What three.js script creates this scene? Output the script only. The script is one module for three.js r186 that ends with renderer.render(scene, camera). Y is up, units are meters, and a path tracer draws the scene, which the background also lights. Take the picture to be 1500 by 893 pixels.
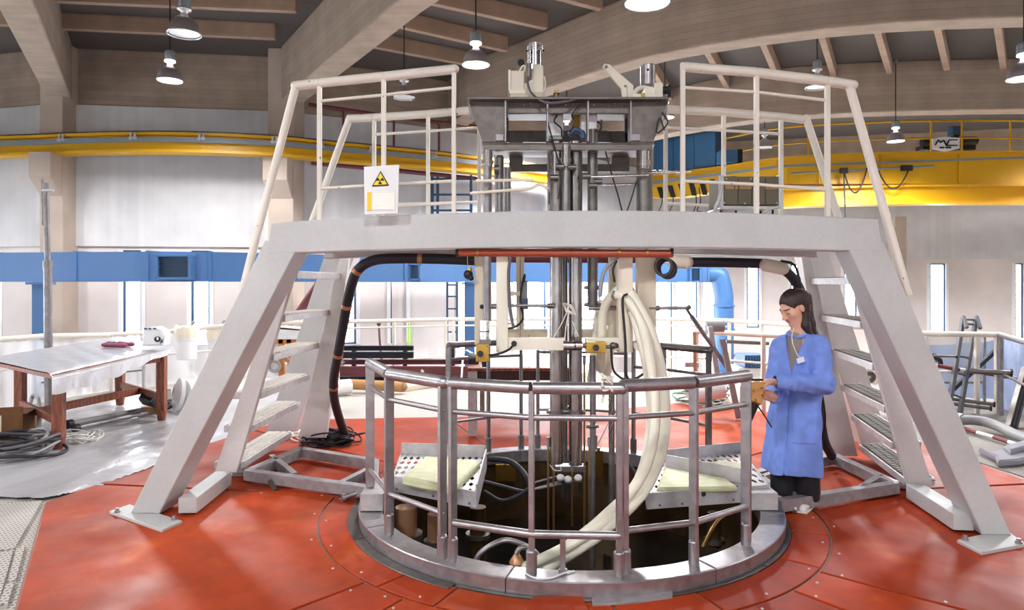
import * as THREE from 'three';
import { RoundedBoxGeometry } from 'three/addons/geometries/RoundedBoxGeometry.js';
import { mergeGeometries, mergeVertices } from 'three/addons/utils/BufferGeometryUtils.js';
import { MarchingCubes } from 'three/addons/objects/MarchingCubes.js';
import { FontLoader } from 'three/addons/loaders/FontLoader.js';
import { RectAreaLightUniformsLib } from 'three/addons/lights/RectAreaLightUniformsLib.js';
RectAreaLightUniformsLib.init();

// ---------- camera, sky, exposure ----------
const EYE = 1.655, FOC = 1000, CX = 750, CY = 415;         // eye height (m), focal length and lens centre in pixels of a 1500 x 893 frame
const scene = new THREE.Scene();
const camera = new THREE.PerspectiveCamera(2 * Math.atan(446.5 / FOC) * 180 / Math.PI, 1500 / 893, 0.05, 200);
camera.position.set(0, EYE, 0);
camera.lookAt(0, EYE, -10);
camera.setViewOffset(1500, 893, 0, 446.5 - CY, 1500, 893);   // shift lens: verticals stay vertical
scene.add(camera);
const renderer = new THREE.WebGLRenderer({ antialias: true });
renderer.toneMapping = THREE.LinearToneMapping;
renderer.toneMappingExposure = 1.12;
renderer.shadowMap.enabled = true;
scene.background = new THREE.Color().setRGB(0.86, 0.93, 1.0);  // overcast daylight outside the windows
scene.backgroundIntensity = 20;
const LAMP_CD = 62, LAMP_COLOR = new THREE.Color().setRGB(0.97, 0.975, 1);

// ---------- helpers ----------
let seed = 7;
const rnd = () => { seed = (seed * 1664525 + 1013904223) >>> 0; return seed / 4294967296; };
const rr = (a, b) => a + (b - a) * rnd();
const V = (x, y, z) => new THREE.Vector3(x, y, z);
const P = (px, py, d) => V((px - CX) / FOC * d, EYE + (CY - py) / FOC * d, -d);        // a point of the place from its bearing and its distance
const G = (px, py, h = 0) => P(px, py, FOC * (EYE - h) / (py - CY));                  // a point lying at height h
const Q = (px, d, y) => V((px - CX) / FOC * d, y, -d);                                 // bearing, distance, height
const XZ = (px, d) => [(px - CX) / FOC * d, -d];

function boxUV(g) {
  const p = g.attributes.position, uv = new Float32Array(p.count * 2);
  const a = V(), b = V(), c = V(), n = V();
  for (let i = 0; i < p.count; i += 3) {
    a.fromBufferAttribute(p, i); b.fromBufferAttribute(p, i + 1); c.fromBufferAttribute(p, i + 2);
    n.copy(b).sub(a).cross(c.clone().sub(a));
    const x = Math.abs(n.x), y = Math.abs(n.y), z = Math.abs(n.z);
    for (let k = 0; k < 3; k++) {
      const q = [a, b, c][k];
      let u, v;
      if (y >= x && y >= z) { u = q.x; v = q.z; } else if (x >= z) { u = q.z; v = q.y; } else { u = q.x; v = q.y; }
      uv[(i + k) * 2] = u; uv[(i + k) * 2 + 1] = v;
    }
  }
  g.setAttribute('uv', new THREE.BufferAttribute(uv, 2));
}
function prep(g) {
  let h = g.index ? g.toNonIndexed() : g.clone();
  if (!h.attributes.normal) h.computeVertexNormals();
  for (const k of Object.keys(h.attributes)) if (k !== 'position' && k !== 'normal' && !(k === 'uv' && g.userData.keepUV)) h.deleteAttribute(k);
  h.morphAttributes = {};
  if (!g.userData.keepUV) boxUV(h);
  return h;
}
const used = {};
function numbered(name) {
  if (!(name in used)) { used[name] = 0; return name; }
  used[name]++; return name + '_' + String(used[name]).padStart(3, '0');
}
const flat = (a) => Array.isArray(a) ? a.flat(Infinity).filter(Boolean) : [a];
// a thing: a Group at its base; its parts are built in world coordinates and shifted to the base
function thing(name, label, category, at = V(0, 0, 0), group) {
  const o = new THREE.Group(); o.name = numbered(name); o.position.copy(at); scene.add(o);
  o.userData = { label, category }; if (group) o.userData.group = group;
  return o;
}
function struct(name, at = V(0, 0, 0)) {
  const o = new THREE.Group(); o.name = numbered(name); o.position.copy(at); scene.add(o); o.userData = { kind: 'structure' };
  return o;
}
function rootOf(o) { while (o.parent && o.parent !== scene) o = o.parent; return o; }
function part(parent, name, geos, mat, label, kind) {
  const list = flat(geos).map(prep);
  const g = list.length > 1 ? mergeGeometries(list) : list[0];
  const r = rootOf(parent);
  g.translate(-r.position.x, -r.position.y, -r.position.z);
  const m = new THREE.Mesh(g, mat); m.name = name; m.castShadow = m.receiveShadow = true;
  if (label) m.userData.label = label;
  if (kind) m.userData.kind = kind;
  parent.add(m); return m;
}
// one-mesh thing
function solo(name, label, category, geos, mat, at, group, kind) {
  const list = flat(geos).map(prep), g = list.length > 1 ? mergeGeometries(list) : list[0];
  g.computeBoundingBox();
  if (!at) { const b = g.boundingBox; at = V((b.min.x + b.max.x) / 2, b.min.y, (b.min.z + b.max.z) / 2); }
  g.translate(-at.x, -at.y, -at.z);
  const m = new THREE.Mesh(g, mat); m.name = numbered(name); m.position.copy(at); m.castShadow = m.receiveShadow = true;
  m.userData = { label, category }; if (group) m.userData.group = group; if (kind) m.userData.kind = kind;
  scene.add(m); return m;
}
function structMesh(name, geos, mat, parent) {
  const list = flat(geos).map(prep), g = list.length > 1 ? mergeGeometries(list) : list[0];
  const m = new THREE.Mesh(g, mat); m.castShadow = m.receiveShadow = true;
  if (parent) { m.name = name; parent.add(m); } else { m.name = numbered(name); m.userData = { kind: 'structure' }; scene.add(m); }
  return m;
}
function copyOf(src, at, turn, label, extra = {}) {
  const c = src.clone(); c.name = numbered(src.name.replace(/_\d{3}$/, '')); scene.add(c);
  c.position.copy(at); if (turn !== undefined) c.rotation.y = turn;
  c.userData = { ...src.userData, ...extra, label }; return c;
}
// shapes
const rbox = (cx, cy, cz, w, h, d, r = 0.006, s = 1) => {
  r = Math.min(r, w / 2.1, h / 2.1, d / 2.1);
  const g = r > 0 ? new RoundedBoxGeometry(w, h, d, s, r) : new THREE.BoxGeometry(w, h, d);
  return g.translate(cx, cy, cz);
};
function basis(a, b, ref = V(0, 1, 0)) {
  const z = b.clone().sub(a).normalize(); let x = ref.clone().cross(z);
  if (x.lengthSq() < 1e-6) x = V(1, 0, 0).cross(z).lengthSq() > 1e-6 ? V(1, 0, 0).cross(z) : V(0, 0, 1).cross(z);
  x.normalize(); const y = z.clone().cross(x);
  return new THREE.Matrix4().makeBasis(x, y, z).setPosition(a.clone().add(b).multiplyScalar(0.5));
}
const bar = (a, b, w, h, ref, r = 0.004) => {
  const L = a.distanceTo(b); r = Math.min(r, w / 2.1, h / 2.1);
  const g = r > 0 ? new RoundedBoxGeometry(w, h, L, 1, r) : new THREE.BoxGeometry(w, h, L);
  return g.applyMatrix4(basis(a, b, ref));
};
const pipe = (a, b, r, n = 14, r2 = r) => {
  const L = a.distanceTo(b);
  return new THREE.CylinderGeometry(r2, r, L, n).rotateX(Math.PI / 2).applyMatrix4(basis(a, b));
};
const ball = (c, r, n = 12, sy = 1) => new THREE.SphereGeometry(r, n, Math.max(6, n * 0.7 | 0)).scale(1, sy, 1).translate(c.x, c.y, c.z);
function tube(pts, r, n = 10, seg, closed = false, tension = 0.5) {
  const c = new THREE.CatmullRomCurve3(pts, closed, 'catmullrom', tension);
  const g = [new THREE.TubeGeometry(c, seg || pts.length * 6, r, n, closed)];
  if (!closed) for (const q of [pts[0], pts[pts.length - 1]]) g.push(ball(q, r * 0.98, n));
  return g;
}
const poly = (pts, r, n = 10) => { const g = []; for (let i = 1; i < pts.length; i++) g.push(pipe(pts[i - 1], pts[i], r, n)); for (let i = 1; i < pts.length - 1; i++) g.push(ball(pts[i], r, n)); return g; };
const lathe = (prof, n = 24, at = V(0, 0, 0), p0 = 0, pl = Math.PI * 2) => new THREE.LatheGeometry(prof.map(([x, y]) => new THREE.Vector2(x, y)), n, p0, pl).translate(at.x, at.y, at.z);
function shapeOf(pts, holes = []) {
  const s = new THREE.Shape(pts.map(([x, y]) => new THREE.Vector2(x, y)));
  for (const h of holes) s.holes.push(new THREE.Path(h.map(([x, y]) => new THREE.Vector2(x, y))));
  return s;
}
// plan polygon [x, z] raised from y0 to y1
function slab(pts, y0, y1, bev = 0, holes = []) {
  const s = shapeOf(pts.map(([x, z]) => [x, -z]), holes.map((h) => h.map(([x, z]) => [x, -z])));
  const g = new THREE.ExtrudeGeometry(s, { depth: y1 - y0 - bev, bevelEnabled: bev > 0, bevelThickness: bev, bevelSize: bev, bevelOffset: -bev, bevelSegments: 1, curveSegments: 24 });
  return g.rotateX(-Math.PI / 2).translate(0, y0, 0);
}
// outline in a vertical plane through a (plan right vector u), thick t away from the viewer
function plate(pts3, t, bev = 0) {
  // pts3: coplanar world points; extruded along -normal by t
  const a = pts3[0], n = V(); const m = pts3.length;
  for (let i = 0; i < m; i++) { const p = pts3[i], q = pts3[(i + 1) % m]; n.add(p.clone().sub(a).cross(q.clone().sub(a))); }
  n.normalize();
  const u = pts3[1].clone().sub(a).normalize(), v = n.clone().cross(u);
  const s = shapeOf(pts3.map((p) => [p.clone().sub(a).dot(u), p.clone().sub(a).dot(v)]));
  const g = new THREE.ExtrudeGeometry(s, { depth: t - 2 * bev, bevelEnabled: bev > 0, bevelThickness: bev, bevelSize: bev, bevelOffset: -bev, bevelSegments: 1 });
  g.translate(0, 0, -t + bev);
  return g.applyMatrix4(new THREE.Matrix4().makeBasis(u, v, n).setPosition(a));
}
const ease = (a, b, t) => a + (b - a) * t;

// ---------- textures ----------
const hash = (x, y, s) => { let h = (x * 374761393 + y * 668265263 + s * 2147483647) | 0; h = Math.imul(h ^ (h >>> 13), 1274126177); return ((h ^ (h >>> 16)) >>> 0) / 4294967296; };
function vnoise(u, v, n, s) {            // tileable value noise, n cells a side
  const x = u * n, y = v * n, x0 = Math.floor(x), y0 = Math.floor(y), fx = x - x0, fy = y - y0;
  const sx = fx * fx * (3 - 2 * fx), sy = fy * fy * (3 - 2 * fy), w = (i) => ((i % n) + n) % n;
  const a = hash(w(x0), w(y0), s), b = hash(w(x0 + 1), w(y0), s), c = hash(w(x0), w(y0 + 1), s), d = hash(w(x0 + 1), w(y0 + 1), s);
  return a + (b - a) * sx + (c - a) * sy + (a - b - c + d) * sx * sy;
}
const fbm = (u, v, n, s, o = 4) => { let t = 0, a = 0.5, k = 0; for (let i = 0; i < o; i++) { t += a * vnoise(u, v, n << i, s + i); k += a; a /= 2; } return t / k; };
function tex(size, metres, fn, srgb = true) {
  const d = new Uint8Array(size * size * 4);
  for (let j = 0; j < size; j++) for (let i = 0; i < size; i++) {
    const c = fn((i + 0.5) / size, (j + 0.5) / size), k = (j * size + i) * 4, g = c.length ? c : [c, c, c];
    for (let q = 0; q < 3; q++) d[k + q] = Math.max(0, Math.min(255, g[q] * 255));
    d[k + 3] = 255;
  }
  const t = new THREE.DataTexture(d, size, size, THREE.RGBAFormat);
  t.wrapS = t.wrapT = THREE.RepeatWrapping; t.magFilter = THREE.LinearFilter; t.minFilter = THREE.LinearMipmapLinearFilter; t.generateMipmaps = true;
  t.repeat.set(1 / metres, 1 / metres);
  if (srgb) t.colorSpace = THREE.SRGBColorSpace; t.needsUpdate = true; return t;
}
const tone = (c, k) => c.map((x) => x / 255 * k);
// fine scratches drawn at random places, returned as a field 0..1
function scratchField(size, count, len, s) {
  const f = new Float32Array(size * size); let q = s; const R = () => { q = (q * 1664525 + 1013904223) >>> 0; return q / 4294967296; };
  for (let k = 0; k < count; k++) {
    let x = R() * size, y = R() * size, a = R() * 6.28; const l = len * (0.2 + R() * R() * 1.6), st = 0.25 + R() * 0.75;
    for (let i = 0; i < l; i++) { a += (R() - 0.5) * 0.06; x += Math.cos(a); y += Math.sin(a); const X = ((x | 0) % size + size) % size, Y = ((y | 0) % size + size) % size; f[Y * size + X] = Math.max(f[Y * size + X], st); }
  }
  return (u, v) => f[Math.min(size - 1, v * size | 0) * size + Math.min(size - 1, u * size | 0)];
}
const std = (o) => { const m = new THREE.MeshStandardMaterial(o); return m; };
const hex = (c) => new THREE.Color(c);
function paint(c, rough, o = {}) { return std({ color: hex(c), roughness: rough, metalness: 0, ...o }); }

const scr1 = scratchField(1024, 420, 80, 11), scr2 = scratchField(512, 120, 40, 91);
const tFloor = tex(1024, 2.3, (u, v) => {
  const a = fbm(u, v, 4, 3, 5), b = fbm(u, v, 40, 9, 2), s = scr1(u, v), w = fbm(u, v, 9, 77, 4);
  let k = 0.76 + a * 0.42 + (b - 0.5) * 0.1; const g = Math.max(0, w - 0.6) * 1.5 + s * 0.3;
  return [0.685 * k + g * 0.18, 0.24 * k + g * 0.28, 0.045 * k + g * 0.22];
});
const tFloorR = tex(512, 1.7, (u, v) => 0.42 + fbm(u, v, 5, 21, 4) * 0.5 + scr2(u, v) * 0.15, false);
const tBoard = tex(512, 1.92, (u, v) => {
  const n = 16, r = Math.floor(v * n), f = v * n - r, t = hash(r, 3, 5), g = fbm(u, v, 6, 31, 4), st = vnoise(u * 1, v, 64, 40 + r % 3);
  let k = 0.93 + t * 0.05 + (g - 0.5) * 0.14 + (st - 0.5) * 0.03; if (f < 0.07) k *= 0.92;
  return [0.68 * k, 0.605 * k, 0.54 * k];
});
const tBoardB = tex(512, 1.92, (u, v) => { const n = 16, f = v * n - Math.floor(v * n); return (f < 0.1 ? 0.2 : 0.6) + (fbm(u, v, 16, 8, 3) - 0.5) * 0.4; }, false);
const tWall = tex(512, 5.1, (u, v) => {
  const g = fbm(u, v, 3, 51, 5), h = fbm(u, v, 12, 57, 3), drip = fbm(u, v * 0.0 + 0.3, 40, 61, 2);
  const k = 0.80 + (g - 0.5) * 0.16 + (h - 0.5) * 0.06 + (drip - 0.5) * 0.04; return [0.985 * k, 0.975 * k, 0.975 * k];
});
const tLow = tex(512, 3.7, (u, v) => { const g = fbm(u, v, 4, 151, 5), k = 0.90 + (g - 0.5) * 0.12; return [0.93 * k, 0.885 * k, 0.865 * k]; });
const tMetal = tex(256, 0.4, (u, v) => { const g = fbm(u, v, 8, 71, 4), k = 0.84 + (g - 0.5) * 0.22; return [k, k * 0.99, k * 0.99]; });
const tMetalR = tex(256, 0.35, (u, v) => 0.55 + fbm(u, v, 6, 81, 4) * 0.6, false);
const tChip = tex(512, 0.9, (u, v) => { const a = fbm(u, v, 24, 131, 3), b = fbm(u, v, 5, 137, 3), k = 0.94 + (b - 0.5) * 0.08; return a > 0.875 ? [0.42, 0.37, 0.34] : [k, k * 0.99, k * 0.985]; });
const tBeam = tex(512, 1.3, (u, v) => { const a = fbm(u, v, 34, 231, 3), b = fbm(u, v, 5, 237, 4), c = fbm(u, v, 60, 239, 2), k = 0.95 + (b - 0.5) * 0.1 + (c - 0.5) * 0.03; return [k, k * 0.995, k * 0.99]; });
const tConc = tex(512, 2.6, (u, v) => { const k = 0.93 + (fbm(u, v, 5, 331, 5) - 0.5) * 0.12; return [0.76 * k, 0.69 * k, 0.63 * k]; });
const tWood = tex(512, 0.9, (u, v) => { const g = Math.sin((u * 14 + fbm(u, v, 3, 5, 4) * 3) * 6.28) * 0.5 + 0.5, h = fbm(u, v, 30, 6, 2), k = 0.75 + g * 0.2 + h * 0.2; return [0.53 * k, 0.285 * k, 0.19 * k]; });
const tPlasticB = tex(512, 1.4, (u, v) => { const a = fbm(u + 0.1 * fbm(u, v, 4, 2, 3), v, 6, 4, 4); return Math.abs(a - 0.5) * 2; }, false);
const tCard = tex(256, 0.6, (u, v) => { const k = 0.9 + (fbm(u, v, 8, 5, 3) - 0.5) * 0.2; return [0.66 * k, 0.52 * k, 0.38 * k]; });
const tCloth = tex(256, 0.5, (u, v) => { const k = 0.95 + (fbm(u, v, 10, 15, 3) - 0.5) * 0.14; return [k, k, k]; });
const tClothB = tex(256, 0.35, (u, v) => fbm(u, v, 5, 25, 4), false);
// open grating: alpha
const tGrate = tex(256, 0.32, (u, v) => { const n = 8, a = (u * n) % 1, b = (v * n) % 1; return a < 0.3 || b < 0.3 ? 1 : 0; }, false);
const tPerf = tex(256, 0.4, (u, v) => { const n = 8; let x = (u * n) % 1, y = (v * n) % 1; const d1 = Math.abs(x - 0.5) + Math.abs(y - 0.5); return d1 < 0.36 ? 0 : 1; }, false);
const tMesh = tex(256, 0.25, (u, v) => { const n = 10, a = ((u + v) * n) % 1, b = ((u - v + 1) * n) % 1; return a < 0.22 || b < 0.22 ? 1 : 0; }, false);

const M = {
  redFloor: new THREE.MeshPhysicalMaterial({ specularIntensity: 0.55, map: tFloor, roughnessMap: tFloorR, roughness: 0.85, bumpMap: tFloorR, bumpScale: 0.0006 }),
  seam: paint('#8d6f62', 0.7), steelSeam: std({ color: hex('#9b9996'), metalness: 0.8, roughness: 0.45 }),
  board: std({ map: tBoard, bumpMap: tBoardB, bumpScale: 0.006, roughness: 0.9 }),
  boardPink: std({ map: tBoard, color: hex('#fff2ea'), roughness: 0.9 }),
  wall: std({ map: tWall, roughness: 0.85 }), low: std({ map: tLow, roughness: 0.9 }),
  roof: paint('#5b534e', 0.9), hallFloor: paint('#a5a19c', 0.8),
  grateFloor: std({ color: hex('#c6c2bd'), roughness: 0.7, map: tex(256, 0.36, (u, v) => { const n = 12, a = (u * n) % 1, b = (v * n) % 1; const k = a < 0.42 || b < 0.42 ? 0.97 : 0.62; return [k, k * 0.985, k * 0.96]; }) }),
  steel: std({ color: hex('#c4c0c2'), map: tMetal, roughness: 0.36, metalness: 0.82 }),
  steelDull: std({ color: hex('#a5a1a2'), map: tMetal, roughness: 0.42, metalness: 0.75 }),
  galv: std({ color: hex('#b4aeb0'), map: tMetal, roughness: 0.5, metalness: 0.35 }),
  towerSteel: std({ color: hex('#807974'), map: tMetal, roughness: 0.48, metalness: 0.8 }),
  tube: std({ color: hex('#b3adaa'), map: tMetal, roughness: 0.26, metalness: 1 }),
  steelDark: std({ color: hex('#8a8581'), map: tMetal, roughnessMap: tMetalR, roughness: 0.5, metalness: 0.85 }),
  alu: std({ color: hex('#d9d6d6'), map: tMetal, roughness: 0.45, metalness: 0.3 }),
  chrome: std({ color: hex('#e4e2e0'), metalness: 1, roughness: 0.16 }),
  bridge: std({ color: hex('#c4c4c3'), map: tBeam, roughness: 0.5 }),
  bridgeSide: std({ color: hex('#d4cfcc'), map: tBeam, roughness: 0.5 }),
  cream: std({ color: hex('#e9e2d6'), map: tChip, roughness: 0.45 }),
  creamPlain: paint('#e3d9c6', 0.5), beige: paint('#cfc3ad', 0.55), ivory: paint('#ece6d4', 0.5),
  yellow: paint('#d9a404', 0.42), yellowDk: paint('#c08e1d', 0.5), gold: std({ color: hex('#c39b3c'), roughness: 0.45, metalness: 0.35 }),
  grayBus: paint('#7c8489', 0.5), black: paint('#17171b', 0.55), rubber: paint('#1d1d27', 0.6), darkBlueBlack: paint('#20222f', 0.7),
  blue: paint('#40699a', 0.45), blueDark: paint('#33506f', 0.4), blueCab: paint('#3f6d94', 0.35), frameBlue: paint('#3c5a86', 0.5),
  white: paint('#e2e1e1', 0.5), whiteGloss: paint('#dcdbdb', 0.4), concrete: std({ map: tConc, roughness: 0.9 }), sheet: std({ color: hex('#f4f4f6'), roughness: 0.35, bumpMap: tPlasticB, bumpScale: 0.02 }),
  plastic: new THREE.MeshPhysicalMaterial({ color: hex('#b3b2b5'), roughness: 0.3, bumpMap: tPlasticB, bumpScale: 0.012, clearcoat: 0.5, clearcoatRoughness: 0.2 }),
  wood: std({ map: tWood, roughness: 0.55 }), woodDark: std({ map: tWood, color: hex('#6d4b4b'), roughness: 0.5 }), maroon: paint('#6d3138', 0.5), redbrown: paint('#a0472f', 0.4),
  card: std({ map: tCard, roughness: 0.9 }), cardDark: std({ map: tCard, color: hex('#b9a184'), roughness: 0.9 }),
  copper: std({ color: hex('#b98a68'), metalness: 0.6, roughness: 0.4 }), brass: std({ color: hex('#b08a4a'), metalness: 1, roughness: 0.3 }), rod: std({ color: hex('#a98a5c'), metalness: 0.9, roughness: 0.35 }),
  poolWall: std({ color: hex('#6d5438'), map: tMetal, metalness: 0.7, roughness: 0.38 }),
  water: std({ color: new THREE.Color().setRGB(0.004, 0.005, 0.005), roughness: 0.06, metalness: 0 }),
  hose: std({ color: hex('#e9e3d0'), roughness: 0.4 }), pad: std({ color: hex('#dcdcb2'), roughness: 0.6, map: tCloth }),
  grayHose: paint('#8c8a8c', 0.5), cable: paint('#5e585a', 0.6), cableLt: paint('#d9d3c8', 0.6),
  ladder: paint('#57585c', 0.6), treadSheen: paint('#dcd6ce', 0.5), treadDark: paint('#7d736a', 0.6),  // left treads: glossy light on the ribs put into the pale colour
  glass: new THREE.MeshPhysicalMaterial({ color: 0xffffff, roughness: 0.02, transmission: 1, thickness: 0, ior: 1.45 }),
  grate: std({ color: hex('#c9c6c3'), metalness: 0.4, roughness: 0.5, alphaMap: (() => { const t = tPerf.clone(); t.repeat.set(1 / 0.42, 1 / 1.15); t.needsUpdate = true; return t; })(), alphaTest: 0.5, side: THREE.DoubleSide }),
  meshPanel: std({ color: hex('#b8b6b4'), metalness: 0.3, roughness: 0.6, alphaMap: tMesh, alphaTest: 0.5, side: THREE.DoubleSide }),
  tarp: new THREE.MeshPhysicalMaterial({ color: hex('#a9b9dc'), roughness: 0.4, transmission: 0.35, thickness: 0, bumpMap: tPlasticB, bumpScale: 0.01 }),
  plum: paint('#7a2e4c', 0.7), cloth: paint('#8d8a92', 0.9), orange: paint('#b9702c', 0.6), green: paint('#9bd83f', 0.6), redRope: paint('#7d343b', 0.7),
};
// ================= THE HALL =================
const ROOF = 7.35, GIRDER = 6.07, BAND0 = 2.56, BAND1 = 5.97, DEEP = -4;
// plan of the walls as [x, z], clockwise from the left
const plan = [XZ(-250, 17.6), XZ(0, 16.95), XZ(80, 16.5), XZ(412, 17.2), XZ(583, 18.5), XZ(700, 19.8), XZ(930, 25.5), XZ(1060, 27.4), XZ(1312, 26), XZ(1500, 25), XZ(1760, 24.2)];
const farRight = plan[plan.length - 1];
const closing = [[farRight[0] + 1, 9], [-20, 9]];
let nWin = 0;
function wallRun(name, A, B, wins) {   // wins: [u0, u1, y0, y1] along A->B
  const o = struct(name);
  const dx = B[0] - A[0], dz = B[1] - A[1], L = Math.hypot(dx, dz);
  const u = V(dx / L, 0, dz / L), n = V(u.z * -1, 0, u.x).negate();          // n points out of the hall
  const m = (off) => new THREE.Matrix4().makeBasis(u, V(0, 1, 0), n.clone().negate()).setPosition(A[0] + n.x * off, 0, A[1] + n.z * off);
  const band = (y0, y1, t, off, holes) => {
    const s = shapeOf([[-0.02, y0], [L + 0.02, y0], [L + 0.02, y1], [-0.02, y1]], holes.map(([a, b, c, d]) => [[a, c], [a, d], [b, d], [b, c]]));
    return new THREE.ExtrudeGeometry(s, { depth: t, bevelEnabled: false }).translate(0, 0, -t).applyMatrix4(m(off));
  };
  const low = wins.map(([a, b, c, d]) => [a, b, c, Math.min(d, BAND0)]), mid = wins.filter((w) => w[3] > BAND0).map(([a, b, c, d]) => [a, b, BAND0, d]);
  const g = [];
  // lower band pierced by the windows (their tops stay under the white band)
  structMesh('lower_wall', band(DEEP, BAND0, 0.3, 0, low.map((w) => [w[0], w[1], w[2], Math.min(w[3], BAND0 - 0.02)])), M.low, o);
  structMesh('white_band', band(BAND0, BAND1, 0.38, -0.08, []), M.wall, o);
  structMesh('upper_wall', band(BAND1, ROOF + 0.3, 0.3, 0, []), M.board, o);
  for (const [a, b, c, d] of wins) {
    const w = struct('window_' + (++nWin)); w.name = 'window_' + nWin;
    const at = (uu, y, off) => V(A[0] + u.x * uu + n.x * off, y, A[1] + u.z * uu + n.z * off);
    const t = 0.05, D = Math.min(d, BAND0 - 0.02);
    structMesh('window_frame', [bar(at(a + t / 2, c, 0.1), at(a + t / 2, D, 0.1), t, 0.12, n), bar(at(b - t / 2, c, 0.1), at(b - t / 2, D, 0.1), t, 0.12, n),
      bar(at(a, c + t / 2, 0.1), at(b, c + t / 2, 0.1), 0.12, t), bar(at(a, D - t / 2, 0.1), at(b, D - t / 2, 0.1), 0.12, t)], M.frameBlue, w);
    const reveal = 0.1;   // pale plastered strip beside the opening
    structMesh('reveal', [bar(at(a - reveal / 2, c, -0.01), at(a - reveal / 2, D, -0.01), reveal, 0.03, n), bar(at(b + reveal / 2, c, -0.01), at(b + reveal / 2, D, -0.01), reveal, 0.03, n)], M.white, w);
    structMesh('pane', plateRect(at(a + t, c + t, 0.1), at(b - t, D - t, 0.1), u), M.glass, w);
  }
  return { o, u, n };
}
function plateRect(a, b, u) { const w = b.clone().sub(a).dot(u), h = b.y - a.y; return new THREE.PlaneGeometry(w, h).applyMatrix4(new THREE.Matrix4().makeBasis(u, V(0, 1, 0), u.clone().cross(V(0, 1, 0))).setPosition(a.clone().add(b).multiplyScalar(0.5))); }
function hitU(px, A, B) {             // where the bearing px meets the run A->B
  const k = (px - CX) / FOC, dx = B[0] - A[0], dz = B[1] - A[1], L = Math.hypot(dx, dz);
  // (A + t(B-A)).x = -k * z
  const t = (-k * A[1] - A[0]) / (dx + k * dz); return [t * L, -(A[1] + t * dz)];
}
const winPx = {   // bearings of the window openings with the run they lie in: [px0, px1, top y, bottom y]
  1: [], 2: [[180, 207, 2.47, 0.08], [280, 307, 2.47, 0.08]], 3: [[502, 522, 2.44, 0.06], [572, 595, 2.44, 0.04]], 4: [[672, 692, 2.44, -1.2]],
  5: [[752, 800, 2.44, -3.2], [852, 880, 2.44, -2.2]], 6: [[962, 985, 2.44, -3.4], [992, 1022, 2.44, -3.4], [1030, 1052, 2.44, -3.4]], 7: [[1094, 1112, 2.4, -0.1], [1158, 1174, 2.4, -0.1], [1236, 1255, 2.4, -0.1]],
  8: [[1362, 1385, 2.4, -0.25], [1487, 1499, 2.4, -0.4]], 9: [[1600, 1640, 2.4, -0.4]],  // last run: window out of view at right, placed to let daylight in
  0: [[-200, -160, 2.47, 0.08], [-110, -70, 2.47, 0.08], [-8, -1, 2.47, 0.08]],  // windows out of view at left, placed to let daylight in
};
const names = ['wall_left', 'wall_left', 'wall_left', 'wall_back', 'wall_back', 'wall_back', 'wall_back', 'wall_right', 'wall_right', 'wall_right'];
for (let i = 0; i + 1 < plan.length; i++) {
  const wins = (winPx[i] || []).map(([a, b, t, c]) => [hitU(a, plan[i], plan[i + 1])[0], hitU(b, plan[i], plan[i + 1])[0], c, t]).filter((w) => w[0] > 0.05);
  wallRun(names[i], plan[i], plan[i + 1], wins);
}
{ // sides and rear wall out of view; their windows are placed to let daylight in
  const row = (L, step, w) => { const r = []; for (let s = 2; s < L - 2; s += step) r.push([s, s + w, -0.2, 2.5]); return r; };
  const all = [farRight, closing[0], closing[1], plan[0]];
  ['wall_side', 'wall_front', 'wall_side'].forEach((nm, i) => {
    const L = Math.hypot(all[i + 1][0] - all[i][0], all[i + 1][1] - all[i][1]); wallRun(nm, all[i], all[i + 1], i === 2 ? row(L, 3.2, 1.2) : row(L, 2.6, 0.42));
  });
}
// floors: the hall floor far below and the raised reactor gallery
const hallPlan = [...plan, ...closing];
structMesh('floor', slab(hallPlan, DEEP - 0.2, DEEP), M.hallFloor);
const gallery = [[-9, 8], [-9, -5.5], [-7.3, -8.6], [-6.9, -10], [-6.2, -11.4], [-5.2, -12.95], [7.9, -12.9], [9.2, -9], [9.6, 8]];
const poolC = V(0.41, 0, -5.1), RO = 1.52, RI = 1.36, RIMH = 0.086;
const circle = (r, n = 72, c = poolC) => Array.from({ length: n }, (_, i) => [c.x + r * Math.sin(i / n * 6.28319), c.z + r * Math.cos(i / n * 6.28319)]);
structMesh('gallery_floor', slab(gallery, -0.35, -0.03, 0, [circle(RO - 0.02)]), M.grateFloor);
// ceiling: slab, girders, purlins
const ceiling = struct('ceiling');
structMesh('roof_deck', slab(hallPlan, ROOF, ROOF + 0.3), M.roof, ceiling);
function girder(pts, w, y0 = GIRDER, y1 = ROOF, name = 'girder') {   // swept rectangular beam following plan points
  const L = [], R = [];
  for (let i = 0; i < pts.length; i++) {
    const a = pts[Math.max(0, i - 1)], b = pts[Math.min(pts.length - 1, i + 1)], dx = b[0] - a[0], dz = b[1] - a[1], l = Math.hypot(dx, dz);
    L.push([pts[i][0] + dz / l * w / 2, pts[i][1] - dx / l * w / 2]); R.push([pts[i][0] - dz / l * w / 2, pts[i][1] + dx / l * w / 2]);
  }
  structMesh(name, slab([...L, ...R.reverse()], y0, y1, 0.02), M.board, ceiling);
}
const smooth = (pts, n = 24) => new THREE.SplineCurve(pts.map(([x, y]) => new THREE.Vector2(x, y))).getPoints(n).map((p) => [p.x, p.y]);
girder([[-10.75, -16.2], [-7.9, -10.9], [-2.2, 0], [1, 8]], 0.52);
girder([[-5.3, -16.5], [-1.65, -10.9], [4.2, -3], [8, 8]], 0.52);
girder(smooth([[-1.6, -19.4], [-0.95, -17.8], [0.5, -16.1], [2.05, -14.2], [3.4, -13], [5.85, -11.9], [8.6, -11.5], [12, -11.4], [17, -11.3], [24, -11.2]]), 0.5);
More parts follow.
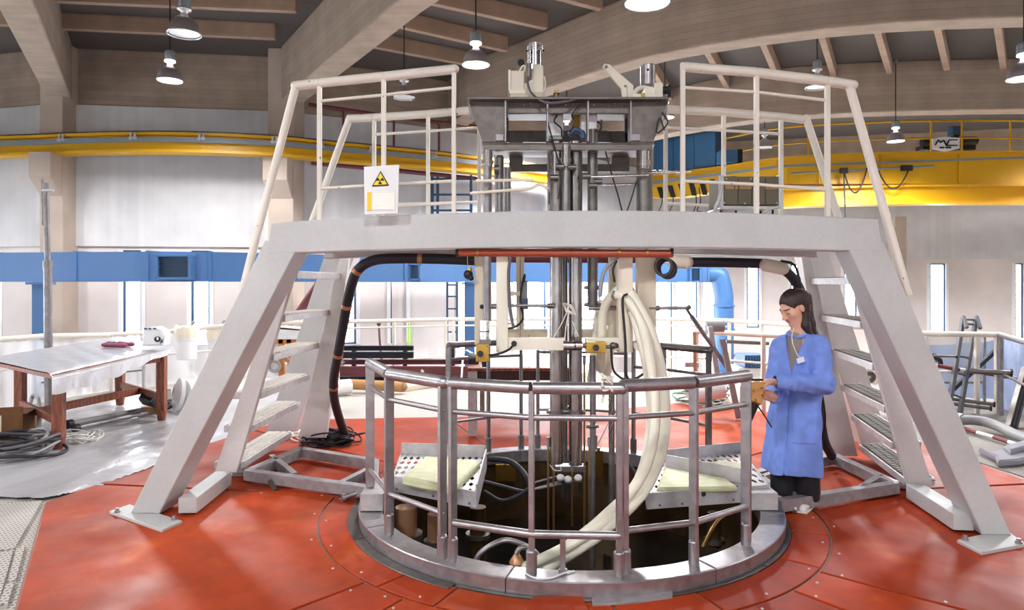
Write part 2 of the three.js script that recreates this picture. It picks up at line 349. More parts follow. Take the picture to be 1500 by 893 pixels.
girder(smooth([[2.5, -23.4], [4.6, -20.4], [6.6, -18.6], [8.9, -17.85], [13, -17.5], [17, -17.6], [24, -17.8]]), 0.5);
function purlin(a, b) { const d = V(b[0] - a[0], 0, b[1] - a[1]); const A = V(a[0], ROOF - 0.17, a[1]), B = V(b[0], ROOF - 0.17, b[1]); structMesh('purlin', bar(A, B, 0.14, 0.34, undefined, 0.012), M.boardPink, ceiling); }
// left bays
for (const [p0, d0, p1, d1] of [[88, 14.4, 403, 15.0], [78, 13.0, 434, 13.5], [70, 11.6, 470, 12.0], [60, 10.2, 520, 10.6], [-100, 14.0, 62, 14.3], [-100, 12.9, 45, 13.0], [-150, 11.6, 30, 11.7],
  [602, 12.9, 800, 14.4], [562, 14.1, 742, 15.8], [522, 15.3, 686, 16.8], [660, 11.7, 880, 13.4], [720, 10.4, 960, 12.4]]) purlin(XZ(p0, d0), XZ(p1, d1));
// right bay, between the two curved girders
for (const [p0, d0, p1, d1] of [[925, 14.9, 985, 19.2], [1003, 13.6, 1072, 18.4], [1088, 12.8, 1143, 17.3], [1180, 12.2, 1222, 16.7], [1262, 12.0, 1303, 16.3], [1355, 11.9, 1387, 16.0], [1450, 11.8, 1470, 15.9], [1550, 11.7, 1560, 16]]) {
  purlin(XZ(p0, d0), XZ(p1, d1 + 1.2));
}
// columns with corbels
function column(px, d, w, dep) {
  const o = struct('column'); const c = Q(px, d, 0);
  structMesh('shaft', rbox(c.x, (DEEP + ROOF) / 2, c.z - 0.35, w, ROOF - DEEP, dep, 0.02), M.concrete, o);
  structMesh('corbel', plate([V(c.x - w / 2 + 0.02, 4.1, c.z + 0.5), V(c.x - w / 2 + 0.02, 4.66, c.z + 0.5), V(c.x - w / 2 + 0.02, 4.66, c.z - 0.2), V(c.x - w / 2 + 0.02, 3.4, c.z - 0.2)], w - 0.04, 0.01).translate(0, 0, 0), M.concrete, o);
}
column(79, 16.1, 0.54, 0.9); column(413, 16.6, 0.62, 0.9); column(-190, 16.6, 0.6, 0.9);
{ const o = struct('column'); const c = Q(1314, 25.2, 0); structMesh('shaft', rbox(c.x, 0, c.z, 0.42, 8.2, 0.5, 0.02), M.concrete, o); }

{ // sleeve holes through the second girder
  const A = [-5.56, -16.6], B = [-1.91, -10.9];
  for (const [q, y, r] of [[441, 34, 0.09], [441, 49, 0.05]]) { const [, d] = hitU(q, A, B), c = P(q, y, d), n = V(B[1] - A[1], 0, -(B[0] - A[0])).normalize(); const k = n.x > 0 ? -1 : 1; structMesh('sleeve_hole', pipe(c.clone().addScaledVector(n, -0.05), c.clone().addScaledVector(n, 0.05), r, 14), M.black, ceiling); }
}
// ================= LAMPS =================
const glowMat = std({ color: hex('#ffffff'), emissive: hex('#fff6fb'), emissiveIntensity: 3.2, roughness: 0.5 });
const offGlass = new THREE.MeshPhysicalMaterial({ color: hex('#e8e8e8'), roughness: 0.25, metalness: 0.4 });
const reflectorMat = std({ color: hex('#b9b5b8'), metalness: 0.85, roughness: 0.35, side: THREE.DoubleSide });
const reflectorLit = std({ color: hex('#a9a2a9'), metalness: 0.6, roughness: 0.4, side: THREE.DoubleSide });
// bell lamp hanging from the roof; the rim is at height y, diameter w
function lamp(pos, w, lit, label, cd = LAMP_CD) {
  const t = thing('high_bay_lamp', label, 'lamp', pos, 'bell lamps under the roof');
  const k = w / 0.44, at = (x, y) => [x * k, y * k];
  const R = [[0.22, 0], [0.217, 0.03], [0.20, 0.1], [0.165, 0.17], [0.11, 0.225], [0.06, 0.25]].map(([a, b]) => at(a, b));
  part(t, 'reflector', lathe(R, 28, pos), lit ? reflectorLit : reflectorMat);
  part(t, 'rim', new THREE.TorusGeometry(0.22 * k, 0.008 * k, 8, 32).rotateX(Math.PI / 2).translate(pos.x, pos.y, pos.z), M.chrome);
  const neck = part(t, 'lamp_neck', lathe([[0.0, 0.36], [0.09, 0.36], [0.095, 0.335], [0.05, 0.315], [0.04, 0.275], [0.06, 0.25], [0, 0.25]].map(([a, b]) => at(a, b)), 20, pos), lit ? glowMat : offGlass);
  part(t, 'housing', [lathe([[0, 0.53], [0.07, 0.53], [0.085, 0.5], [0.085, 0.36], [0, 0.36]].map(([a, b]) => at(a, b)), 20, pos),
    ...[0, 1, 2, 3, 4, 5, 6, 7].map((i) => rbox(pos.x + Math.sin(i * 0.785) * 0.088 * k, pos.y + 0.44 * k, pos.z + Math.cos(i * 0.785) * 0.088 * k, 0.012 * k, 0.14 * k, 0.012 * k, 0.002))], M.grayBus);
  part(t, 'hanging_cable', pipe(V(pos.x, pos.y + 0.52 * k, pos.z), V(pos.x, ROOF - 0.05, pos.z), 0.012 * k, 8), M.black);
  part(t, 'ceiling_cup', lathe([[0, 0.0], [0.06, 0.0], [0.04, -0.08], [0, -0.09]], 14, V(pos.x, ROOF, pos.z)), M.grayBus);
  part(t, 'lamp_glass', lathe([[0, 0.012], [0.205 * k, 0.012], [0.205 * k, 0.02], [0, 0.022]], 28, pos), lit ? glowMat : offGlass);
  if (lit) {
    const s = new THREE.SpotLight(LAMP_COLOR, cd, 0, 1.42, 0.25, 2); s.position.set(0, -0.012, 0); s.target.position.set(0, -4, 0);
    s.castShadow = true; s.shadow.radius = 20; s.shadow.mapSize.set(1024, 1024); t.add(s); t.add(s.target);
  }
  return t;
}
lamp(P(270, 50, 9.9), 0.455, false, 'large unlit bell lamp at the top left, nearest to the roof edge of the picture');
lamp(P(249, 118, 12.8), 0.46, true, 'glowing bell lamp hanging before the left white wall band', 115);
lamp(P(697, 95, 11), 0.44, true, 'glowing bell lamp hanging left of the drive motors on the steel tower');
lamp(P(592, 143, 13.6), 0.43, false, 'unlit bell lamp seen through the left front platform railing');
lamp(P(948, 4, 8.6), 0.55, true, 'glowing bell lamp cut by the upper edge of the picture');
lamp(P(1197, 128, 13.4), 0.44, false, 'unlit bell lamp behind the right platform railing under the curved girder');
lamp(P(1120, 216, 18.6), 0.42, false, 'small dark far bell lamp beside the blue cabinet on the crane');
lamp(P(1312, 207, 17.4), 0.43, true, 'small glowing far bell lamp in front of the yellow crane handrail', 210);
lamp(P(974, 172, 16), 0.44, true, 'glowing bell lamp half hidden behind the right end of the steel tower head', 150);
lamp(P(830, 196, 19), 0.44, true, 'far glowing bell lamp glimpsed through the middle of the steel tower head', 220);
lamp(P(1500, 115, 9.6), 0.42, true, 'glowing bell lamp cut by the right edge of the picture');
// unseen lamps out of view, placed to light floor, bridge, walls and crane
const unseenLampSpots = ['high over the left end of the gallery', 'straight above the viewer', 'high over the right end of the red floor', 'behind the viewer on the left', 'behind the viewer on the right', 'beyond the right edge near the crane', 'beyond the left edge near the white wall', 'in the far right corner of the hall'];
for (const [i, [x, y, z, c]] of [[-8.2, 5.6, -5.4, 62], [0.6, 5.7, 1.8, 62], [8.4, 5.6, -5.4, 30], [-4.6, 5.6, 1.8, 115], [5.2, 5.6, 3.8, 36], [12.6, 5.6, -13.6, 100], [-12.4, 5.6, -11, 70], [17.5, 5.6, -19.5, 240]].entries())
  lamp(V(x, y, z), 0.44, true, 'unseen glowing bell lamp hanging ' + unseenLampSpots[i] + ', out of view, placed to light the hall', c);

// ================= CRANE RUNWAY (left and back walls) =================
function ribbon(pts, y0, y1, w) { // swept box along plan points; y0/y1 numbers or functions of t
  const L = [], R = [];
  for (let i = 0; i < pts.length; i++) {
    const a = pts[Math.max(0, i - 1)], b = pts[Math.min(pts.length - 1, i + 1)], dx = b[0] - a[0], dz = b[1] - a[1], l = Math.hypot(dx, dz);
    L.push([pts[i][0] + dz / l * w / 2, pts[i][1] - dx / l * w / 2]); R.push([pts[i][0] - dz / l * w / 2, pts[i][1] + dx / l * w / 2]);
  }
  return slab([...L, ...R.reverse()], y0, y1);
}
{
  const line = smooth([XZ(-260, 16.7), XZ(0, 16.15), XZ(150, 15.75), XZ(270, 15.7), XZ(400, 16.1), XZ(480, 16.7), XZ(583, 17.5), XZ(700, 18.7), XZ(815, 20.6)], 40);
  const t = thing('crane_runway_beam', 'long yellow crane runway beam carried on the wall columns at the left', 'crane beam', V(line[20][0], 4.66, line[20][1]));
  const off = (k, arr = line) => arr.map(([x, z], i) => { const a = arr[Math.max(0, i - 1)], b = arr[Math.min(arr.length - 1, i + 1)], dx = b[0] - a[0], dz = b[1] - a[1], l = Math.hypot(dx, dz); return [x - dz / l * k, z + dx / l * k]; });
  part(t, 'web', ribbon(line, 4.68, 5.06, 0.12), M.yellow);
  part(t, 'lower_flange', ribbon(line, 4.64, 4.7, 0.4), M.yellow);
  part(t, 'upper_flange', ribbon(line, 5.04, 5.1, 0.3), M.yellow);
  part(t, 'rail', ribbon(line, 5.1, 5.16, 0.07), M.steelDark);
  part(t, 'conductor_bar', ribbon(off(0.16), 4.87, 4.98, 0.05), M.grayBus, 'grey conductor bar along the beam');
  const lf = off(0.2);
  for (let i = 4; i < 40; i += 4) part(t, 'bracket', [rbox(lf[i][0], 4.99, lf[i][1], 0.05, 0.16, 0.05, 0.005), rbox(lf[i][0] + 0.09, 4.99, lf[i][1], 0.05, 0.16, 0.05, 0.005), rbox(lf[i][0] + 0.045, 4.95, lf[i][1], 0.2, 0.05, 0.04, 0.005)], M.alu);
}
// ================= OVERHEAD CRANE (right) =================
{
  const ctrl = [XZ(955, 24.4), XZ(1060, 22.6), XZ(1150, 21), XZ(1280, 20.3), XZ(1400, 20.1), XZ(1500, 20.1), XZ(1700, 20.4)];
  const n = 44, line = smooth(ctrl, n);
  const t = thing('overhead_crane', 'long yellow overhead travelling crane with handrails and black hazard stripes', 'crane', V(line[30][0], 4.0, line[30][1]));
  const top = 5.5, pxOf = (p) => CX - p[0] / p[1] * FOC;
  const botAt = (p) => { const q = pxOf(p); const yb = q < 1000 ? 290 : q < 1120 ? 290 - (q - 1000) * 0.16 : 271; return EYE + (CY - yb) / FOC * -p[1]; };
  // web: vertical sheet of varying depth, thick 0.5
  const web = (th, yTop, yBot, shift = 0) => {
    const pos = [], N = line.length;
    const F = [], B = [];
    line.forEach((p, i) => { const a = line[Math.max(0, i - 1)], b = line[Math.min(N - 1, i + 1)], dx = b[0] - a[0], dz = b[1] - a[1], l = Math.hypot(dx, dz), nx = -dz / l, nz = dx / l; F.push([p[0] + nx * (th / 2 + shift), p[1] + nz * (th / 2 + shift)]); B.push([p[0] - nx * (th / 2 - shift), p[1] - nz * (th / 2 - shift)]); });
    const yb = (i) => typeof yBot === 'function' ? yBot(line[i]) : yBot, yt = (i) => typeof yTop === 'function' ? yTop(line[i]) : yTop;
    const quad = (a, b, c, d) => pos.push(...a, ...b, ...c, ...a, ...c, ...d);
    for (let i = 0; i + 1 < N; i++) {
      const f0b = [F[i][0], yb(i), F[i][1]], f0t = [F[i][0], yt(i), F[i][1]], f1b = [F[i + 1][0], yb(i + 1), F[i + 1][1]], f1t = [F[i + 1][0], yt(i + 1), F[i + 1][1]];
      const b0b = [B[i][0], yb(i), B[i][1]], b0t = [B[i][0], yt(i), B[i][1]], b1b = [B[i + 1][0], yb(i + 1), B[i + 1][1]], b1t = [B[i + 1][0], yt(i + 1), B[i + 1][1]];
      quad(f0b, f1b, f1t, f0t); quad(b1b, b0b, b0t, b1t); quad(f0t, f1t, b1t, b0t); quad(b0b, b1b, f1b, f0b);
      if (i === 0) quad(b0b, f0b, f0t, b0t); if (i === N - 2) quad(f1b, b1b, b1t, f1t);
    }
    const g = new THREE.BufferGeometry(); g.setAttribute('position', new THREE.Float32BufferAttribute(pos, 3)); g.computeVertexNormals(); return g;
  };
  part(t, 'box_girder', web(0.5, top - 0.02, botAt), M.yellow);
  part(t, 'top_flange', web(0.62, top, () => top - 0.05), M.yellow);
  // the lower runway beam below the girder, facing the viewer
  const low = line.filter((p) => pxOf(p) > 1085);
  part(t, 'lower_beam', ribbon(low, 4.02, 4.5, 0.34), M.yellow);
  part(t, 'lower_beam_flange', ribbon(low, 4.47, 4.53, 0.7), M.yellow);
  part(t, 'lower_beam_foot', ribbon(low, 3.98, 4.03, 0.6), M.yellow);
  part(t, 'conductor_rail', web(0.04, (p) => EYE + (CY - (pxOf(p) < 1150 ? 268 - (pxOf(p) - 955) * 0.12 : 244.6 - (pxOf(p) - 1150) * 0.035)) / FOC * -p[1], (p) => EYE + (CY - (pxOf(p) < 1150 ? 273 - (pxOf(p) - 955) * 0.13 : 247.6 - (pxOf(p) - 1150) * 0.035)) / FOC * -p[1], 0.42), M.grayBus);
  // hazard stripes at the left end: slanted plates on the girder face
  const onFace = (px, y, lift = 0.3) => { let b = 0, bd = 1e9; line.forEach((p, i) => { const e = Math.abs(pxOf(p) - px); if (e < bd) { bd = e; b = i; } }); const d = -line[b][1] - lift; return V((px - CX) / FOC * d, EYE + (CY - y) / FOC * d, -d); };
  for (let i = 0; i < 8; i++) {
    const q = 962 + i * 15.5, y0 = 274 - i * 2.3, y1 = 290 - i * 1.2;
    const fp = (px, y) => { let best = null; for (let s = 0; s + 1 < line.length; s++) { const A = line[s], B = line[s + 1], dx = B[0] - A[0], dz = B[1] - A[1], l = Math.hypot(dx, dz), nx = -dz / l * 0.275, nz = dx / l * 0.275, [u, d] = hitU(px, [A[0] + nx, A[1] + nz], [B[0] + nx, B[1] + nz]); if (u >= -0.05 && u <= l + 0.05) best = d; } return P(px, y, best || 24); };
    part(t, 'hazard_stripe', plate([fp(q + 5, y1), fp(q + 12, y1), fp(q + 7, y0), fp(q, y0)], 0.02), M.black);
  }
  // handrails on the walkway, behind the girder
  const back = web; // same line, shifted away
  const rl = line.map((p) => { const d = -p[1] + 0.55; return [p[0] * d / -p[1], -d]; });
  const railPts = (y) => rl.filter((p) => pxOf(p) > 1045).map(([x, z]) => V(x, y, z));
  const yTopRail = 6.58, yMid = 6.05;
  part(t, 'top_rail', tube(railPts(yTopRail), 0.035, 8, 60), M.yellow);
  part(t, 'middle_rail', tube(railPts(yMid), 0.028, 8, 60), M.yellow);
  for (const q of [1063, 1184, 1270, 1364, 1409, 1480, 1560]) { const p = rl.reduce((a, b) => Math.abs(pxOf(b) - q) < Math.abs(pxOf(a) - q) ? b : a); const x = (q - CX) / FOC * -p[1]; part(t, 'rail_post', pipe(V(x, top - 0.02, p[1]), V(x, yTopRail, p[1]), 0.032, 8), M.yellow); }
  // sign board: pale crest with the maker's letters
  const S = (x, y) => onFace(x, y, 0.12);
  const d0 = 19.7, D = (x, y) => P(x, y, d0);
  const sg = part(t, 'sign', plate([D(1366, 218), D(1385, 222), D(1406, 217), D(1406, 202.5), D(1395, 201), D(1385, 200.3), D(1375, 201), D(1366, 203)].map((v) => v), 0.05, 0.004), M.white, 'pale shield-shaped sign with dark letters');
  const L = (a, b) => bar(D(...a).add(V(0, 0, 0.02)), D(...b).add(V(0, 0, 0.02)), 0.03, 0.03, V(0, 0, 1), 0);
  part(sg, 'letters', [L([1369.5, 212.5], [1374, 205.5]), L([1374, 205.5], [1377.5, 209]), L([1377.5, 209], [1381.5, 205.5]), L([1381.5, 205.5], [1386, 213]), L([1386, 213], [1390, 205]), L([1390, 205], [1402, 205]), L([1386, 213], [1402, 213]),
    ...[0, 1, 2, 4, 5, 6, 7].map((i) => L([1376.5 + i * 2.1, 215.4], [1377.7 + i * 2.1, 217.2]))], M.darkBlueBlack);
  // stiffeners on the web
  for (const q of [1405, 1290, 1200]) part(t, 'stiffener', bar(onFace(q, 226, 0.27), onFace(q, 268, 0.27), 0.04, 0.06, V(0, 0, 1)), M.yellow);
  // festoon track and hanging cables
  part(t, 'festoon_track', pipe(onFace(1158, 254, 0.5), onFace(1368, 243, 0.5), 0.03, 8), M.grayBus);
  for (const [a, b, y] of [[1236, 1270, 284], [1287, 1332, 278]]) {
    const p = []; for (let i = 0; i <= 10; i++) { const u = i / 10; p.push(onFace(a + (b - a) * u, 250 + (y - 250) * (1 - (2 * u - 1) ** 2) - u * 4, 0.52)); }
    part(t, 'festoon_cable', tube(p, 0.022, 8), M.black);
  }
  part(t, 'festoon_cable', tube([onFace(1236, 250, 0.52), onFace(1237, 280, 0.52), onFace(1239, 330, 0.52), P(1238, 345, 19.6)], 0.02, 8), M.black);
  part(t, 'festoon_trolley', rbox(...onFace(1236, 250, 0.5).toArray(), 0.2, 0.16, 0.12), M.black); part(t, 'festoon_trolley', rbox(...onFace(1328, 246, 0.5).toArray(), 0.3, 0.16, 0.12), M.black);
  for (const [q, d] of [[968, 26], [984, 26], [1000, 28], [1018, 30], [1024, 24]]) part(t, 'festoon_cable', tube([onFace(q, 275, 0.5), onFace(q + 2, 288 + d * 0.3, 0.5), onFace(q - 3, 284 + d, 0.5), onFace(q + 4, 286 + d, 0.5)], 0.018, 6), M.black);
  // machinery standing on the walkway
  const box = (x0, y0, x1, y1, d, dep) => { const c = P((x0 + x1) / 2, (y0 + y1) / 2, d), w = (x1 - x0) / FOC * d, h = (y1 - y0) / FOC * d; return rbox(c.x, c.y, c.z - dep / 2, w, h, dep, 0.02); };
  const cab = thing('electrical_cabinet', 'large blue electrical cabinet standing on the left end of the crane', 'cabinet', Q(1000, 23.1, 5.5));
  const A = V(-0, 0, 0);
  // body seen slightly from its right; three doors
  const cA = Q(958, 24.2, 5.51), cB = Q(1049, 22.6, 5.51), topA = 6.72, u = cB.clone().sub(cA).normalize(), nrm = V(-u.z, 0, u.x);
  const face = (s0, s1, y0, y1, t, lift) => { const a = cA.clone().addScaledVector(u, s0).addScaledVector(nrm, lift), b = cA.clone().addScaledVector(u, s1).addScaledVector(nrm, lift); return plate([V(a.x, y0, a.z), V(b.x, y0, b.z), V(b.x, y1, b.z), V(a.x, y1, a.z)], t, 0.008); };
  const LL = cA.distanceTo(cB);
  part(cab, 'body', face(0, LL, 5.51, topA, 0.6, 0), M.blueDark);
  for (let i = 0; i < 3; i++) part(cab, 'door', face(LL * i / 3 + 0.01, LL * (i + 1) / 3 - 0.01, 5.54, topA - 0.03, 0.03, 0.03), M.blueCab);
  const small = thing('motor_box', 'small blue box with dark end beside the crane cabinet', 'box', Q(1067, 21.9, 5.5));
  part(small, 'body', box(1056, 219, 1081, 238, 21.9, 0.5), M.blueCab); part(small, 'end_cover', box(1081, 218, 1088, 239, 21.9, 0.5), M.black);
  const far = thing('hoist_motor', 'dark blue hoist motor behind the shield-shaped crane sign', 'motor', Q(1403, 20.9, 5.5));
  part(far, 'motor_box', box(1396, 184, 1408, 198, 20.9, 0.3), M.blueDark); part(far, 'drum', [pipe(P(1350, 208, 20.9), P(1366, 208, 20.9), 0.12), pipe(P(1408, 206, 20.9), P(1430, 206, 20.9), 0.13), box(1408, 202, 1424, 222, 21, 0.3)], M.black);
  part(far, 'frame', [box(1352, 212, 1430, 219, 20.9, 0.4), box(1398, 197, 1406, 212, 20.9, 0.2)], M.black);
}
// ================= BLUE AIR DUCT =================
{
  const line = smooth([XZ(-220, 14.0), XZ(0, 13.9), XZ(150, 13.6), XZ(270, 13.5), XZ(400, 14.2), XZ(583, 16.2), XZ(700, 18), XZ(900, 20.6), XZ(1030, 21.6)], 48);
  const t = thing('air_duct', 'long blue rectangular air duct running along the walls below the white band', 'duct', V(line[20][0], 1.72, line[20][1]));
  // in lengths with flanged joints
  const cuts = [0, 6, 11, 16, 20, 25, 30, 35, 40, 44, 48];
  for (let i = 0; i + 1 < cuts.length; i++) {
    const seg = line.slice(cuts[i], cuts[i + 1] + 1);
    part(t, 'duct_length', ribbon(seg, 1.72, 2.27, 0.6), M.blue);
    const p = seg[seg.length - 1], q = seg[seg.length - 2], dx = p[0] - q[0], dz = p[1] - q[1], l = Math.hypot(dx, dz);
    part(t, 'flange', ribbon([[p[0] - dx / l * 0.03, p[1] - dz / l * 0.03], [p[0] + dx / l * 0.03, p[1] + dz / l * 0.03]], 1.70, 2.29, 0.64), M.blue);
  }
  part(t, 'lower_edge', ribbon(line, 1.69, 1.725, 0.66), M.blue);
  for (const [q, w, h, y] of [[257, 0.62, 0.44, 391], [598, 0.55, 0.36, 398], [1018, 0.3, 0.42, 402]]) {
    let b = line.reduce((m, p) => Math.abs(CX - p[0] / p[1] * FOC - q) < Math.abs(CX - m[0] / m[1] * FOC - q) ? p : m); const d = -b[1] - 0.36; const c = P(q, y, d);
    const gr = part(t, 'grille_box', [rbox(c.x, c.y + h / 2, c.z, w + 0.08, 0.05, 0.2), rbox(c.x, c.y - h / 2, c.z, w + 0.08, 0.05, 0.2), rbox(c.x - w / 2, c.y, c.z, 0.05, h, 0.2), rbox(c.x + w / 2, c.y, c.z, 0.05, h, 0.2)], M.blue);
    const sl = [rbox(c.x, c.y, c.z - 0.06, w, h, 0.02, 0)]; for (let i = 0; i < 12; i++) sl.push(rbox(c.x, c.y - h / 2 + (i + 0.5) * h / 12, c.z + 0.03, w, 0.012, 0.05, 0));
    part(gr, 'grille', sl, M.blueDark);
  }
  // elbow down at the right end
  const e0 = Q(1030, 21.6, 1.98), e1 = Q(1054, 21.6, 1.86), e2 = Q(1060, 21.6, 1.3), e3 = Q(1060, 21.6, -1.8);
  part(t, 'elbow', tube([e0, Q(1045, 21.6, 1.96), e1, e2, Q(1060, 21.6, 0.9)], 0.3, 20, 30), M.blue);
  part(t, 'drop_pipe', pipe(Q(1060, 21.6, 1.0), e3, 0.31, 20), M.blue);
  for (const y of [0.95, 0.2, -0.6]) part(t, 'pipe_flange', pipe(Q(1060, 21.6, y - 0.03), Q(1060, 21.6, y + 0.03), 0.35, 20), M.blue);
}
for (const [q, d, lab, w] of [[60, 13, 'blue steel post rising to the air duct behind the work table', 0.22], [688, 17.6, 'narrow blue steel post under the air duct left of the steel tower', 0.26]]) {
  const t = thing('duct_post', lab, 'post', Q(q, d, DEEP)); const c = Q(q, d, 0);
  part(t, 'shaft', rbox(c.x, (DEEP + 1.69) / 2, c.z, w, 1.69 - DEEP, 0.2, 0.01), M.blue); part(t, 'head_plate', rbox(c.x, 1.66, c.z, w + 0.14, 0.05, 0.34, 0.005), M.blue);
}
// ================= RED FLOOR PANELS, POOL =================
const g2 = (px, py, h = 0) => { const p = G(px, py, h); return [p.x, p.z]; };
const redEdge = [g2(65, 735), g2(215, 683), g2(300, 650), g2(392, 622), [-2.25, -8.35], [0.4, -8.6], g2(1000, 590), [4.0, -8.3], g2(1330, 641), [4.35, -5.6], [5.3, -3.2], [5.0, 1.2], [0.4, 1.4], [-0.75, -0.45], g2(20, 893)];
structMesh('floor_base', slab(redEdge, -0.05, -0.012, 0, [circle(RO - 0.01)]), M.seam);
const polar = (deg, r) => [poolC.x + r * Math.sin(deg * Math.PI / 180), poolC.z + r * Math.cos(deg * Math.PI / 180)];
const angOf = ([x, z]) => Math.atan2(x - poolC.x, z - poolC.z) * 180 / Math.PI;
function rayEdge(deg, inset = 0.01) {
  const a = deg * Math.PI / 180, dx = Math.sin(a), dz = Math.cos(a); let best = 1e9;
  for (let i = 0; i < redEdge.length; i++) {
    const [x0, z0] = redEdge[i], [x1, z1] = redEdge[(i + 1) % redEdge.length], ex = x1 - x0, ez = z1 - z0;
    const den = dx * ez - dz * ex; if (Math.abs(den) < 1e-9) continue;
    const t = ((x0 - poolC.x) * ez - (z0 - poolC.z) * ex) / den, s = ((x0 - poolC.x) * dz - (z0 - poolC.z) * dx) / den;
    if (t > 0 && s >= -1e-6 && s <= 1 + 1e-6) best = Math.min(best, t);
  }
  return best - inset;
}
const redTints = ['#ffffff', '#f4e6e2', '#fff0e2', '#fff0dc', '#e6d2c6'].map((c) => { const m = M.redFloor.clone(); m.color = hex(c); return m; });  // panel paints differ; the darkest tint also carries dimmer light at the right
const redPanels = struct('red_floor');
function panel(pts, m) { structMesh('floor_panel', slab(pts, -0.014, 0, 0.004), m, redPanels); }
// straight-sided sector from r0 to r1 (or the outer edge)
function sector(a0, a1, r0, r1, m, gap = 0.008) {
  const inner = [], outer = [], n = Math.max(3, Math.round((a1 - a0) / 5));
  const da = (r) => gap / r * 57.3;
  for (let i = 0; i <= n; i++) { const f = i / n; inner.push(polar(a0 + da(r0) + (a1 - a0 - 2 * da(r0)) * f, r0 + gap)); }
  if (r1) for (let i = 0; i <= n; i++) { const f = i / n; outer.push(polar(a0 + da(r1) + (a1 - a0 - 2 * da(r1)) * f, r1 - gap)); }
  else {
    const A = a0 + 0.3, B = a1 - 0.3; outer.push(polar(A, rayEdge(A)));
    const mids = redEdge.map((p) => { let a = angOf(p); while (a < A) a += 360; return [a, p]; }).filter(([a]) => a > A + 0.2 && a < B - 0.2).sort((p, q) => p[0] - q[0]);
    for (const [a, p] of mids) { const l = Math.hypot(p[0] - poolC.x, p[1] - poolC.z); outer.push(polar(a, l - 0.012)); }
    outer.push(polar(B, rayEdge(B)));
  }
  panel([...inner, ...outer.reverse()], m);
}
const RP = 1.79;
[[-106, -40], [-40, -27], [-27, 4], [4, 22], [22, 51], [51, 70], [70, 112], [112, 160], [160, 205], [205, 254]].forEach(([a, b], i) => sector(a, b, 1.545, RP, redTints[[3, 1, 0, 2, 4, 2, 0, 1, 0, 4][i]]));
[[-98, -43], [-43, -33], [-33, -8], [-8, 24], [24, 38], [38, 49], [49, 98], [98, 128], [128, 166], [166, 200], [200, 232], [232, 262]].forEach(([a, b], i) => sector(a, b, RP, 0, redTints[[0, 1, 0, 4, 4, 3, 4, 1, 0, 4, 1, 4][i]]));
{ // screw heads along the seams
  const sg = new THREE.CylinderGeometry(0.007, 0.009, 0.004, 8);
  const put = (deg, r) => { if (r > rayEdge(deg) - 0.05) return; const [x, z] = polar(deg, r); const m = new THREE.Mesh(sg, M.alu); m.name = 'screw'; m.position.set(x, 0.002, z); redPanels.add(m); };
  for (const a of [-98, -43, -33, -8, 24, 38, 49, 98]) for (let r = RP + 0.12; r < 4; r += 0.5) put(a + 0.9, r);
  for (let a = -100; a < 110; a += 16) { put(a, RP + 0.05); put(a + 5, RP - 0.05); }
}
// steel edging round the rim, in short lengths
{
  const e = struct('rim_edging');
  for (let i = 0; i < 10; i++) {
    const a0 = i * 36 - 100, pts = [], q = []; for (let k = 0; k <= 8; k++) { pts.push(polar(a0 + 0.3 + k * 35.4 / 8, RO + 0.004)); q.push(polar(a0 + 0.3 + k * 35.4 / 8, RO + (i < 2 || i > 8 ? 0.075 : 0.03))); }
    structMesh('edging_strip', slab([...pts, ...q.reverse()], -0.01, 0.006, 0.002), M.steelDark, e);
  }
}
structMesh('cover_plate', slab([g2(866, 873), g2(960, 868), g2(985, 864), g2(985, 876), g2(930, 884), g2(868, 888)], 0.0, 0.012, 0.002), M.galv, redPanels);
structMesh('cover_plate', slab([g2(780, 877), g2(853, 876), g2(866, 905), g2(764, 905)], 0.0, 0.014, 0.003), redTints[3], redPanels);
// pool rim: stainless segments
const rim = struct('pool_rim');
for (let i = 0; i < 8; i++) {
  const a0 = i * 45 - 62, pts = [], q = []; for (let k = 0; k <= 12; k++) { const a = a0 + 0.12 + k * 44.76 / 12; pts.push(polar(a, RI)); q.push(polar(a, RO)); }
  structMesh('rim_segment', slab([...pts, ...q.reverse()], -0.02, RIMH, 0.006), M.steel, rim);
}
const tank = struct('pool_wall');
structMesh('liner', lathe([[RI + 0.05, -3.2], [RI + 0.05, -0.02], [RI + 0.16, -0.02], [RI + 0.16, -3.3], [0, -3.3], [0, -3.2], [RI + 0.05, -3.2]], 64, poolC), M.poolWall, tank);
structMesh('water', lathe([[0, -0.56], [RI + 0.06, -0.56], [RI + 0.06, -0.6], [0, -0.6]], 64, poolC), M.water, tank);
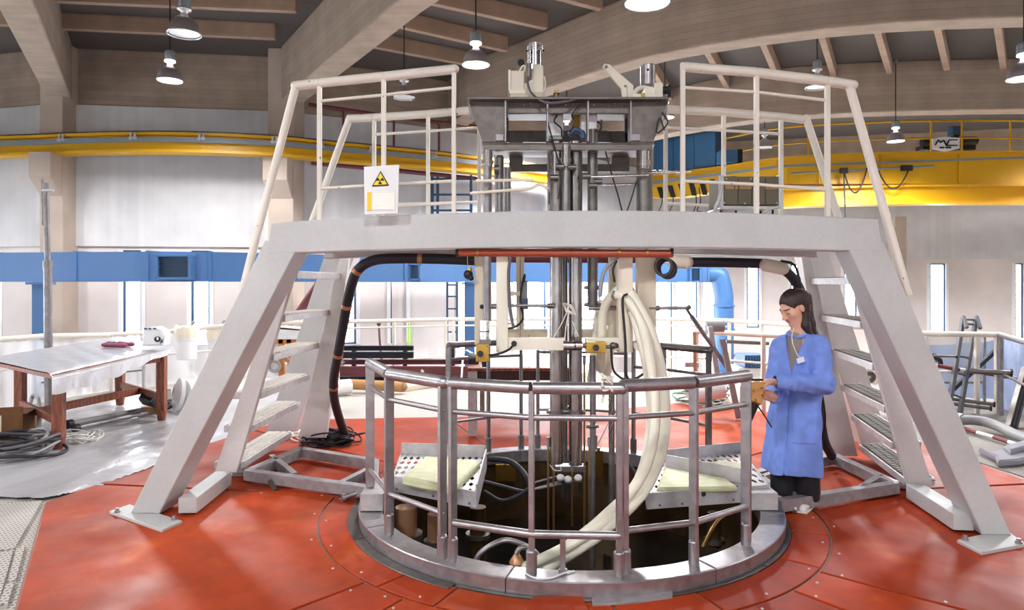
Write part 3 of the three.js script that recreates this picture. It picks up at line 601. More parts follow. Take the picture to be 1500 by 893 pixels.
// ================= POOL RAILING =================
const RR = 1.44, rp = (deg, y, r = RR) => { const [x, z] = polar(deg, r); return V(x, y, z); };
function railing(label, posts, topY, rails, opt = {}) {
  const rp = (deg, y, r = opt.r || RR) => { const [x, z] = polar(deg, r); return V(x, y, z); };
  const mid = (posts[0] + posts[posts.length - 1]) / 2;
  const t = thing('pool_railing', label, 'railing', rp(mid, RIMH), 'railing sections round the pool rim');
  const mt = opt.mat || M.steel;
  posts.forEach((a, i) => {
    const w = (opt.thin && opt.thin.includes(i)) ? 0.034 : 0.062, th = (opt.thin && opt.thin.includes(i)) ? 0.03 : 0.022;
    const out = rp(a, 0, 1).sub(V(poolC.x, 0, poolC.z)).normalize();
    const p = part(t, 'post', bar(rp(a, RIMH + 0.02), rp(a, topY), w, th, V(Math.cos(a / 57.3), 0, -Math.sin(a / 57.3)), 0.004), mt);
    part(p, 'post_foot', [pipe(rp(a, RIMH - 0.005), rp(a, RIMH + 0.12), 0.03, 14), ball(rp(a, RIMH + 0.12), 0.03, 14, 0.6)], mt);
  });
  for (const [y, r, kind, e0 = 0, e1 = 0] of rails) {
    const P2 = posts.slice(); P2[0] -= e0; P2[P2.length - 1] += e1;
    for (let i = 0; i + 1 < P2.length; i++) {
      const a = rp(P2[i], y), b = rp(P2[i + 1], y), d = b.clone().sub(a).normalize().multiplyScalar(kind === 'top_rail' ? 0.006 : 0);
      part(t, kind, kind === 'flat_rail' ? bar(a, b, 0.05, 0.012, V(0, 1, 0), 0.003) : [pipe(a.clone().add(d), b.clone().sub(d), r, 16), ...(i === 0 || kind !== 'top_rail' ? [ball(a, r * 0.99, 12)] : []), ...(i + 2 === P2.length ? [ball(b, r * 0.99, 12)] : [])], mt);
    }
  }
  return t;
}
railing('short left section of the pool railing with three flat steel posts', [-79, -55, -34.2], 1.07, [[1.09, 0.038, 'top_rail', 0.5, 0.4], [0.93, 0.016, 'middle_rail'], [0.34, 0.016, 'lower_rail']]);
railing('front section of the pool railing with thin posts nearest to the viewer', [-31.2, -12.2, 6.6], 1.075, [[1.09, 0.034, 'top_rail', 0.4, 0.6], [0.93, 0.017, 'middle_rail'], [0.30, 0.022, 'lower_rail']], { thin: [1, 2] });
railing('right front section of the pool railing with wide flat posts before the woman', [8.4, 25.6, 45], 1.075, [[1.10, 0.036, 'top_rail', 0.4, 0.4], [0.93, 0.016, 'middle_rail'], [0.315, 0.018, 'lower_rail']], { thin: [0], r: 1.41 });
railing('back left section of the pool railing behind the yellow gearbox', [-137, -154, -167], 1.09, [[1.10, 0.03, 'top_rail', 0.4, 0.4], [0.97, 0.013, 'middle_rail'], [0.4, 0.013, 'lower_rail']], { mat: M.steelDull, thin: [1, 2] });
railing('back middle section of the pool railing behind the hanging tubes', [-173.5, -195, -207], 1.09, [[1.0, 0.013, 'top_rail'], [0.45, 0.013, 'lower_rail']], { mat: M.steelDull, thin: [0, 1, 2] });
railing('back right section of the pool railing with dark grey posts', [150, 138, 119].reverse(), 1.07, [[1.09, 0.034, 'top_rail', 0.4, 0.4], [0.88, 0.014, 'middle_rail'], [0.45, 0.014, 'lower_rail']], { mat: M.steelDark });
// short stub posts standing inside the front section
{
  const t = thing('short_post', 'short steel stub under the lowest rail of the front railing', 'post', rp(-5.5, RIMH, 1.4));
  part(t, 'stub', bar(rp(-5.5, RIMH, 1.4), rp(-5.5, 0.29, 1.42), 0.03, 0.02, undefined, 0.003), M.steel);
  part(t, 'foot', pipe(rp(-5.5, RIMH, 1.4), rp(-5.5, RIMH + 0.02, 1.4), 0.024), M.steel);
}
// ================= PLASTIC SHEETING ON THE GALLERY FLOOR =================
{
  const outline = [g2(-60, 722), g2(62, 729), g2(140, 712), g2(218, 686), g2(302, 652), g2(372, 628), g2(455, 608), g2(470, 580), g2(400, 552), g2(250, 568), g2(100, 600), g2(-60, 622)];
  const inside = (x, z) => { let c = false; for (let i = 0, j = outline.length - 1; i < outline.length; j = i++) { const [xi, zi] = outline[i], [xj, zj] = outline[j]; if ((zi > z) !== (zj > z) && x < (xj - xi) * (z - zi) / (zj - zi) + xi) c = !c; } return c; };
  const x0 = -7.4, x1 = -1.9, z0 = -12.2, z1 = -5.0, st = 0.025, nx = Math.round((x1 - x0) / st), nz = Math.round((z1 - z0) / st);
  const H = (x, z) => -0.012 + 0.05 * Math.pow(Math.max(0, fbm(((x * 0.13) % 1 + 1) % 1, ((z * 0.13) % 1 + 1) % 1, 6, 5, 5) - 0.38), 1) + 0.012 * Math.abs(Math.sin(x * 7 + z * 3 + 4 * fbm(((x * 0.2) % 1 + 1) % 1, ((z * 0.2) % 1 + 1) % 1, 4, 9, 3)));
  const pos = []; const pt = (i, j) => { const x = x0 + i * st, z = z0 + j * st; return [x, H(x, z), z]; };
  for (let i = 0; i < nx; i++) for (let j = 0; j < nz; j++) if (inside(x0 + (i + 0.5) * st, z0 + (j + 0.5) * st)) { const a = pt(i, j), b = pt(i + 1, j), c = pt(i + 1, j + 1), d = pt(i, j + 1); pos.push(...a, ...d, ...b, ...b, ...d, ...c); }
  let g = new THREE.BufferGeometry(); g.setAttribute('position', new THREE.Float32BufferAttribute(pos, 3));
  g = mergeVertices(g, 1e-4); g.computeVertexNormals();
  solo('plastic_sheet', 'shiny white plastic sheeting spread on the gallery floor below the work table', 'sheet', g, M.plastic);
}
// gratings laid beside the red floor at the lower left
{
  const dk = M.grateFloor.clone(); dk.color = hex('#8d8780');
  const ge = struct('galvanised_grating'); for (const q of [[[4.47, -5.65], [5.42, -3.2], [9.3, -3.2], [9.0, -5.65]], [[4.47, -5.68], [8.98, -5.68], [8.9, -8.3], [4.15, -8.3]], [[4.15, -8.33], [8.88, -8.33], [7.85, -12.8], [4.3, -12.8]]]) structMesh('grating_panel', slab(q, -0.03, -0.018, 0.004), dk, ge);
  const gs = struct('edge_grating');
  for (const q of [[[-60, 740], [62, 731], [22, 800], [-60, 812]], [[-60, 816], [20, 803], [-2, 880], [-60, 893]], [[24, 800], [37, 797], [24, 846], [11, 848]], [[9, 852], [22, 849], [12, 880], [-4, 884]]].map((r) => r.map(([a, b]) => g2(a, b))))
    structMesh('grating_panel', slab(q, -0.03, -0.008, 0.003), M.grateFloor, gs);
}
// ================= ACCESS BRIDGE =================
const bO = V(0.36, 0, -4.64), bu = V(0.9974, 0, 0.0715), bv = V(0.0715, 0, -0.9974);
const BP = (X, y, v) => V(bO.x + bu.x * X + bv.x * v, y, bO.z + bu.z * X + bv.z * v);
const bd = (px, v) => (v + 4.6537) / (0.0715 * (px - CX) / FOC + 0.9974);
const BF = (px, py, v) => P(px, py, bd(px, v));                      // bearing met with the upright plane at distance v behind the front face
const bridge = thing('access_bridge', 'pale grey painted steel bridge with stairs and white railings spanning the reactor pool', 'bridge', V(0.36, 0, -5.2));
const beamTop = (X) => 2.15 - 0.075 * (X / 2.1) ** 2, beamBot = (X) => 1.9 - 0.04 * (X / 2.1) ** 2;
function beam(v, t, name, e = 2.09) {
  const pts = []; const n = 20;
  for (let i = 0; i <= n; i++) { const X = -e + 2 * e * i / n; pts.push(BP(X, beamBot(X), v)); }
  for (let i = n; i >= 0; i--) { const X = -e + 2 * e * i / n; const c = i === 0 || i === n ? 0.05 : 0; pts.push(BP(X * (c ? 0.985 : 1), beamTop(X) - (c ? 0.0 : 0), v)); }
  return part(bridge, name, plate(pts, t, 0.008), M.bridge);
}
beam(0, 0.16, 'front_beam'); beam(0.9, 0.14, 'back_beam', 2.0);
const fix = (p, y) => { p.y = y; return p; };
function leg(name, c, v, t, mat) { const q = c.map(([a, b]) => BF(a, b, v)); return part(bridge, name, plate(q, t, 0.006), mat || M.bridge); }
// counter-clockwise seen from the viewer
{ const q = [BF(191, 752, 0.002), BF(233, 752, 0.002), BF(434, 366, 0.002), BF(388, 352, 0.002)]; q[0].y = q[1].y = 0.02; part(bridge, 'leg', plate(q, 0.25, 0.006), M.bridge); }
{ const q = [BF(1439, 790, 0.002), BF(1482, 790, 0.002), BF(1293, 352, 0.002), BF(1244, 366, 0.002)]; q[0].y = q[1].y = 0.02; part(bridge, 'leg', plate(q, 0.25, 0.006), M.bridge); }
{ const q = [BF(389, 648, 2.75), BF(432, 648, 2.75), BF(522, 366, 2.75), BF(478, 366, 2.75)]; q[0].y = q[1].y = 0.0; part(bridge, 'leg', plate(q, 0.25, 0.006), M.bridge); }
{ const q = [BF(1262, 660, 2.6), BF(1304, 660, 2.6), BF(1214, 366, 2.6), BF(1172, 366, 2.6)]; q[0].y = q[1].y = 0.0; part(bridge, 'leg', plate(q, 0.25, 0.006), M.bridge); }
for (const c of [[[160, 748], [237, 775], [267, 762], [190, 738]], [[1402, 790], [1438, 808], [1503, 796], [1472, 774]]]) {
  const f = part(bridge, 'foot_plate', slab(c.map(([a, b]) => g2(a, b, 0.02)), 0, 0.02, 0.004), M.bridge);
  const cx = c.reduce((s, p) => s + p[0], 0) / 4, cy = c.reduce((s, p) => s + p[1], 0) / 4;
  for (const q of [c[0], c[2]]) { const p = G(cx + (q[0] - cx) * 0.78, cy + (q[1] - cy) * 0.78, 0.02); part(f, 'anchor_bolt', [pipe(p, p.clone().add(V(0, 0.03, 0)), 0.014, 8), pipe(p, p.clone().add(V(0, 0.014, 0)), 0.022, 6)], M.steel); }
}
part(bridge, 'base_tie', bar(V(-2.31, 0.075, -4.86), V(-2.345, 0.075, -5.55), 0.13, 0.11, undefined, 0.005), M.bridge);
part(bridge, 'base_tie', bar(V(2.99, 0.075, -4.52), V(3.07, 0.075, -5.2), 0.13, 0.11, undefined, 0.005), M.bridge);
// stairs
function stairs(label, near, far, vn, vf, lips, side) {
  const st = new THREE.Group(); st.name = 'staircase'; bridge.add(st);
  const plateOf = (c, v, t) => { const q = c.map(([a, b]) => BF(a, b, v)); return plate(q, t, 0.004); };
  part(st, 'stringer', plateOf(near, vn, 0.05), M.bridgeSide); part(st, 'stringer', plateOf(far, vf, 0.07), M.bridgeSide);
  for (const [n0, n1, f0, f1] of lips) {
    const a = BF(n0, n1, vn + 0.05), b = BF(f0, f1, vf), out = side;          // lip line; the tread runs away from the pool
    const y = (a.y + b.y) / 2; a.y = b.y = y;
    const W = V(out * 0.235, 0, -out * 0.017), g = [bar(a.clone().add(V(0, -0.022, 0)), b.clone().add(V(0, -0.022, 0)), 0.012, 0.055, undefined, 0.003)];
    const a2 = a.clone().add(W), b2 = b.clone().add(W);
    g.push(bar(a2.clone().add(V(0, -0.022, 0)), b2.clone().add(V(0, -0.022, 0)), 0.012, 0.055, undefined, 0.003));
    for (const [p, q] of [[a, a2], [b, b2]]) g.push(bar(p.clone().add(V(0, -0.022, 0)), q.clone().add(V(0, -0.022, 0)), 0.012, 0.055, undefined, 0.003));
    const tr = part(st, 'tread', g, M.alu);
    // walking surface with raised grip strips
    const L = a.distanceTo(b), k = Math.round(L / 0.052), dir = b.clone().sub(a).divideScalar(k), gs = [bar(a.clone().addScaledVector(W, 0.5).add(V(0, -0.004, 0)), b.clone().addScaledVector(W, 0.5).add(V(0, -0.004, 0)), 0.225, 0.006, undefined, 0)];
    for (let i = 0; i < k; i++) for (let s = 0; s < 3; s++) { const p = a.clone().addScaledVector(dir, i + 0.3 + s * 0.12).addScaledVector(W, 0.1 + s * 0.29), q = p.clone().addScaledVector(W, 0.25).addScaledVector(dir, 0.35); gs.push(bar(p.add(V(0, 0.006, 0)), q.add(V(0, 0.006, 0)), 0.02, 0.014, undefined, 0)); }
    part(st, 'grip_surface', gs, side < 0 ? M.treadSheen : M.treadDark);  // left surface paler, with its glossy light painted in
  }
}
stairs('left', [[314, 692], [346, 692], [441, 364], [424, 364]], [[437, 641], [477, 641], [512, 366], [500, 366]], 0.85, 2.05,
  [[435, 400, 499, 400], [417, 462, 482, 455], [400, 519, 467, 503], [383, 573, 453, 550], [371, 615, 439, 595], [357, 668, 426, 640]], -1);
stairs('right', [[1331, 712], [1367, 712], [1255, 366], [1237, 366]], [[1216, 668], [1257, 668], [1186, 366], [1173, 366]], 0.8, 2.0,
  [[1247, 408, 1188, 408], [1261, 470, 1203, 463], [1279, 531, 1218, 514], [1296, 591, 1232, 567], [1306, 637, 1247, 616], [1326, 692, 1259, 659]], 1);
// deck plates left and right of the tower
for (const [xa, xb] of [[-1.98, -0.62], [0.98, 1.98]]) part(bridge, 'deck_plate', slab([BP(xa, 0, 0.17), BP(xb, 0, 0.17), BP(xb, 0, 2.1), BP(xa, 0, 2.1)].map((p) => [p.x, p.z]), 1.985, 2.02, 0.003), M.alu);
for (const [xa, xb] of [[-1.98, -0.62], [0.98, 1.98]]) part(bridge, 'deck_angle', bar(BP(xa, 1.945, 0.28), BP(xb, 1.945, 0.28), 0.06, 0.07), M.alu);
// railings
function bridgeRail(v, top, posts, rails, slope, base) {
  const r = new THREE.Group(); r.name = 'railing'; bridge.add(r);
  const T = top.map(([a, b]) => BF(a, b, v));
  for (let i = 0; i + 1 < T.length; i++) { const d = T[i + 1].clone().sub(T[i]).normalize().multiplyScalar(0.012); part(r, 'top_rail', [pipe(T[i].clone().add(d), T[i + 1].clone().sub(d), 0.033, 14), ball(T[i].clone().add(d), 0.033), ball(T[i + 1].clone().sub(d), 0.033)], M.cream); }
  for (const [q, y] of posts) part(r, 'post', bar(fix(BF(q, y, v), base), BF(q, y, v), 0.035, 0.03), M.cream);
  for (const c of rails) part(r, 'lower_rail', poly(c.map(([a, b]) => BF(a, b, v)), 0.0115, 8), M.cream);
  if (slope) part(r, 'stair_handrail', [...poly(slope.map(([a, b]) => BF(a, b, v)), 0.028, 12), ball(BF(...slope[0], v), 0.03)], M.cream);
}
bridgeRail(0.06, [[430, 126], [468, 121.5], [562, 112], [668, 101]], [[468, 120], [562, 110], [665, 97]], [[[468, 148], [562, 139], [665, 128]], [[468, 276], [562, 270], [665, 265]], [[562, 302], [665, 297]]], [[433, 127], [366, 384], [356, 424]], 2.08);
bridgeRail(0.06, [[1003, 98], [1108, 106], [1212, 119], [1252, 125]], [[1000, 92], [1108, 101], [1212, 113]], [[[1000, 128], [1108, 135], [1212, 147]], [[1000, 265], [1108, 270], [1212, 278]]], [[1245, 128], [1303, 336], [1330, 432]], 2.08);
bridgeRail(0.88, [[512, 174], [548, 172], [627, 167], [702, 160]], [[548, 170], [627, 165], [702, 159]], [[[548, 197], [627, 192], [702, 187]], [[548, 300], [702, 296]]], [[512, 173], [470, 290], [436, 380], [413, 455]], 2.05);
bridgeRail(0.88, [[975, 160], [1060, 164], [1144, 171], [1178, 175]], [[975, 158], [1060, 162], [1144, 169]], [[[975, 187], [1060, 191], [1144, 196]], [[975, 298], [1060, 302], [1144, 304]]], [[1181, 173], [1226, 312], [1262, 425]], 2.05);
// red-brown pipes under the beam
{
  const t = thing('red_brown_pipe', 'thick red-brown pipe slung under the front beam of the bridge', 'pipe', BP(0, 1.84, 0.08));
  part(t, 'pipe_run', pipe(BF(670, 369.5, 0.08), BF(985, 371.5, 0.08), 0.027, 16), M.redbrown);
  for (const q of [670, 984]) part(t, 'end_cap', pipe(BF(q - 2, 370, 0.08), BF(q + 2, 370, 0.08), 0.029, 16), M.black);
  for (const q of [700, 907, 948]) part(t, 'pipe_clip', pipe(BF(q - 1.5, 370, 0.08), BF(q + 1.5, 370, 0.08), 0.03, 16), M.brass);
  const b = thing('red_brown_pipe', 'second red-brown pipe hidden behind the front one, seen against the blue duct', 'pipe', BP(0, 1.8, 1.1));
  part(b, 'pipe_run', pipe(BF(700, 379.5, 1.1), BF(965, 380.5, 1.1), 0.028, 14), M.maroon);
  for (const q of [700, 965]) part(b, 'end_cap', pipe(BF(q - 2, 380, 1.1), BF(q + 2, 380, 1.1), 0.03, 14), M.black);
}
// ================= WARNING SIGN =================
{
  const c0 = BF(534, 314, 0.0), d = 4.60, W = (x, y) => P(x, y, d);
  const t = thing('warning_sign', 'white radiation warning board with yellow triangle wired to the platform railing', 'sign', W(558, 314));
  part(t, 'board', plate([W(534, 314), W(583, 312.5), W(584.5, 241), W(533, 244)], 0.012, 0.002), M.white);
  const F = (x, y, l = 0.006) => P(520 + x / 8.93, 230 + y / 8.93, d - 0.001).add(V(0, 0, l));
  const tri = part(t, 'warning_triangle', plate([F(222, 384), F(446, 372), F(336, 182)], 0.006), M.black);
  part(tri, 'yellow_field', plate([F(246, 369, 0.009), F(424, 359, 0.009), F(336, 207, 0.009)], 0.005), paint('#f2d21c', 0.5));
  const cen = F(332, 312, 0.012), s = 1 / 8.93 * d / FOC, tref = [];
  for (const a of [90, 210, 330]) {
    const pts = []; for (let k = 0; k <= 6; k++) { const th = (a - 30 + k * 10) / 57.3; pts.push(cen.clone().add(V(Math.cos(th) * 52 * s, -Math.sin(th) * 46 * s, 0))); }
    for (let k = 6; k >= 0; k--) { const th = (a - 30 + k * 10) / 57.3; pts.push(cen.clone().add(V(Math.cos(th) * 14 * s, -Math.sin(th) * 13 * s, 0))); }
    tref.push(plate(pts.reverse(), 0.004));
  }
  part(tri, 'trefoil', [...tref, pipe(cen.clone().add(V(0, 0, -0.004)), cen, 9 * s, 12)], M.black);
  part(t, 'yellow_block', plate([F(160, 698), F(215, 694), F(217, 456), F(162, 462)], 0.006), paint('#f0c62e', 0.5));
  // printed notice beside it: fine ruled print only
  const cv = document.createElement('canvas'); cv.width = 256; cv.height = 256; const cx = cv.getContext('2d'); cx.fillStyle = '#f2eee4'; cx.fillRect(0, 0, 256, 256); cx.fillStyle = '#cdc6ba';
  for (const y of [14, 36, 58, 80, 106, 132, 158, 184, 206, 228]) cx.fillRect(8, y, 236, 2);
  cx.fillStyle = '#a39c90'; cx.fillRect(40, 196, 18, 5); cx.fillRect(8, 8, 240, 2); cx.fillRect(8, 244, 240, 2); cx.fillRect(8, 8, 2, 236);
  const tx = new THREE.CanvasTexture(cv); tx.colorSpace = THREE.SRGBColorSpace;
  const a = F(220, 692, 0.006), b = F(520, 455, 0.006), g = new THREE.PlaneGeometry(b.x - a.x, b.y - a.y).translate((a.x + b.x) / 2, (a.y + b.y) / 2, a.z); g.userData.keepUV = true;
  part(t, 'notice', g, std({ map: tx, roughness: 0.6 }), 'pale ruled notice panel');
}
// ================= STEEL FRAMES BETWEEN STAIR FEET AND POOL RIM =================
function outrigger(label, segs, bolt, h = 0.11) {
  const p0 = G(...segs[0][0], h), t = thing('outrigger_frame', label, 'frame', V(p0.x, 0, p0.z), 'frames joining the stair feet to the pool rim');
  for (const [a, b, w = 0.075, hh = 0.085] of segs) part(t, 'frame_member', bar(G(...a, h).add(V(0, -hh / 2, 0)), G(...b, h).add(V(0, -hh / 2, 0)), w, hh, undefined, 0.004), M.galv);
  for (const [x, y] of bolt.pads) { const p = G(x, y, h - 0.09); part(t, 'bracket', [rbox(p.x, 0.075, p.z, 0.1, 0.12, 0.08), pipe(V(p.x, 0.0, p.z), V(p.x, 0.02, p.z), 0.09, 20)], M.alu); }
  const b0 = G(...bolt.at, 0.05); part(t, 'levelling_bolt', [pipe(b0, b0.clone().add(V(bolt.dir * 0.09, -0.02, 0.05)), 0.022, 12), pipe(b0.clone().add(V(bolt.dir * 0.075, -0.017, 0.042)), b0.clone().add(V(bolt.dir * 0.1, -0.02, 0.055)), 0.034, 14)], M.steel);
  for (const [x, y] of bolt.legs || []) { const p = G(x, y, h); part(t, 'prop', bar(V(p.x + 0.07, 0.0, p.z + 0.02), V(p.x, h - 0.05, p.z - 0.04), 0.03, 0.03), M.steelDark); }
}
outrigger('left grey steel frame lying between the left stairs and the pool rim', [[[362, 687], [545, 712]], [[362, 688], [440, 655]], [[440, 655], [548, 672]], [[398, 665], [432, 692], 0.05], [[500, 704], [548, 680], 0.05], [[545, 712], [549, 672]]], { pads: [[352, 690]], at: [522, 722], dir: -1, legs: [[392, 697]] });
outrigger('right grey steel frame around the woman between the right stairs and the pool rim', [[[1140, 731], [1312, 705]], [[1312, 705], [1222, 664]], [[1222, 664], [1105, 690]], [[1290, 694], [1262, 711], 0.05], [[1105, 690], [1142, 718]], [[1100, 702], [1150, 684], 0.05], [[1115, 704], [1175, 722], 0.05]], { pads: [[1326, 708]], at: [1143, 738], dir: 1, legs: [] });
// ================= STEEL TOWER OVER THE POOL =================
const TD = 4.92, T2 = 5.42;                                        // front and back distance of the tower
const t0 = (x, y, d = TD) => P(x, y, d);
const vpipe = (x, y0, y1, wpx, d = TD, n = 18) => pipe(t0(x, y0, d), t0(x, y1, d), wpx / 2000 * d, n);
const vbar = (x0, x1, y0, y1, d, dep = 0.06, r = 0.004) => { const a = t0(x0, y1, d), b = t0(x1, y0, d); return rbox((a.x + b.x) / 2, (a.y + b.y) / 2, -d - dep / 2, b.x - a.x, b.y - a.y, dep, r); };
{
  const t = thing('drive_tower', 'dull stainless steel tower head with open ribbed sides standing over the pool', 'tower', V(0.4, 1.9, -5.17));
  // top plate and lower plate: shallow slabs; the top overhangs
  const topPl = slab([t0(684, 148, TD - 0.08), t0(980, 146, TD - 0.08), t0(975, 140, T2 + 0.06), t0(690, 141, T2 + 0.06)].map((p) => [p.x, p.z]), EYE + (CY - 149) / FOC * TD, EYE + (CY - 146) / FOC * TD, 0.003);
  part(t, 'top_plate', topPl, M.towerSteel);
  const yT = EYE + (CY - 149) / FOC * TD, yL = EYE + (CY - 209) / FOC * TD;
  part(t, 'lower_plate', slab([[...XZ(706, TD)], [...XZ(959, TD)], [...XZ(952, T2)], [...XZ(714, T2)]], yL - 0.012, yL, 0.002), M.towerSteel);
  part(t, 'lower_channel', vbar(708, 956, 209.5, 220, TD, 0.05), M.towerSteel);
  for (const d of [TD + 0.02, T2 - 0.02]) part(t, 'top_channel', plate([t0(744, 166, d), t0(922, 166, d), t0(922, 149, d), t0(744, 149, d)], 0.03, 0.003), M.towerSteel);
  for (const q of [740.5, 801.5, 860.5, 922.5]) part(t, 'rib', bar(V(t0(q, 149).x, yT, -TD), V(t0(q, 208).x, yL, -TD), 0.1, 0.012, V(1, 0, 0), 0.002), M.steelDull);
  // flared end plates
  part(t, 'end_plate', plate([t0(707, 208), t0(740, 208), t0(740, 149), t0(686, 149)], 0.02, 0.003), M.towerSteel);
  part(t, 'end_plate', plate([t0(923, 208), t0(957, 208), t0(979, 149), t0(923, 149)], 0.02, 0.003), M.towerSteel);
  part(t, 'end_plate', plate([t0(712, 208, T2), t0(745, 208, T2), t0(745, 150, T2), t0(694, 150, T2)], 0.02, 0.003), M.towerSteel);
  part(t, 'end_plate', plate([t0(915, 208, T2), t0(950, 208, T2), t0(970, 150, T2), t0(915, 150, T2)], 0.02, 0.003), M.towerSteel);
  for (const [a, b, c] of [[726, 738, 206], [924, 938, 206]]) part(t, 'gusset', vbar(a, b, 196, c, TD - 0.02, 0.03), M.steelDull);
  // back frame seen below: two uprights and two cross members
  for (const q of [[746, 766], [896, 922]]) part(t, 'back_upright', vbar(q[0], q[1], 193, 251, T2, 0.06), M.towerSteel);
  for (const q of [[744, 922, 191, 208], [746, 922, 240, 251]]) part(t, 'back_cross_member', vbar(...q, T2 + 0.02, 0.05), M.towerSteel);
  // bolt rows on the top channel
  for (let i = 0; i < 16; i++) { const p = t0(757 + i * 10.3, 152 + (i % 2) * 2, TD + 0.005); part(t, 'bolt', ball(p, 0.006, 6), M.chrome); }
  // columns carrying the head down to the bridge
  const post = (x, w, y0, y1, d, m = M.steelDull) => part(t, 'column', vpipe(x, y0, y1, w, d), m);
  post(714, 13, 220, 325, TD + 0.03); post(731, 12, 228, 325, TD + 0.12); post(743, 11, 245, 325, TD + 0.2); post(944, 24, 220, 326, TD + 0.05, M.steelDark); post(829, 13, 212, 325, TD + 0.02); post(806, 9, 200, 326, T2 - 0.05);
  part(t, 'pipe_coupling', [vpipe(714, 220, 245, 14.5, TD + 0.03), vpipe(714, 235, 241, 17, TD + 0.03)], M.chrome);
  part(t, 'pipe_coupling', [vpipe(943, 222, 247, 15, TD - 0.02), vpipe(943, 236, 242, 18, TD - 0.02)], M.chrome);
  part(t, 'pipe_coupling', [vpipe(829, 214, 244, 14, TD + 0.0), vpipe(829, 232, 238, 17, TD)], M.chrome);
  part(t, 'pipe_coupling', [vpipe(731, 230, 262, 14, TD + 0.12), pipe(t0(724, 248, TD + 0.06), t0(731, 248, TD + 0.06), 0.03)], M.steelDark);
  part(t, 'cross_tube', pipe(t0(697, 265, TD - 0.05), t0(782, 263, TD - 0.05), 0.011, 10), M.creamPlain, 'cream tube');
  part(t, 'cross_tube', tube([t0(690, 283, TD - 0.03), t0(740, 279, TD - 0.03), t0(775, 276, TD), t0(790, 270, TD), t0(802, 276, TD)], 0.011, 8), M.creamPlain, 'bent cream tube');
  part(t, 'cross_tube', [pipe(t0(866, 259, TD - 0.04), t0(950, 256, TD - 0.04), 0.011, 10), pipe(t0(950, 253, TD - 0.05), t0(1012, 251, TD - 0.05), 0.009, 10), ...[958, 968, 975, 992].map((q) => pipe(t0(q - 3, 252.5, TD - 0.05), t0(q + 3, 252.3, TD - 0.05), 0.016, 10))], M.chrome);
  part(t, 'cross_tube', pipe(t0(882, 271, TD + 0.05), t0(930, 270, TD + 0.05), 0.01, 8), M.chrome);
  part(t, 'valve_body', [vbar(804, 818, 281, 298, TD + 0.1, 0.08), ball(t0(811, 303, TD + 0.1), 0.03)], M.black);
  for (const [q, y] of [[812, 260], [820, 244], [838, 245], [859, 258], [868, 272], [876, 266]]) part(t, 'clamp', pipe(t0(q - 6, y, TD - 0.02), t0(q + 6, y, TD - 0.02), 0.022, 10), M.steelDark);
  for (const c of [[[803, 180], [808, 200], [815, 225], [822, 255], [818, 290]], [[852, 150], [838, 168], [842, 178], [836, 192]], [[970, 165], [978, 180], [962, 195], [966, 172], [973, 190]], [[887, 222], [896, 255], [905, 285], [912, 312]], [[932, 266], [925, 290], [917, 313]], [[881, 176], [880, 190], [872, 193]]]) part(t, 'cable', tube(c.map(([a, b]) => t0(a, b, TD - 0.03)), 0.006, 6), M.black);
}
// white control boxes standing inside the head
{
  const b = thing('control_box', 'white box with a black cable inside the steel tower head, left one', 'box', t0(814, 199, TD + 0.2));
  part(b, 'body', vbar(804, 825, 167, 199, TD + 0.14, 0.12, 0.008), M.white); part(b, 'cable', tube([t0(816, 169, TD + 0.1), t0(812, 178, TD + 0.09), t0(822, 188, TD + 0.09), t0(823, 200, TD + 0.1)], 0.006, 6), M.black);
  const c = thing('control_box', 'white box with curved black cable inside the steel tower head, right one', 'box', t0(866, 193, TD + 0.2));
  part(c, 'body', plate([t0(851, 190, TD + 0.12), t0(874, 193, TD + 0.12), t0(875, 167, TD + 0.12), t0(851, 166, TD + 0.12)], 0.12, 0.006), M.white); part(c, 'cable', tube([t0(874, 178, TD + 0.14), t0(880, 182, TD + 0.12), t0(879, 190, TD + 0.12), t0(873, 194, TD + 0.12)], 0.006, 6), M.black);
  const m = thing('cable_plug', 'bundle of dark blue plug and yellow socket between the white boxes in the tower head', 'plug', t0(845, 199, TD + 0.18));
  part(m, 'plug_body', [...tube([t0(836, 196, TD + 0.14), t0(842, 190, TD + 0.14), t0(852, 194, TD + 0.14), t0(855, 201, TD + 0.14)], 0.022, 10)], M.blueDark); part(m, 'socket', vbar(838, 850, 166, 186, TD + 0.22, 0.05), M.gold);
}
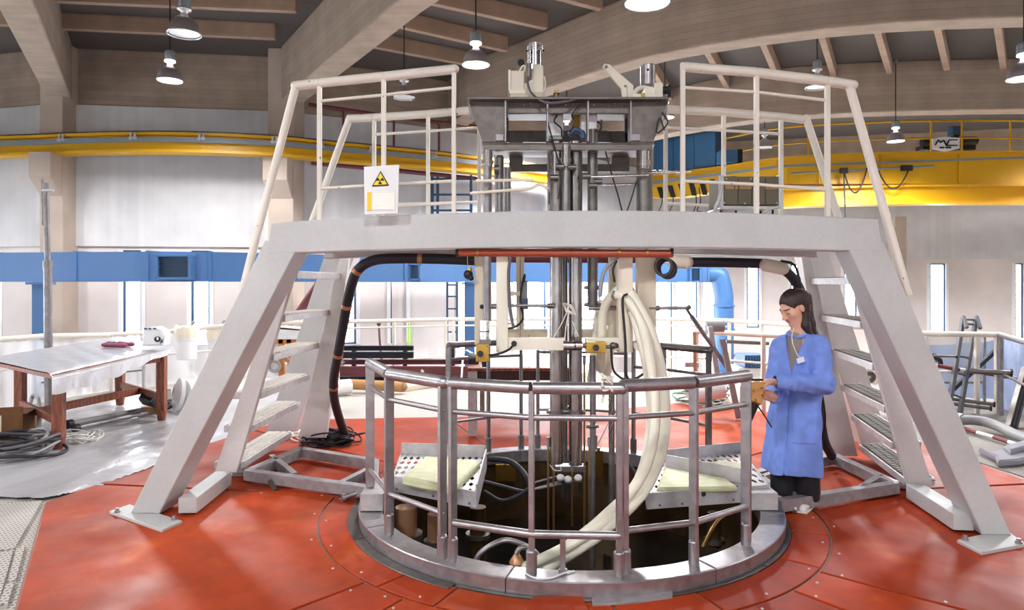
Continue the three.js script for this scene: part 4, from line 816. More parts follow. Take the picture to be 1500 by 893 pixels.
// ---------- drive motors on the tower ----------
{
  const d = TD + 0.14;
  const t = thing('drive_motor', 'cream gearbox with upright finned silver motor on the left of the tower top', 'motor', t0(775, 146, d));
  part(t, 'terminal_box', [vbar(747, 768, 103, 136, d - 0.05, 0.14, 0.008)], M.creamPlain); part(t, 'box_lid', vbar(744.5, 748, 102, 132, d - 0.07, 0.16, 0.004), M.ivory);
  part(t, 'box_base', vbar(746, 769, 131, 137, d - 0.07, 0.16, 0.004), M.ivory);
  part(t, 'gearbox', plate([t0(768, 141, d - 0.06), t0(797, 141, d - 0.06), t0(796, 96, d - 0.06), t0(781, 96, d - 0.06), t0(779, 116, d - 0.06), t0(768, 122, d - 0.06)], 0.16, 0.008), M.creamPlain);
  part(t, 'gearbox_foot', plate([t0(744, 146, d - 0.07), t0(799, 146, d - 0.07), t0(798, 134, d - 0.07), t0(766, 136, d - 0.07), t0(748, 137, d - 0.07)], 0.18, 0.01), M.beige);
  part(t, 'motor_can', vpipe(784, 66, 97, 21, d, 28), M.chrome);
  for (const y of [68, 72, 75]) part(t, 'fin_ring', vpipe(784, y - 0.7, y + 0.7, 22.5, d, 28), M.steel);
  part(t, 'top_cap', vpipe(784, 64.5, 66.5, 19, d, 24), M.steel);
  for (const [q, y] of [[779, 77], [786, 77], [772, 74], [796, 74]]) part(t, 'bolt', ball(t0(q, y, d - 0.05), 0.009, 8), M.black);
  part(t, 'hand_wheel', pipe(t0(762, 92, d + 0.02), t0(763.5, 92, d - 0.02), 0.026, 18), M.black);
  part(t, 'plug', [vpipe(775, 93, 112, 7, d - 0.1)], M.steelDark);
  part(t, 'cable', tube([t0(775, 110, d - 0.1), t0(773, 122, d - 0.12), t0(780, 138, d - 0.14), t0(800, 150, TD - 0.12), t0(826, 149, TD - 0.12), t0(845, 145, TD - 0.05)], 0.009, 8), M.cable);
  part(t, 'cable', tube([t0(797, 112, d - 0.06), t0(799, 122, d - 0.08), t0(797, 138, d - 0.08)], 0.005, 6), M.cableLt);
  part(t, 'lifting_bracket', tube([t0(761, 104, d - 0.05), t0(765, 97, d - 0.05), t0(769, 97, d - 0.05), t0(768, 104, d - 0.05)], 0.006, 6), M.ivory);
}
{
  const d = TD + 0.12;
  const t = thing('drive_motor', 'cream lever mechanism with plain silver motor on the right of the tower top', 'motor', t0(940, 146, d));
  part(t, 'lever_arm', plate([t0(912, 145, d - 0.04), t0(917, 145, d - 0.04), t0(927, 124, d - 0.04), t0(893, 94, d - 0.04), t0(885, 93, d - 0.04), t0(882.5, 98, d - 0.04), t0(886, 102, d - 0.04), t0(910, 130, d - 0.04)], 0.02, 0.003), M.creamPlain);
  part(t, 'lever_arm', plate([t0(914, 145, d + 0.05), t0(927, 145, d + 0.05), t0(927, 124, d + 0.05), t0(896, 99, d + 0.05), t0(888, 98, d + 0.05), t0(910, 128, d + 0.05)], 0.02, 0.003), M.creamPlain);
  part(t, 'pivot_bolt', pipe(t0(888, 98, d - 0.055), t0(888, 98, d + 0.05), 0.012, 10), M.steelDark); part(t, 'pivot_bolt', pipe(t0(916, 126, d - 0.055), t0(916, 126, d + 0.05), 0.009, 10), M.steelDark);
  part(t, 'support_block', vbar(919, 928, 124, 146, d - 0.06, 0.12, 0.004), M.creamPlain);
  part(t, 'motor_can', vpipe(949, 97, 125, 22, d, 28), M.steel); part(t, 'bolt', ball(t0(949, 102, d - 0.055), 0.009, 8), M.black); part(t, 'top_cap', vpipe(950, 95.5, 97.2, 19, d, 24), M.steelDark);
  const arch = []; for (let i = 0; i <= 8; i++) { const a = Math.PI - i / 8 * 2.4; arch.push(t0(942 + 13 * Math.cos(a), 140 - 12 * Math.sin(a), d - 0.05)); }
  part(t, 'curved_link', tube(arch, 0.016, 10), M.creamPlain);
  part(t, 'housing', [vbar(928, 962, 137, 144, d - 0.07, 0.14), plate([t0(944, 138, d - 0.07), t0(960, 138, d - 0.07), t0(960, 128, d - 0.07), t0(950, 126, d - 0.07), t0(944, 130, d - 0.07)], 0.12, 0.004)], M.ivory);
  part(t, 'end_block', vbar(958, 971, 121, 144, d - 0.04, 0.12, 0.005), M.creamPlain);
  part(t, 'base_plate', vbar(927, 976, 143.5, 146.5, d - 0.08, 0.18, 0.003), M.steelDark);
  part(t, 'oil_plug', [pipe(t0(942, 139, d - 0.09), t0(942, 139, d - 0.05), 0.016, 12)], M.brass);
  part(t, 'shaft_end', [pipe(t0(971, 132, d), t0(982, 132, d), 0.03, 14), pipe(t0(977, 132, d), t0(981, 132, d), 0.042, 14), vpipe(980, 135, 143, 6, d)], M.black);
}
{ const t = thing('cable_gland', 'small dark upright fitting on the tower top between the two motors', 'fitting', t0(815, 146, TD + 0.1)); part(t, 'body', [vpipe(815, 134, 146, 7, TD + 0.1), vpipe(815, 137, 140, 10, TD + 0.1)], M.steelDark); part(t, 'side_nut', pipe(t0(811, 135, TD + 0.08), t0(819, 135, TD + 0.08), 0.012, 8), M.brass); }
// ---------- guide tubes hanging into the pool ----------
function guideTube(label, x, w, y0, y1, d, m, extra) {
  const t = thing('guide_tube', label, 'tube', t0(x, y1, d), 'guide tubes hanging from the tower into the pool');
  part(t, 'tube_body', vpipe(x, y0, y1, w, d, 22), m);
  for (const y of extra || []) part(t, 'collar', [vpipe(x, y - 3, y + 3, w + 4, d, 20), pipe(t0(x - w / 2 - 5, y, d - 0.02), t0(x + w / 2 + 5, y, d - 0.02), 0.012, 8)], M.steelDark);
  return t;
}
guideTube('thick left guide tube between the white frame posts, bright steel', 815, 19, 208, 678, 4.98, M.tube, [603]);
guideTube('thin dark tube just behind the thick left guide tube', 827, 9, 212, 676, 5.06, M.steelDark, [597]);
guideTube('thick right guide tube ending above the white floats in the pool', 843, 20, 208, 680, 5.0, M.tube, [603]);
guideTube('dark upper tube to the right of the thick guide tubes', 868, 15, 190, 446, 5.06, M.steelDark, [421, 446]);
guideTube('slim bright tube right of the thick guide tubes, with a clamp at the pool edge', 868, 8, 520, 830, 5.02, M.steelDull, [624]);
guideTube('square brown-grey rod wrapped with rope behind the front railing', 896, 9, 560, 790, 4.86, M.steelDark, []);
for (const [x, y0, y1, d, lab] of [[803, 640, 780, 4.97, 'leftmost thin golden rod going down into the dark water'], [811, 676, 780, 5.0, 'second thin golden rod below the thick left tube'], [838, 676, 770, 5.0, 'third thin golden rod below the thick right tube'], [856, 520, 786, 5.04, 'thin golden rod between the thick right tube and the slim tube'], [863, 640, 800, 4.9, 'thin golden rod right of the white floats']]) {
  const t = thing('control_rod', lab, 'rod', t0(x, y1, d), 'thin rods going into the pool'); part(t, 'rod', vpipe(x, y0, y1, 3.2, d, 8), M.rod); part(t, 'sleeve', vpipe(x, y0, y0 + 14, 5, d, 10), M.steelDull);
}
for (const [x, y0, y1, d] of [[762, 375, 720, 4.95], [775, 490, 650, 5.0]]) { const t = thing('thin_wire', x < 770 ? 'thin straight wire hanging beside the white frame into the pool' : 'thin straight wire hanging before the dark desk', 'wire', t0(x, y1, d)); part(t, 'strand', vpipe(x, y0, y1, 0.9, d, 6), M.black); part(t, 'end_ferrule', vpipe(x, y0, y0 + 5, 2, d, 6), M.brass); }
// white round floats on a bracket inside the pool
{
  const t = thing('float_bracket', 'dark bracket below the guide tubes carrying fittings inside the pool', 'bracket', t0(840, 705, 5.0));
  part(t, 'bracket_plate', [vbar(812, 858, 683, 692, 5.02, 0.1), pipe(t0(775, 718, 5.0), t0(845, 704, 5.0), 0.011, 8), pipe(t0(775, 709, 5.1), t0(815, 698, 5.1), 0.009, 8)], M.steelDark);
  for (const [q, a, b] of [[824, 704, 728], [832, 706, 734], [850, 700, 722]]) part(t, 'drop_fitting', vpipe(q, a, b, 5, 5.0), M.black);
  part(t, 'wire_loop', tube([t0(806, 681, 4.96), t0(812, 688, 4.95), t0(822, 688, 4.95), t0(818, 678, 4.95)], 0.004, 6), M.cableLt);
}
for (const [x, y, lab] of [[821, 699, 'white round float, leftmost of the three under the guide tubes'], [832, 701.5, 'white round float, middle one under the guide tubes'], [847, 699.5, 'white round float, rightmost of the three under the guide tubes']]) {
  const p = t0(x, y, 4.93), t = thing('float', lab, 'float', p, 'white floats in the pool'); part(t, 'dome', ball(p, 0.029, 16, 0.85), M.white); part(t, 'base_ring', pipe(p.clone().add(V(0, -0.026, 0)), p.clone().add(V(0, -0.014, 0)), 0.026, 14), M.steelDark);
}
// ---------- beige lifting frame hanging in the tower ----------
{
  const d = 4.86;
  const t = thing('lifting_frame', 'cream painted U-shaped lifting frame hanging under the bridge around the guide tubes', 'frame', t0(816, 518, d));
  part(t, 'front_upright', vbar(727, 744, 374, 516, d - 0.05, 0.1), M.ivory); part(t, 'front_upright', vbar(906, 927, 374, 516, d - 0.05, 0.1), M.creamPlain);
  part(t, 'outer_upright', vbar(695, 713, 374, 505, d + 0.02, 0.09), M.beige); part(t, 'outer_upright', vbar(934, 961, 374, 500, d + 0.1, 0.09), M.beige);
  part(t, 'back_upright', vbar(756, 768, 374, 486, d + 0.3, 0.08), M.beige); part(t, 'back_upright', vbar(893, 905, 374, 486, d + 0.3, 0.08), M.beige);
  part(t, 'front_cross_member', vbar(744, 827, 495, 513, d - 0.04, 0.08), M.ivory); part(t, 'front_cross_member', vbar(858, 907, 495, 513, d - 0.04, 0.08), M.ivory);
  part(t, 'back_cross_member', vbar(744, 802, 482, 495, d + 0.26, 0.06), M.beige); part(t, 'back_cross_member', vbar(850, 906, 482, 495, d + 0.26, 0.06), M.beige);
  part(t, 'bracket', vbar(744, 762, 427, 433, d + 0.2, 0.1), M.beige);
  for (const [q, y] of [[753, 503], [902, 506]]) part(t, 'grommet', [pipe(t0(q, y, d - 0.052), t0(q, y, d - 0.03), 0.02, 16)], M.black);
  part(t, 'round_flange', pipe(t0(937, 505, d - 0.06), t0(937, 505, d + 0.06), 0.045, 22), M.ivory);
  for (const [q, y] of [[931, 500], [943, 509], [943, 500]]) part(t, 'bolt', ball(t0(q, y, d - 0.062), 0.007, 8), M.brass);
}
// horizontal tubes at half height
{
  const d = 4.83, t = thing('cross_tube', 'horizontal grey steel tube crossing the cream frame on the left', 'tube', t0(755, 452, d));
  part(t, 'tube_body', [pipe(t0(709, 449, d - 0.02), t0(727, 448.5, d - 0.02), 0.017, 12), pipe(t0(742, 447, d), t0(806, 448, d), 0.011, 12)], M.steelDull); part(t, 'end_cap', ball(t0(706, 449, d - 0.02), 0.017, 12), M.black); part(t, 'coupling', pipe(t0(802, 448, d), t0(812, 448, d), 0.017, 12), M.steelDark);
  const u = thing('cross_tube', 'horizontal grey steel tube passing behind the cream hoses to the right', 'tube', t0(940, 455, 4.98));
  part(u, 'tube_body', [pipe(t0(862, 451, 4.98), t0(950, 451, 4.98), 0.017, 12), pipe(t0(950, 451, 4.98), t0(1008, 451, 4.98), 0.012, 12)], M.steelDull); part(u, 'coupling', pipe(t0(950, 451, 4.98), t0(966, 451, 4.98), 0.022, 12), M.steelDark); part(u, 'end_cap', ball(t0(1009, 450, 4.98), 0.019, 12), M.steelDark);
  part(u, 'stay', [pipe(t0(1006, 453, 4.98), t0(1044, 508, 5.5), 0.012, 10)], M.steelDull);
}
// yellow gearboxes
{
  const d = 4.7, t = thing('valve_gearbox', 'yellow gearbox with black knob and upright silver motor left of the cream frame', 'gearbox', t0(707, 531, d));
  part(t, 'body', vbar(697, 716, 504, 530, d, 0.09, 0.006), M.gold); part(t, 'knob', pipe(t0(703.5, 518, d - 0.03), t0(703.5, 518, d), 0.022, 18), M.black); part(t, 'motor_can', vpipe(710, 469, 497, 14, d + 0.045, 20), M.chrome); part(t, 'band', vpipe(710, 484.5, 486, 14.6, d + 0.045, 20), M.black);
  part(t, 'adapter', vbar(702, 718, 497, 505, d + 0.01, 0.07, 0.004), M.steelDark); part(t, 'lower_shaft', vpipe(709, 530, 537, 7, d + 0.04), M.black); part(t, 'rail_rod', vpipe(714, 374, 470, 11, d + 0.08), M.steelDull);
  for (const [q, y] of [[699.5, 507], [713, 507], [699.5, 527], [713, 527]]) part(t, 'bolt', ball(t0(q, y, d - 0.002), 0.005, 6), M.steel);
  const u = thing('valve_gearbox', 'yellow gearbox with lying silver motor in the middle of the cream frame', 'gearbox', t0(873, 518, d));
  part(u, 'body', vbar(859, 888, 501, 517, d, 0.09, 0.006), M.gold); part(u, 'knob', pipe(t0(873, 509, d - 0.03), t0(873, 509, d), 0.022, 18), M.black); part(u, 'motor_can', pipe(t0(825, 506, d + 0.04), t0(853, 506, d + 0.04), 0.034, 20), M.chrome); part(u, 'band', pipe(t0(841, 506, d + 0.04), t0(842.5, 506, d + 0.04), 0.0355, 20), M.black);
  part(u, 'coupling', pipe(t0(853, 506, d + 0.04), t0(859, 506, d + 0.04), 0.02, 12), M.steelDark); part(u, 'output_shaft', [pipe(t0(888, 508, d + 0.04), t0(898, 508, d + 0.04), 0.012, 10), ball(t0(898, 506, d + 0.04), 0.025)], M.steelDark);
}
{ const d = 5.1, t = thing('limit_switch', 'dark grey switch box hanging on a beige post behind the cream frame', 'switch', t0(768, 455, d)); part(t, 'body', vbar(763, 773, 411, 438, d, 0.06), M.grayBus); part(t, 'connector', vbar(764, 774, 436, 453, d, 0.05), M.blueDark); part(t, 'cable', tube([t0(768, 411, d), t0(769, 402, d), t0(766, 412, d - 0.03), t0(762, 440, d - 0.03), t0(766, 465, d - 0.02), t0(756, 478, d - 0.02), t0(744, 481, d - 0.02)], 0.008, 8), M.black); }
{ const t = thing('hanging_plug', 'dark plug with brass end dangling under the beam left of the tower', 'plug', t0(687, 410, 4.85)); part(t, 'plug_body', [ball(t0(686, 402, 4.85), 0.034, 12), ball(t0(690, 407, 4.83), 0.02, 10)], M.black); part(t, 'brass_end', vpipe(688, 392, 398, 7, 4.85), M.brass); part(t, 'wire', vpipe(685, 376, 394, 1.2, 4.85, 6), M.brass); }
// grey cables inside the frame
for (const [c, r, m, lab] of [[[[748, 376], [745, 400], [747, 450], [752, 478]], 0.011, M.cable, 'grey cable hanging down behind the left cream upright'], [[[905, 376], [888, 392], [881, 412], [879, 432]], 0.014, M.grayHose, 'grey hose curving down left of the cream hoses'], [[[903, 382], [898, 395], [900, 412]], 0.008, M.black, 'black cable left of the right cream upright'],
  [[[918, 431], [912, 440], [916, 500], [917, 545], [925, 556], [945, 545], [955, 528]], 0.009, M.black, 'thin black cable looping over the cream hoses'], [[[895, 508], [898, 540], [908, 552], [917, 556]], 0.008, M.black, 'black cable from the middle yellow gearbox'], [[[700, 512], [712, 520], [730, 518], [745, 512], [752, 505]], 0.008, M.black, 'black cable below the left cream upright']])
  solo('cable', lab, 'cable', tube(c.map(([a, b], i) => t0(a, b, 4.72 + (i > 2 ? 0 : 0.02))), r, 8), m);
{ // loops of dark cable at the right top
  const t = thing('cable_coil', 'black cable coil hung under the bridge at the right of the cream frame', 'cable', t0(972, 405, 4.95));
  for (let k = 0; k < 5; k++) { const p = []; for (let i = 0; i <= 14; i++) { const a = i / 14 * 6.28; p.push(t0(972 + k * 1.5 + 12 * Math.cos(a + k), 390 + 13 * Math.sin(a + k) + k, 4.9 + k * 0.03)); } part(t, 'turn', tube(p.slice(0, 14), 0.012, 6, 40, true), k % 2 ? M.black : M.cable); }
}
{ // tangle of white wire tied to a tube
  const d = 4.88, t = thing('wire_tangle', 'tangle of white wire tied to the thick left guide tube', 'wire', t0(835, 470, d));
  for (let k = 0; k < 5; k++) { const p = []; for (let i = 0; i < 14; i++) { const a = i / 14 * 6.28; p.push(t0(834 + (6 + k * 0.8) * Math.cos(a), 452 + (6 + k * 0.5) * Math.sin(a + k * 0.3), d - 0.03 - 0.008 * k + 0.01 * Math.sin(a * 2 + k))); } part(t, 'loop', tube(p, 0.0045, 6, 40, true), M.cableLt); }
  for (const c of [[[831, 456], [822, 475], [811, 495], [810, 516]], [[833, 458], [829, 480], [826, 512]], [[838, 470], [843, 482], [847, 492]]]) part(t, 'tail', tube(c.map(([a, b]) => t0(a, b, d - 0.05)), 0.0045, 6), M.cableLt);
}
// rope knot on the front railing
{ const t = thing('rope_bundle', 'beige rope and small dark valve tied at the front railing top', 'rope', t0(889, 590, 4.0)); const p = []; for (let i = 0; i < 24; i++) p.push(P(890 + 8 * Math.sin(i * 1.3), 558 + 10 * Math.cos(i * 0.9) + i * 0.3, 3.66 + 0.03 * Math.sin(i * 2.1))); part(t, 'rope', tube(p, 0.006, 6, 120), M.cableLt); part(t, 'tail', tube([P(888, 565, 3.68), P(884, 578, 3.68), P(882, 588, 3.68)], 0.007, 6), M.cableLt); }
{ const t = thing('rope_strand', 'frayed brown rope hanging along the square rod', 'rope', t0(897, 640, 4.8)); for (let k = 0; k < 4; k++) { const p = []; for (let i = 0; i < 9; i++) p.push(t0(895 + 2.6 * Math.sin(i * 1.2 + k * 1.6), 585 + i * 8, 4.79 + 0.012 * Math.cos(i * 1.2 + k * 1.6))); part(t, 'strand', tube(p, 0.006, 6), k % 2 ? M.cable : M.steelDark); } }
// ---------- cream hoses ----------
for (const [c, r, lab] of [
  [[[893, 470, 5.12], [896, 440, 5.0], [908, 424, 4.92], [922, 428, 4.85], [940, 456, 4.76], [958, 500, 4.7], [971, 560, 4.62], [974, 620, 4.52], [966, 670, 4.4], [942, 720, 4.25], [905, 758, 4.12], [866, 790, 4.02], [800, 832, 3.95]], 0.037, 'outer thick cream hose arching out of the tower down into the pool'],
  [[[880, 540, 5.06], [882, 470, 5.0], [888, 445, 4.95], [902, 432, 4.86], [920, 440, 4.78], [940, 476, 4.7], [953, 530, 4.55], [960, 600, 4.44], [953, 662, 4.32], [930, 712, 4.19], [890, 752, 4.12], [850, 786, 4.0], [780, 836, 3.95]], 0.033, 'middle cream hose arching beside the thick one'],
  [[[916, 505, 5.0], [918, 470, 4.93], [925, 455, 4.8], [944, 520, 4.66], [953, 590, 4.6], [951, 640, 4.52], [940, 690, 4.38], [914, 738, 4.2], [870, 775, 4.02], [830, 800, 3.94], [770, 830, 3.92]], 0.03, 'inner cream hose nearest to the front railing']]) {
  const t = thing('cream_hose', lab, 'hose', t0(...c[c.length - 1]), 'cream hoses arching into the pool'); part(t, 'hose_body', tube(c.map((q) => t0(...q)), r, 14, 90), M.hose);
  const b = c[Math.floor(c.length * 0.25)], n = c[Math.floor(c.length * 0.25) + 1]; const A = t0(...b), D = t0(...n).sub(A).normalize(); part(t, 'hose_clamp', pipe(A.clone().addScaledVector(D, -0.012), A.clone().addScaledVector(D, 0.012), r * 1.1, 16), M.steel);
}
for (const [c, lab] of [[[[880, 445, 5.1], [874, 480, 5.1], [868, 540, 5.1], [866, 556, 5.1]], 'short cream hose tail hanging down left of the arching hoses'], [[[900, 450, 5.12], [896, 490, 5.12], [890, 540, 5.1], [888, 552, 5.1]], 'second short cream hose tail hanging under the middle gearbox']]) solo('cream_hose', lab, 'hose', tube(c.map((q) => t0(...q)), 0.032, 12, 30), M.hose, undefined, 'cream hose tails');
// ---------- black insulated hoses ----------
function bandHose(label, pts, r, bands, cap) {
  const t = thing('insulated_hose', label, 'hose', t0(...pts[pts.length - 1])); const c = new THREE.CatmullRomCurve3(pts.map((q) => t0(...q)));
  part(t, 'hose_body', tube(pts.map((q) => t0(...q)), r, 14, 90), M.rubber);
  for (const u of bands) { const a = c.getPointAt(u), d = c.getTangentAt(u); part(t, 'copper_band', pipe(a.clone().addScaledVector(d, -0.018), a.clone().addScaledVector(d, 0.018), r * 1.08, 16), M.copper); }
  return t;
}
bandHose('thick black hose with copper bands bending down beside the left stairs', [[694, 381, 5.5], [640, 379, 5.5], [575, 378.5, 5.5], [545, 382, 5.55], [524, 396, 5.6], [513, 425, 5.7], [504, 470, 5.85], [495, 520, 6.1], [489, 556, 6.35], [490, 585, 6.6], [498, 615, 6.85], [509, 645, 7.05]], 0.042, [0.13, 0.3, 0.41, 0.58, 0.73]);
{ const t = bandHose('thick black hose under the bridge running down behind the woman', [[985, 384, 5.5], [1030, 384, 5.5], [1090, 385, 5.5], [1130, 388, 5.52], [1155, 400, 5.55], [1172, 425, 5.6], [1184, 460, 5.65], [1192, 510, 5.7], [1198, 580, 5.75], [1206, 640, 5.85], [1218, 667, 6.0]], 0.04, []);
  for (const [q, y, x2, y2] of [[988, 383, 1006, 384], [1122, 388, 1146, 393]]) part(t, 'wrapped_joint', [pipe(t0(q, y, 5.46), t0(x2, y2, 5.46), 0.052, 16), ...[0, 0.33, 0.66, 1].map((u) => { const a = t0(ease(q, x2, u), ease(y, y2, u), 5.46); return ball(a, 0.053, 14); })], M.creamPlain, 'white taped joint');
  solo('cable', 'thin black cable hanging from the bridge down behind the woman to the floor', 'cable', tube([[1145, 382, 5.4], [1165, 390, 5.4], [1174, 430, 5.4], [1186, 480, 5.42], [1196, 540, 5.45], [1206, 590, 5.5], [1208, 620, 5.55], [1203, 650, 5.7], [1200, 668, 5.9]].map((q) => t0(...q)), 0.011, 8), M.black);
}
// bent pipes standing in the front of the pool
{
  const t = thing('bent_pipe', 'large bent steel pipe arching out of the water at the front of the pool', 'pipe', P(735, 835, 3.98)); part(t, 'pipe_body', tube([P(690, 870, 4.0), P(697, 822, 4.0), P(712, 803, 4.0), P(740, 791, 4.0), P(770, 799, 4.02), P(790, 815, 4.04), P(799, 836, 4.05), P(801, 870, 4.05)], 0.016, 12, 50), M.steel); part(t, 'end_collar', pipe(P(697, 830, 4.0), P(697, 824, 4.0), 0.02), M.steelDark);
  const u = thing('hook_pipe', 'small hooked steel pipe with a conical nozzle at the front of the pool', 'pipe', P(765, 835, 3.94)); part(u, 'pipe_body', tube([P(758, 822, 3.94), P(757, 810, 3.94), P(763, 802, 3.94), P(773, 803, 3.95), P(779, 815, 3.96), P(782, 850, 3.98)], 0.015, 12, 40), M.steel); part(u, 'nozzle', lathe([[0, 0.075], [0.018, 0.07], [0.045, 0.025], [0.04, 0.012], [0.02, -0.02], [0, -0.025]], 18, P(757, 829, 3.94)), M.copper);
  const w = thing('white_string', 'thin white string laid over the front of the rim', 'string', P(770, 842, 3.72)); part(w, 'strand', tube([rp(-12.4, RIMH + 0.006, 1.48), rp(-11, RIMH + 0.006, 1.5), rp(-8, RIMH + 0.006, 1.49), rp(-5, RIMH + 0.008, 1.42), rp(-3, RIMH + 0.006, 1.39)], 0.005, 6), M.white); part(w, 'loop', tube([rp(-12.4, RIMH + 0.006, 1.48), rp(-13.4, RIMH + 0.006, 1.45), rp(-12.6, RIMH + 0.006, 1.41), rp(-11.4, RIMH + 0.006, 1.41)], 0.005, 6), M.white);
}
// fittings in the pool seen under and between the trays
for (const [x, y0, y1, d, w, m, lab] of [[595, 742, 830, 4.9, 32, M.copper, 'brown upright pipe under the left tray, leftmost'], [637, 752, 830, 4.85, 22, M.copper, 'brown upright pipe under the left tray, second from the left'], [700, 742, 840, 5.2, 24, M.poolWall, 'dark brown upright pipe right of the left tray'], [1046, 750, 800, 4.8, 20, M.poolWall, 'brown upright pipe under the right tray']]) {
  const t = thing('pool_pipe', lab, 'pipe', t0(x, y1, d), 'upright pipes inside the pool'); part(t, 'pipe_body', vpipe(x, y0, y1, w, d, 18), m); part(t, 'pipe_flange', vpipe(x, y0 + 38, y0 + 44, w * 1.5, d, 18), M.steelDark);
}
for (const [c, r, lab] of [[[[718, 672, 5.9], [745, 675, 5.8], [765, 690, 5.7], [775, 712, 5.6], [777, 760, 5.6]], 0.024, 'dark hose arching behind the left tray in the pool'], [[[708, 705, 5.4], [735, 712, 5.4], [770, 720, 5.4], [800, 712, 5.3], [850, 700, 5.3]], 0.016, 'dark pipe crossing the pool below the guide tubes'], [[[710, 720, 5.2], [735, 733, 5.2], [760, 725, 5.2], [775, 715, 5.2]], 0.014, 'dark cable sagging right of the left tray'], [[[910, 668, 5.6], [925, 685, 5.5], [940, 705, 5.4]], 0.014, 'dark hose left of the right tray'], [[[1030, 800, 4.4], [1040, 780, 4.5], [1050, 765, 4.6], [1062, 752, 4.7]], 0.014, 'brass coloured pipe slanting under the right tray']]) solo('pool_hose', lab, 'hose', tube(c.map((q) => t0(...q)), r, 10), lab.includes('brass') ? M.brass : M.rubber);
{ const t = thing('gold_reflection_plate', 'golden reflection on the back pool wall left of the guide tubes, built as a plate', 'plate', t0(742, 702, 6.2)); part(t, 'plate', vbar(726, 755, 680, 705, 6.25, 0.02), M.brass); part(t, 'clip', vbar(738, 742, 676, 682, 6.22, 0.03), M.steelDark);  // golden reflection on the steel wall, put into brass coloured plates
  const u = thing('gold_reflection_plate', 'golden reflection on the back pool wall right of the guide tubes, built as a plate', 'plate', t0(877, 700, 6.2)); part(u, 'plate', vbar(870, 884, 660, 700, 6.25, 0.02), M.brass); part(u, 'clip', vbar(875, 879, 656, 662, 6.22, 0.03), M.steelDark); }
// ================= TRAYS WITH PADS =================
function tray(label, front, back, h, lip, opt) {
  // front/back: left and right plan corners as [px, py] at height h
  const [fl, fr] = front.map((q) => G(...q, h)), [bl, br] = back.map((q) => G(...q, h));
  const t = thing('perforated_tray', label, 'tray', V((fl.x + br.x) / 2, h - 0.1, (fl.z + br.z) / 2), 'perforated trays on the pool rim');
  part(t, 'perforated_floor', slab([fl, fr, br, bl].map((p) => [p.x, p.z]), h - 0.004, h, 0), M.grate);
  const wall = (a, b, y0, y1, nm = 'side_wall') => part(t, nm, bar(V(a.x, (y0 + y1) / 2, a.z), V(b.x, (y0 + y1) / 2, b.z), 0.012, y1 - y0, undefined, 0.002), M.alu);
  wall(fl, fr, h - 0.1, h + lip, 'front_lip'); wall(bl, br, h - 0.05, h + 0.09, 'back_wall'); wall(fl, bl, h - 0.1, h + 0.01); wall(fr, br, h - 0.1, h + (opt.tall || 0.01));
  const m = fl.clone().lerp(fr, opt.hole); part(t, 'lip_hole', pipe(V(m.x, h - 0.02, m.z - 0.002), V(m.x, h - 0.02, m.z + 0.009), 0.018, 16), M.black);
  for (const f of opt.bolts || []) { const q = fl.clone().lerp(fr, f); part(t, 'bolt', ball(V(q.x, h - 0.075, q.z + 0.007), 0.009, 8), M.steelDark); }
  const e = opt.box.map((q) => G(...q, RIMH + 0.001)); part(t, 'rim_bracket', rbox((e[0].x + e[1].x) / 2, RIMH + 0.065, (e[0].z + e[1].z) / 2, Math.abs(e[1].x - e[0].x), 0.12, 0.24, 0.005), M.alu);
  return t;
}
tray('perforated steel tray at the left of the pool with a yellowish pad', [[576, 699], [698, 722]], [[588, 664], [712, 668]], 0.24, 0.012, { hole: 0.27, bolts: [0.05, 0.5, 0.92], box: [[533, 741], [566, 741]], tall: 0.06 });
tray('perforated steel tray at the right of the pool with a divided yellowish pad', [[948, 724], [1126, 712]], [[942, 678], [1086, 662]], 0.22, 0.012, { hole: 0.45, bolts: [0.1, 0.28, 0.7], box: [[1092, 742], [1128, 738]] });
function pad(label, c, h, th) { const t = thing('cushion_pad', label, 'pad', V(0, h, 0).add(V(G(...c[0], h).x, 0, G(...c[0], h).z)), 'yellowish pads on the trays'); part(t, 'cushion', slab(c.map((q) => g2(...q, h + th)), h + 0.001, h + th, 0.015), M.pad); const s = c.map((q) => { const p = G(...q, h + th); p.y = h + th * 0.5; return p; }), cc = s.reduce((a, b) => a.clone().add(b), V(0, 0, 0)).multiplyScalar(1 / s.length); part(t, 'seam_piping', s.map((p, i) => pipe(p.clone().lerp(cc, 0.004), s[(i + 1) % s.length].clone().lerp(cc, 0.004), 0.004, 6)), M.pad); return t; }
pad('pale yellow pad lying on the left perforated tray', [[590, 697], [665, 712], [703, 674], [622, 667]], 0.242, 0.055);
pad('pale yellow pad in the front half of the right tray', [[962, 714], [1080, 712], [1066, 700], [974, 684]], 0.222, 0.03);
pad('pale yellow pad in the back half of the right tray beyond the divider', [[1040, 684], [1086, 696], [1090, 678], [1052, 672]], 0.222, 0.03);
{ const t = thing('tray_divider', 'upright aluminium divider plate across the right tray', 'plate', G(1020, 700, 0.24)); const a = G(975, 684, 0.225), b = G(1085, 706, 0.225); part(t, 'plate', bar(a.clone().add(V(0, 0.05, 0)), b.clone().add(V(0, 0.05, 0)), 0.01, 0.1, undefined, 0.002), M.alu); part(t, 'foot_flange', bar(a.clone().add(V(0, 0.003, 0.02)), b.clone().add(V(0, 0.003, 0.02)), 0.04, 0.004, undefined, 0), M.alu); }
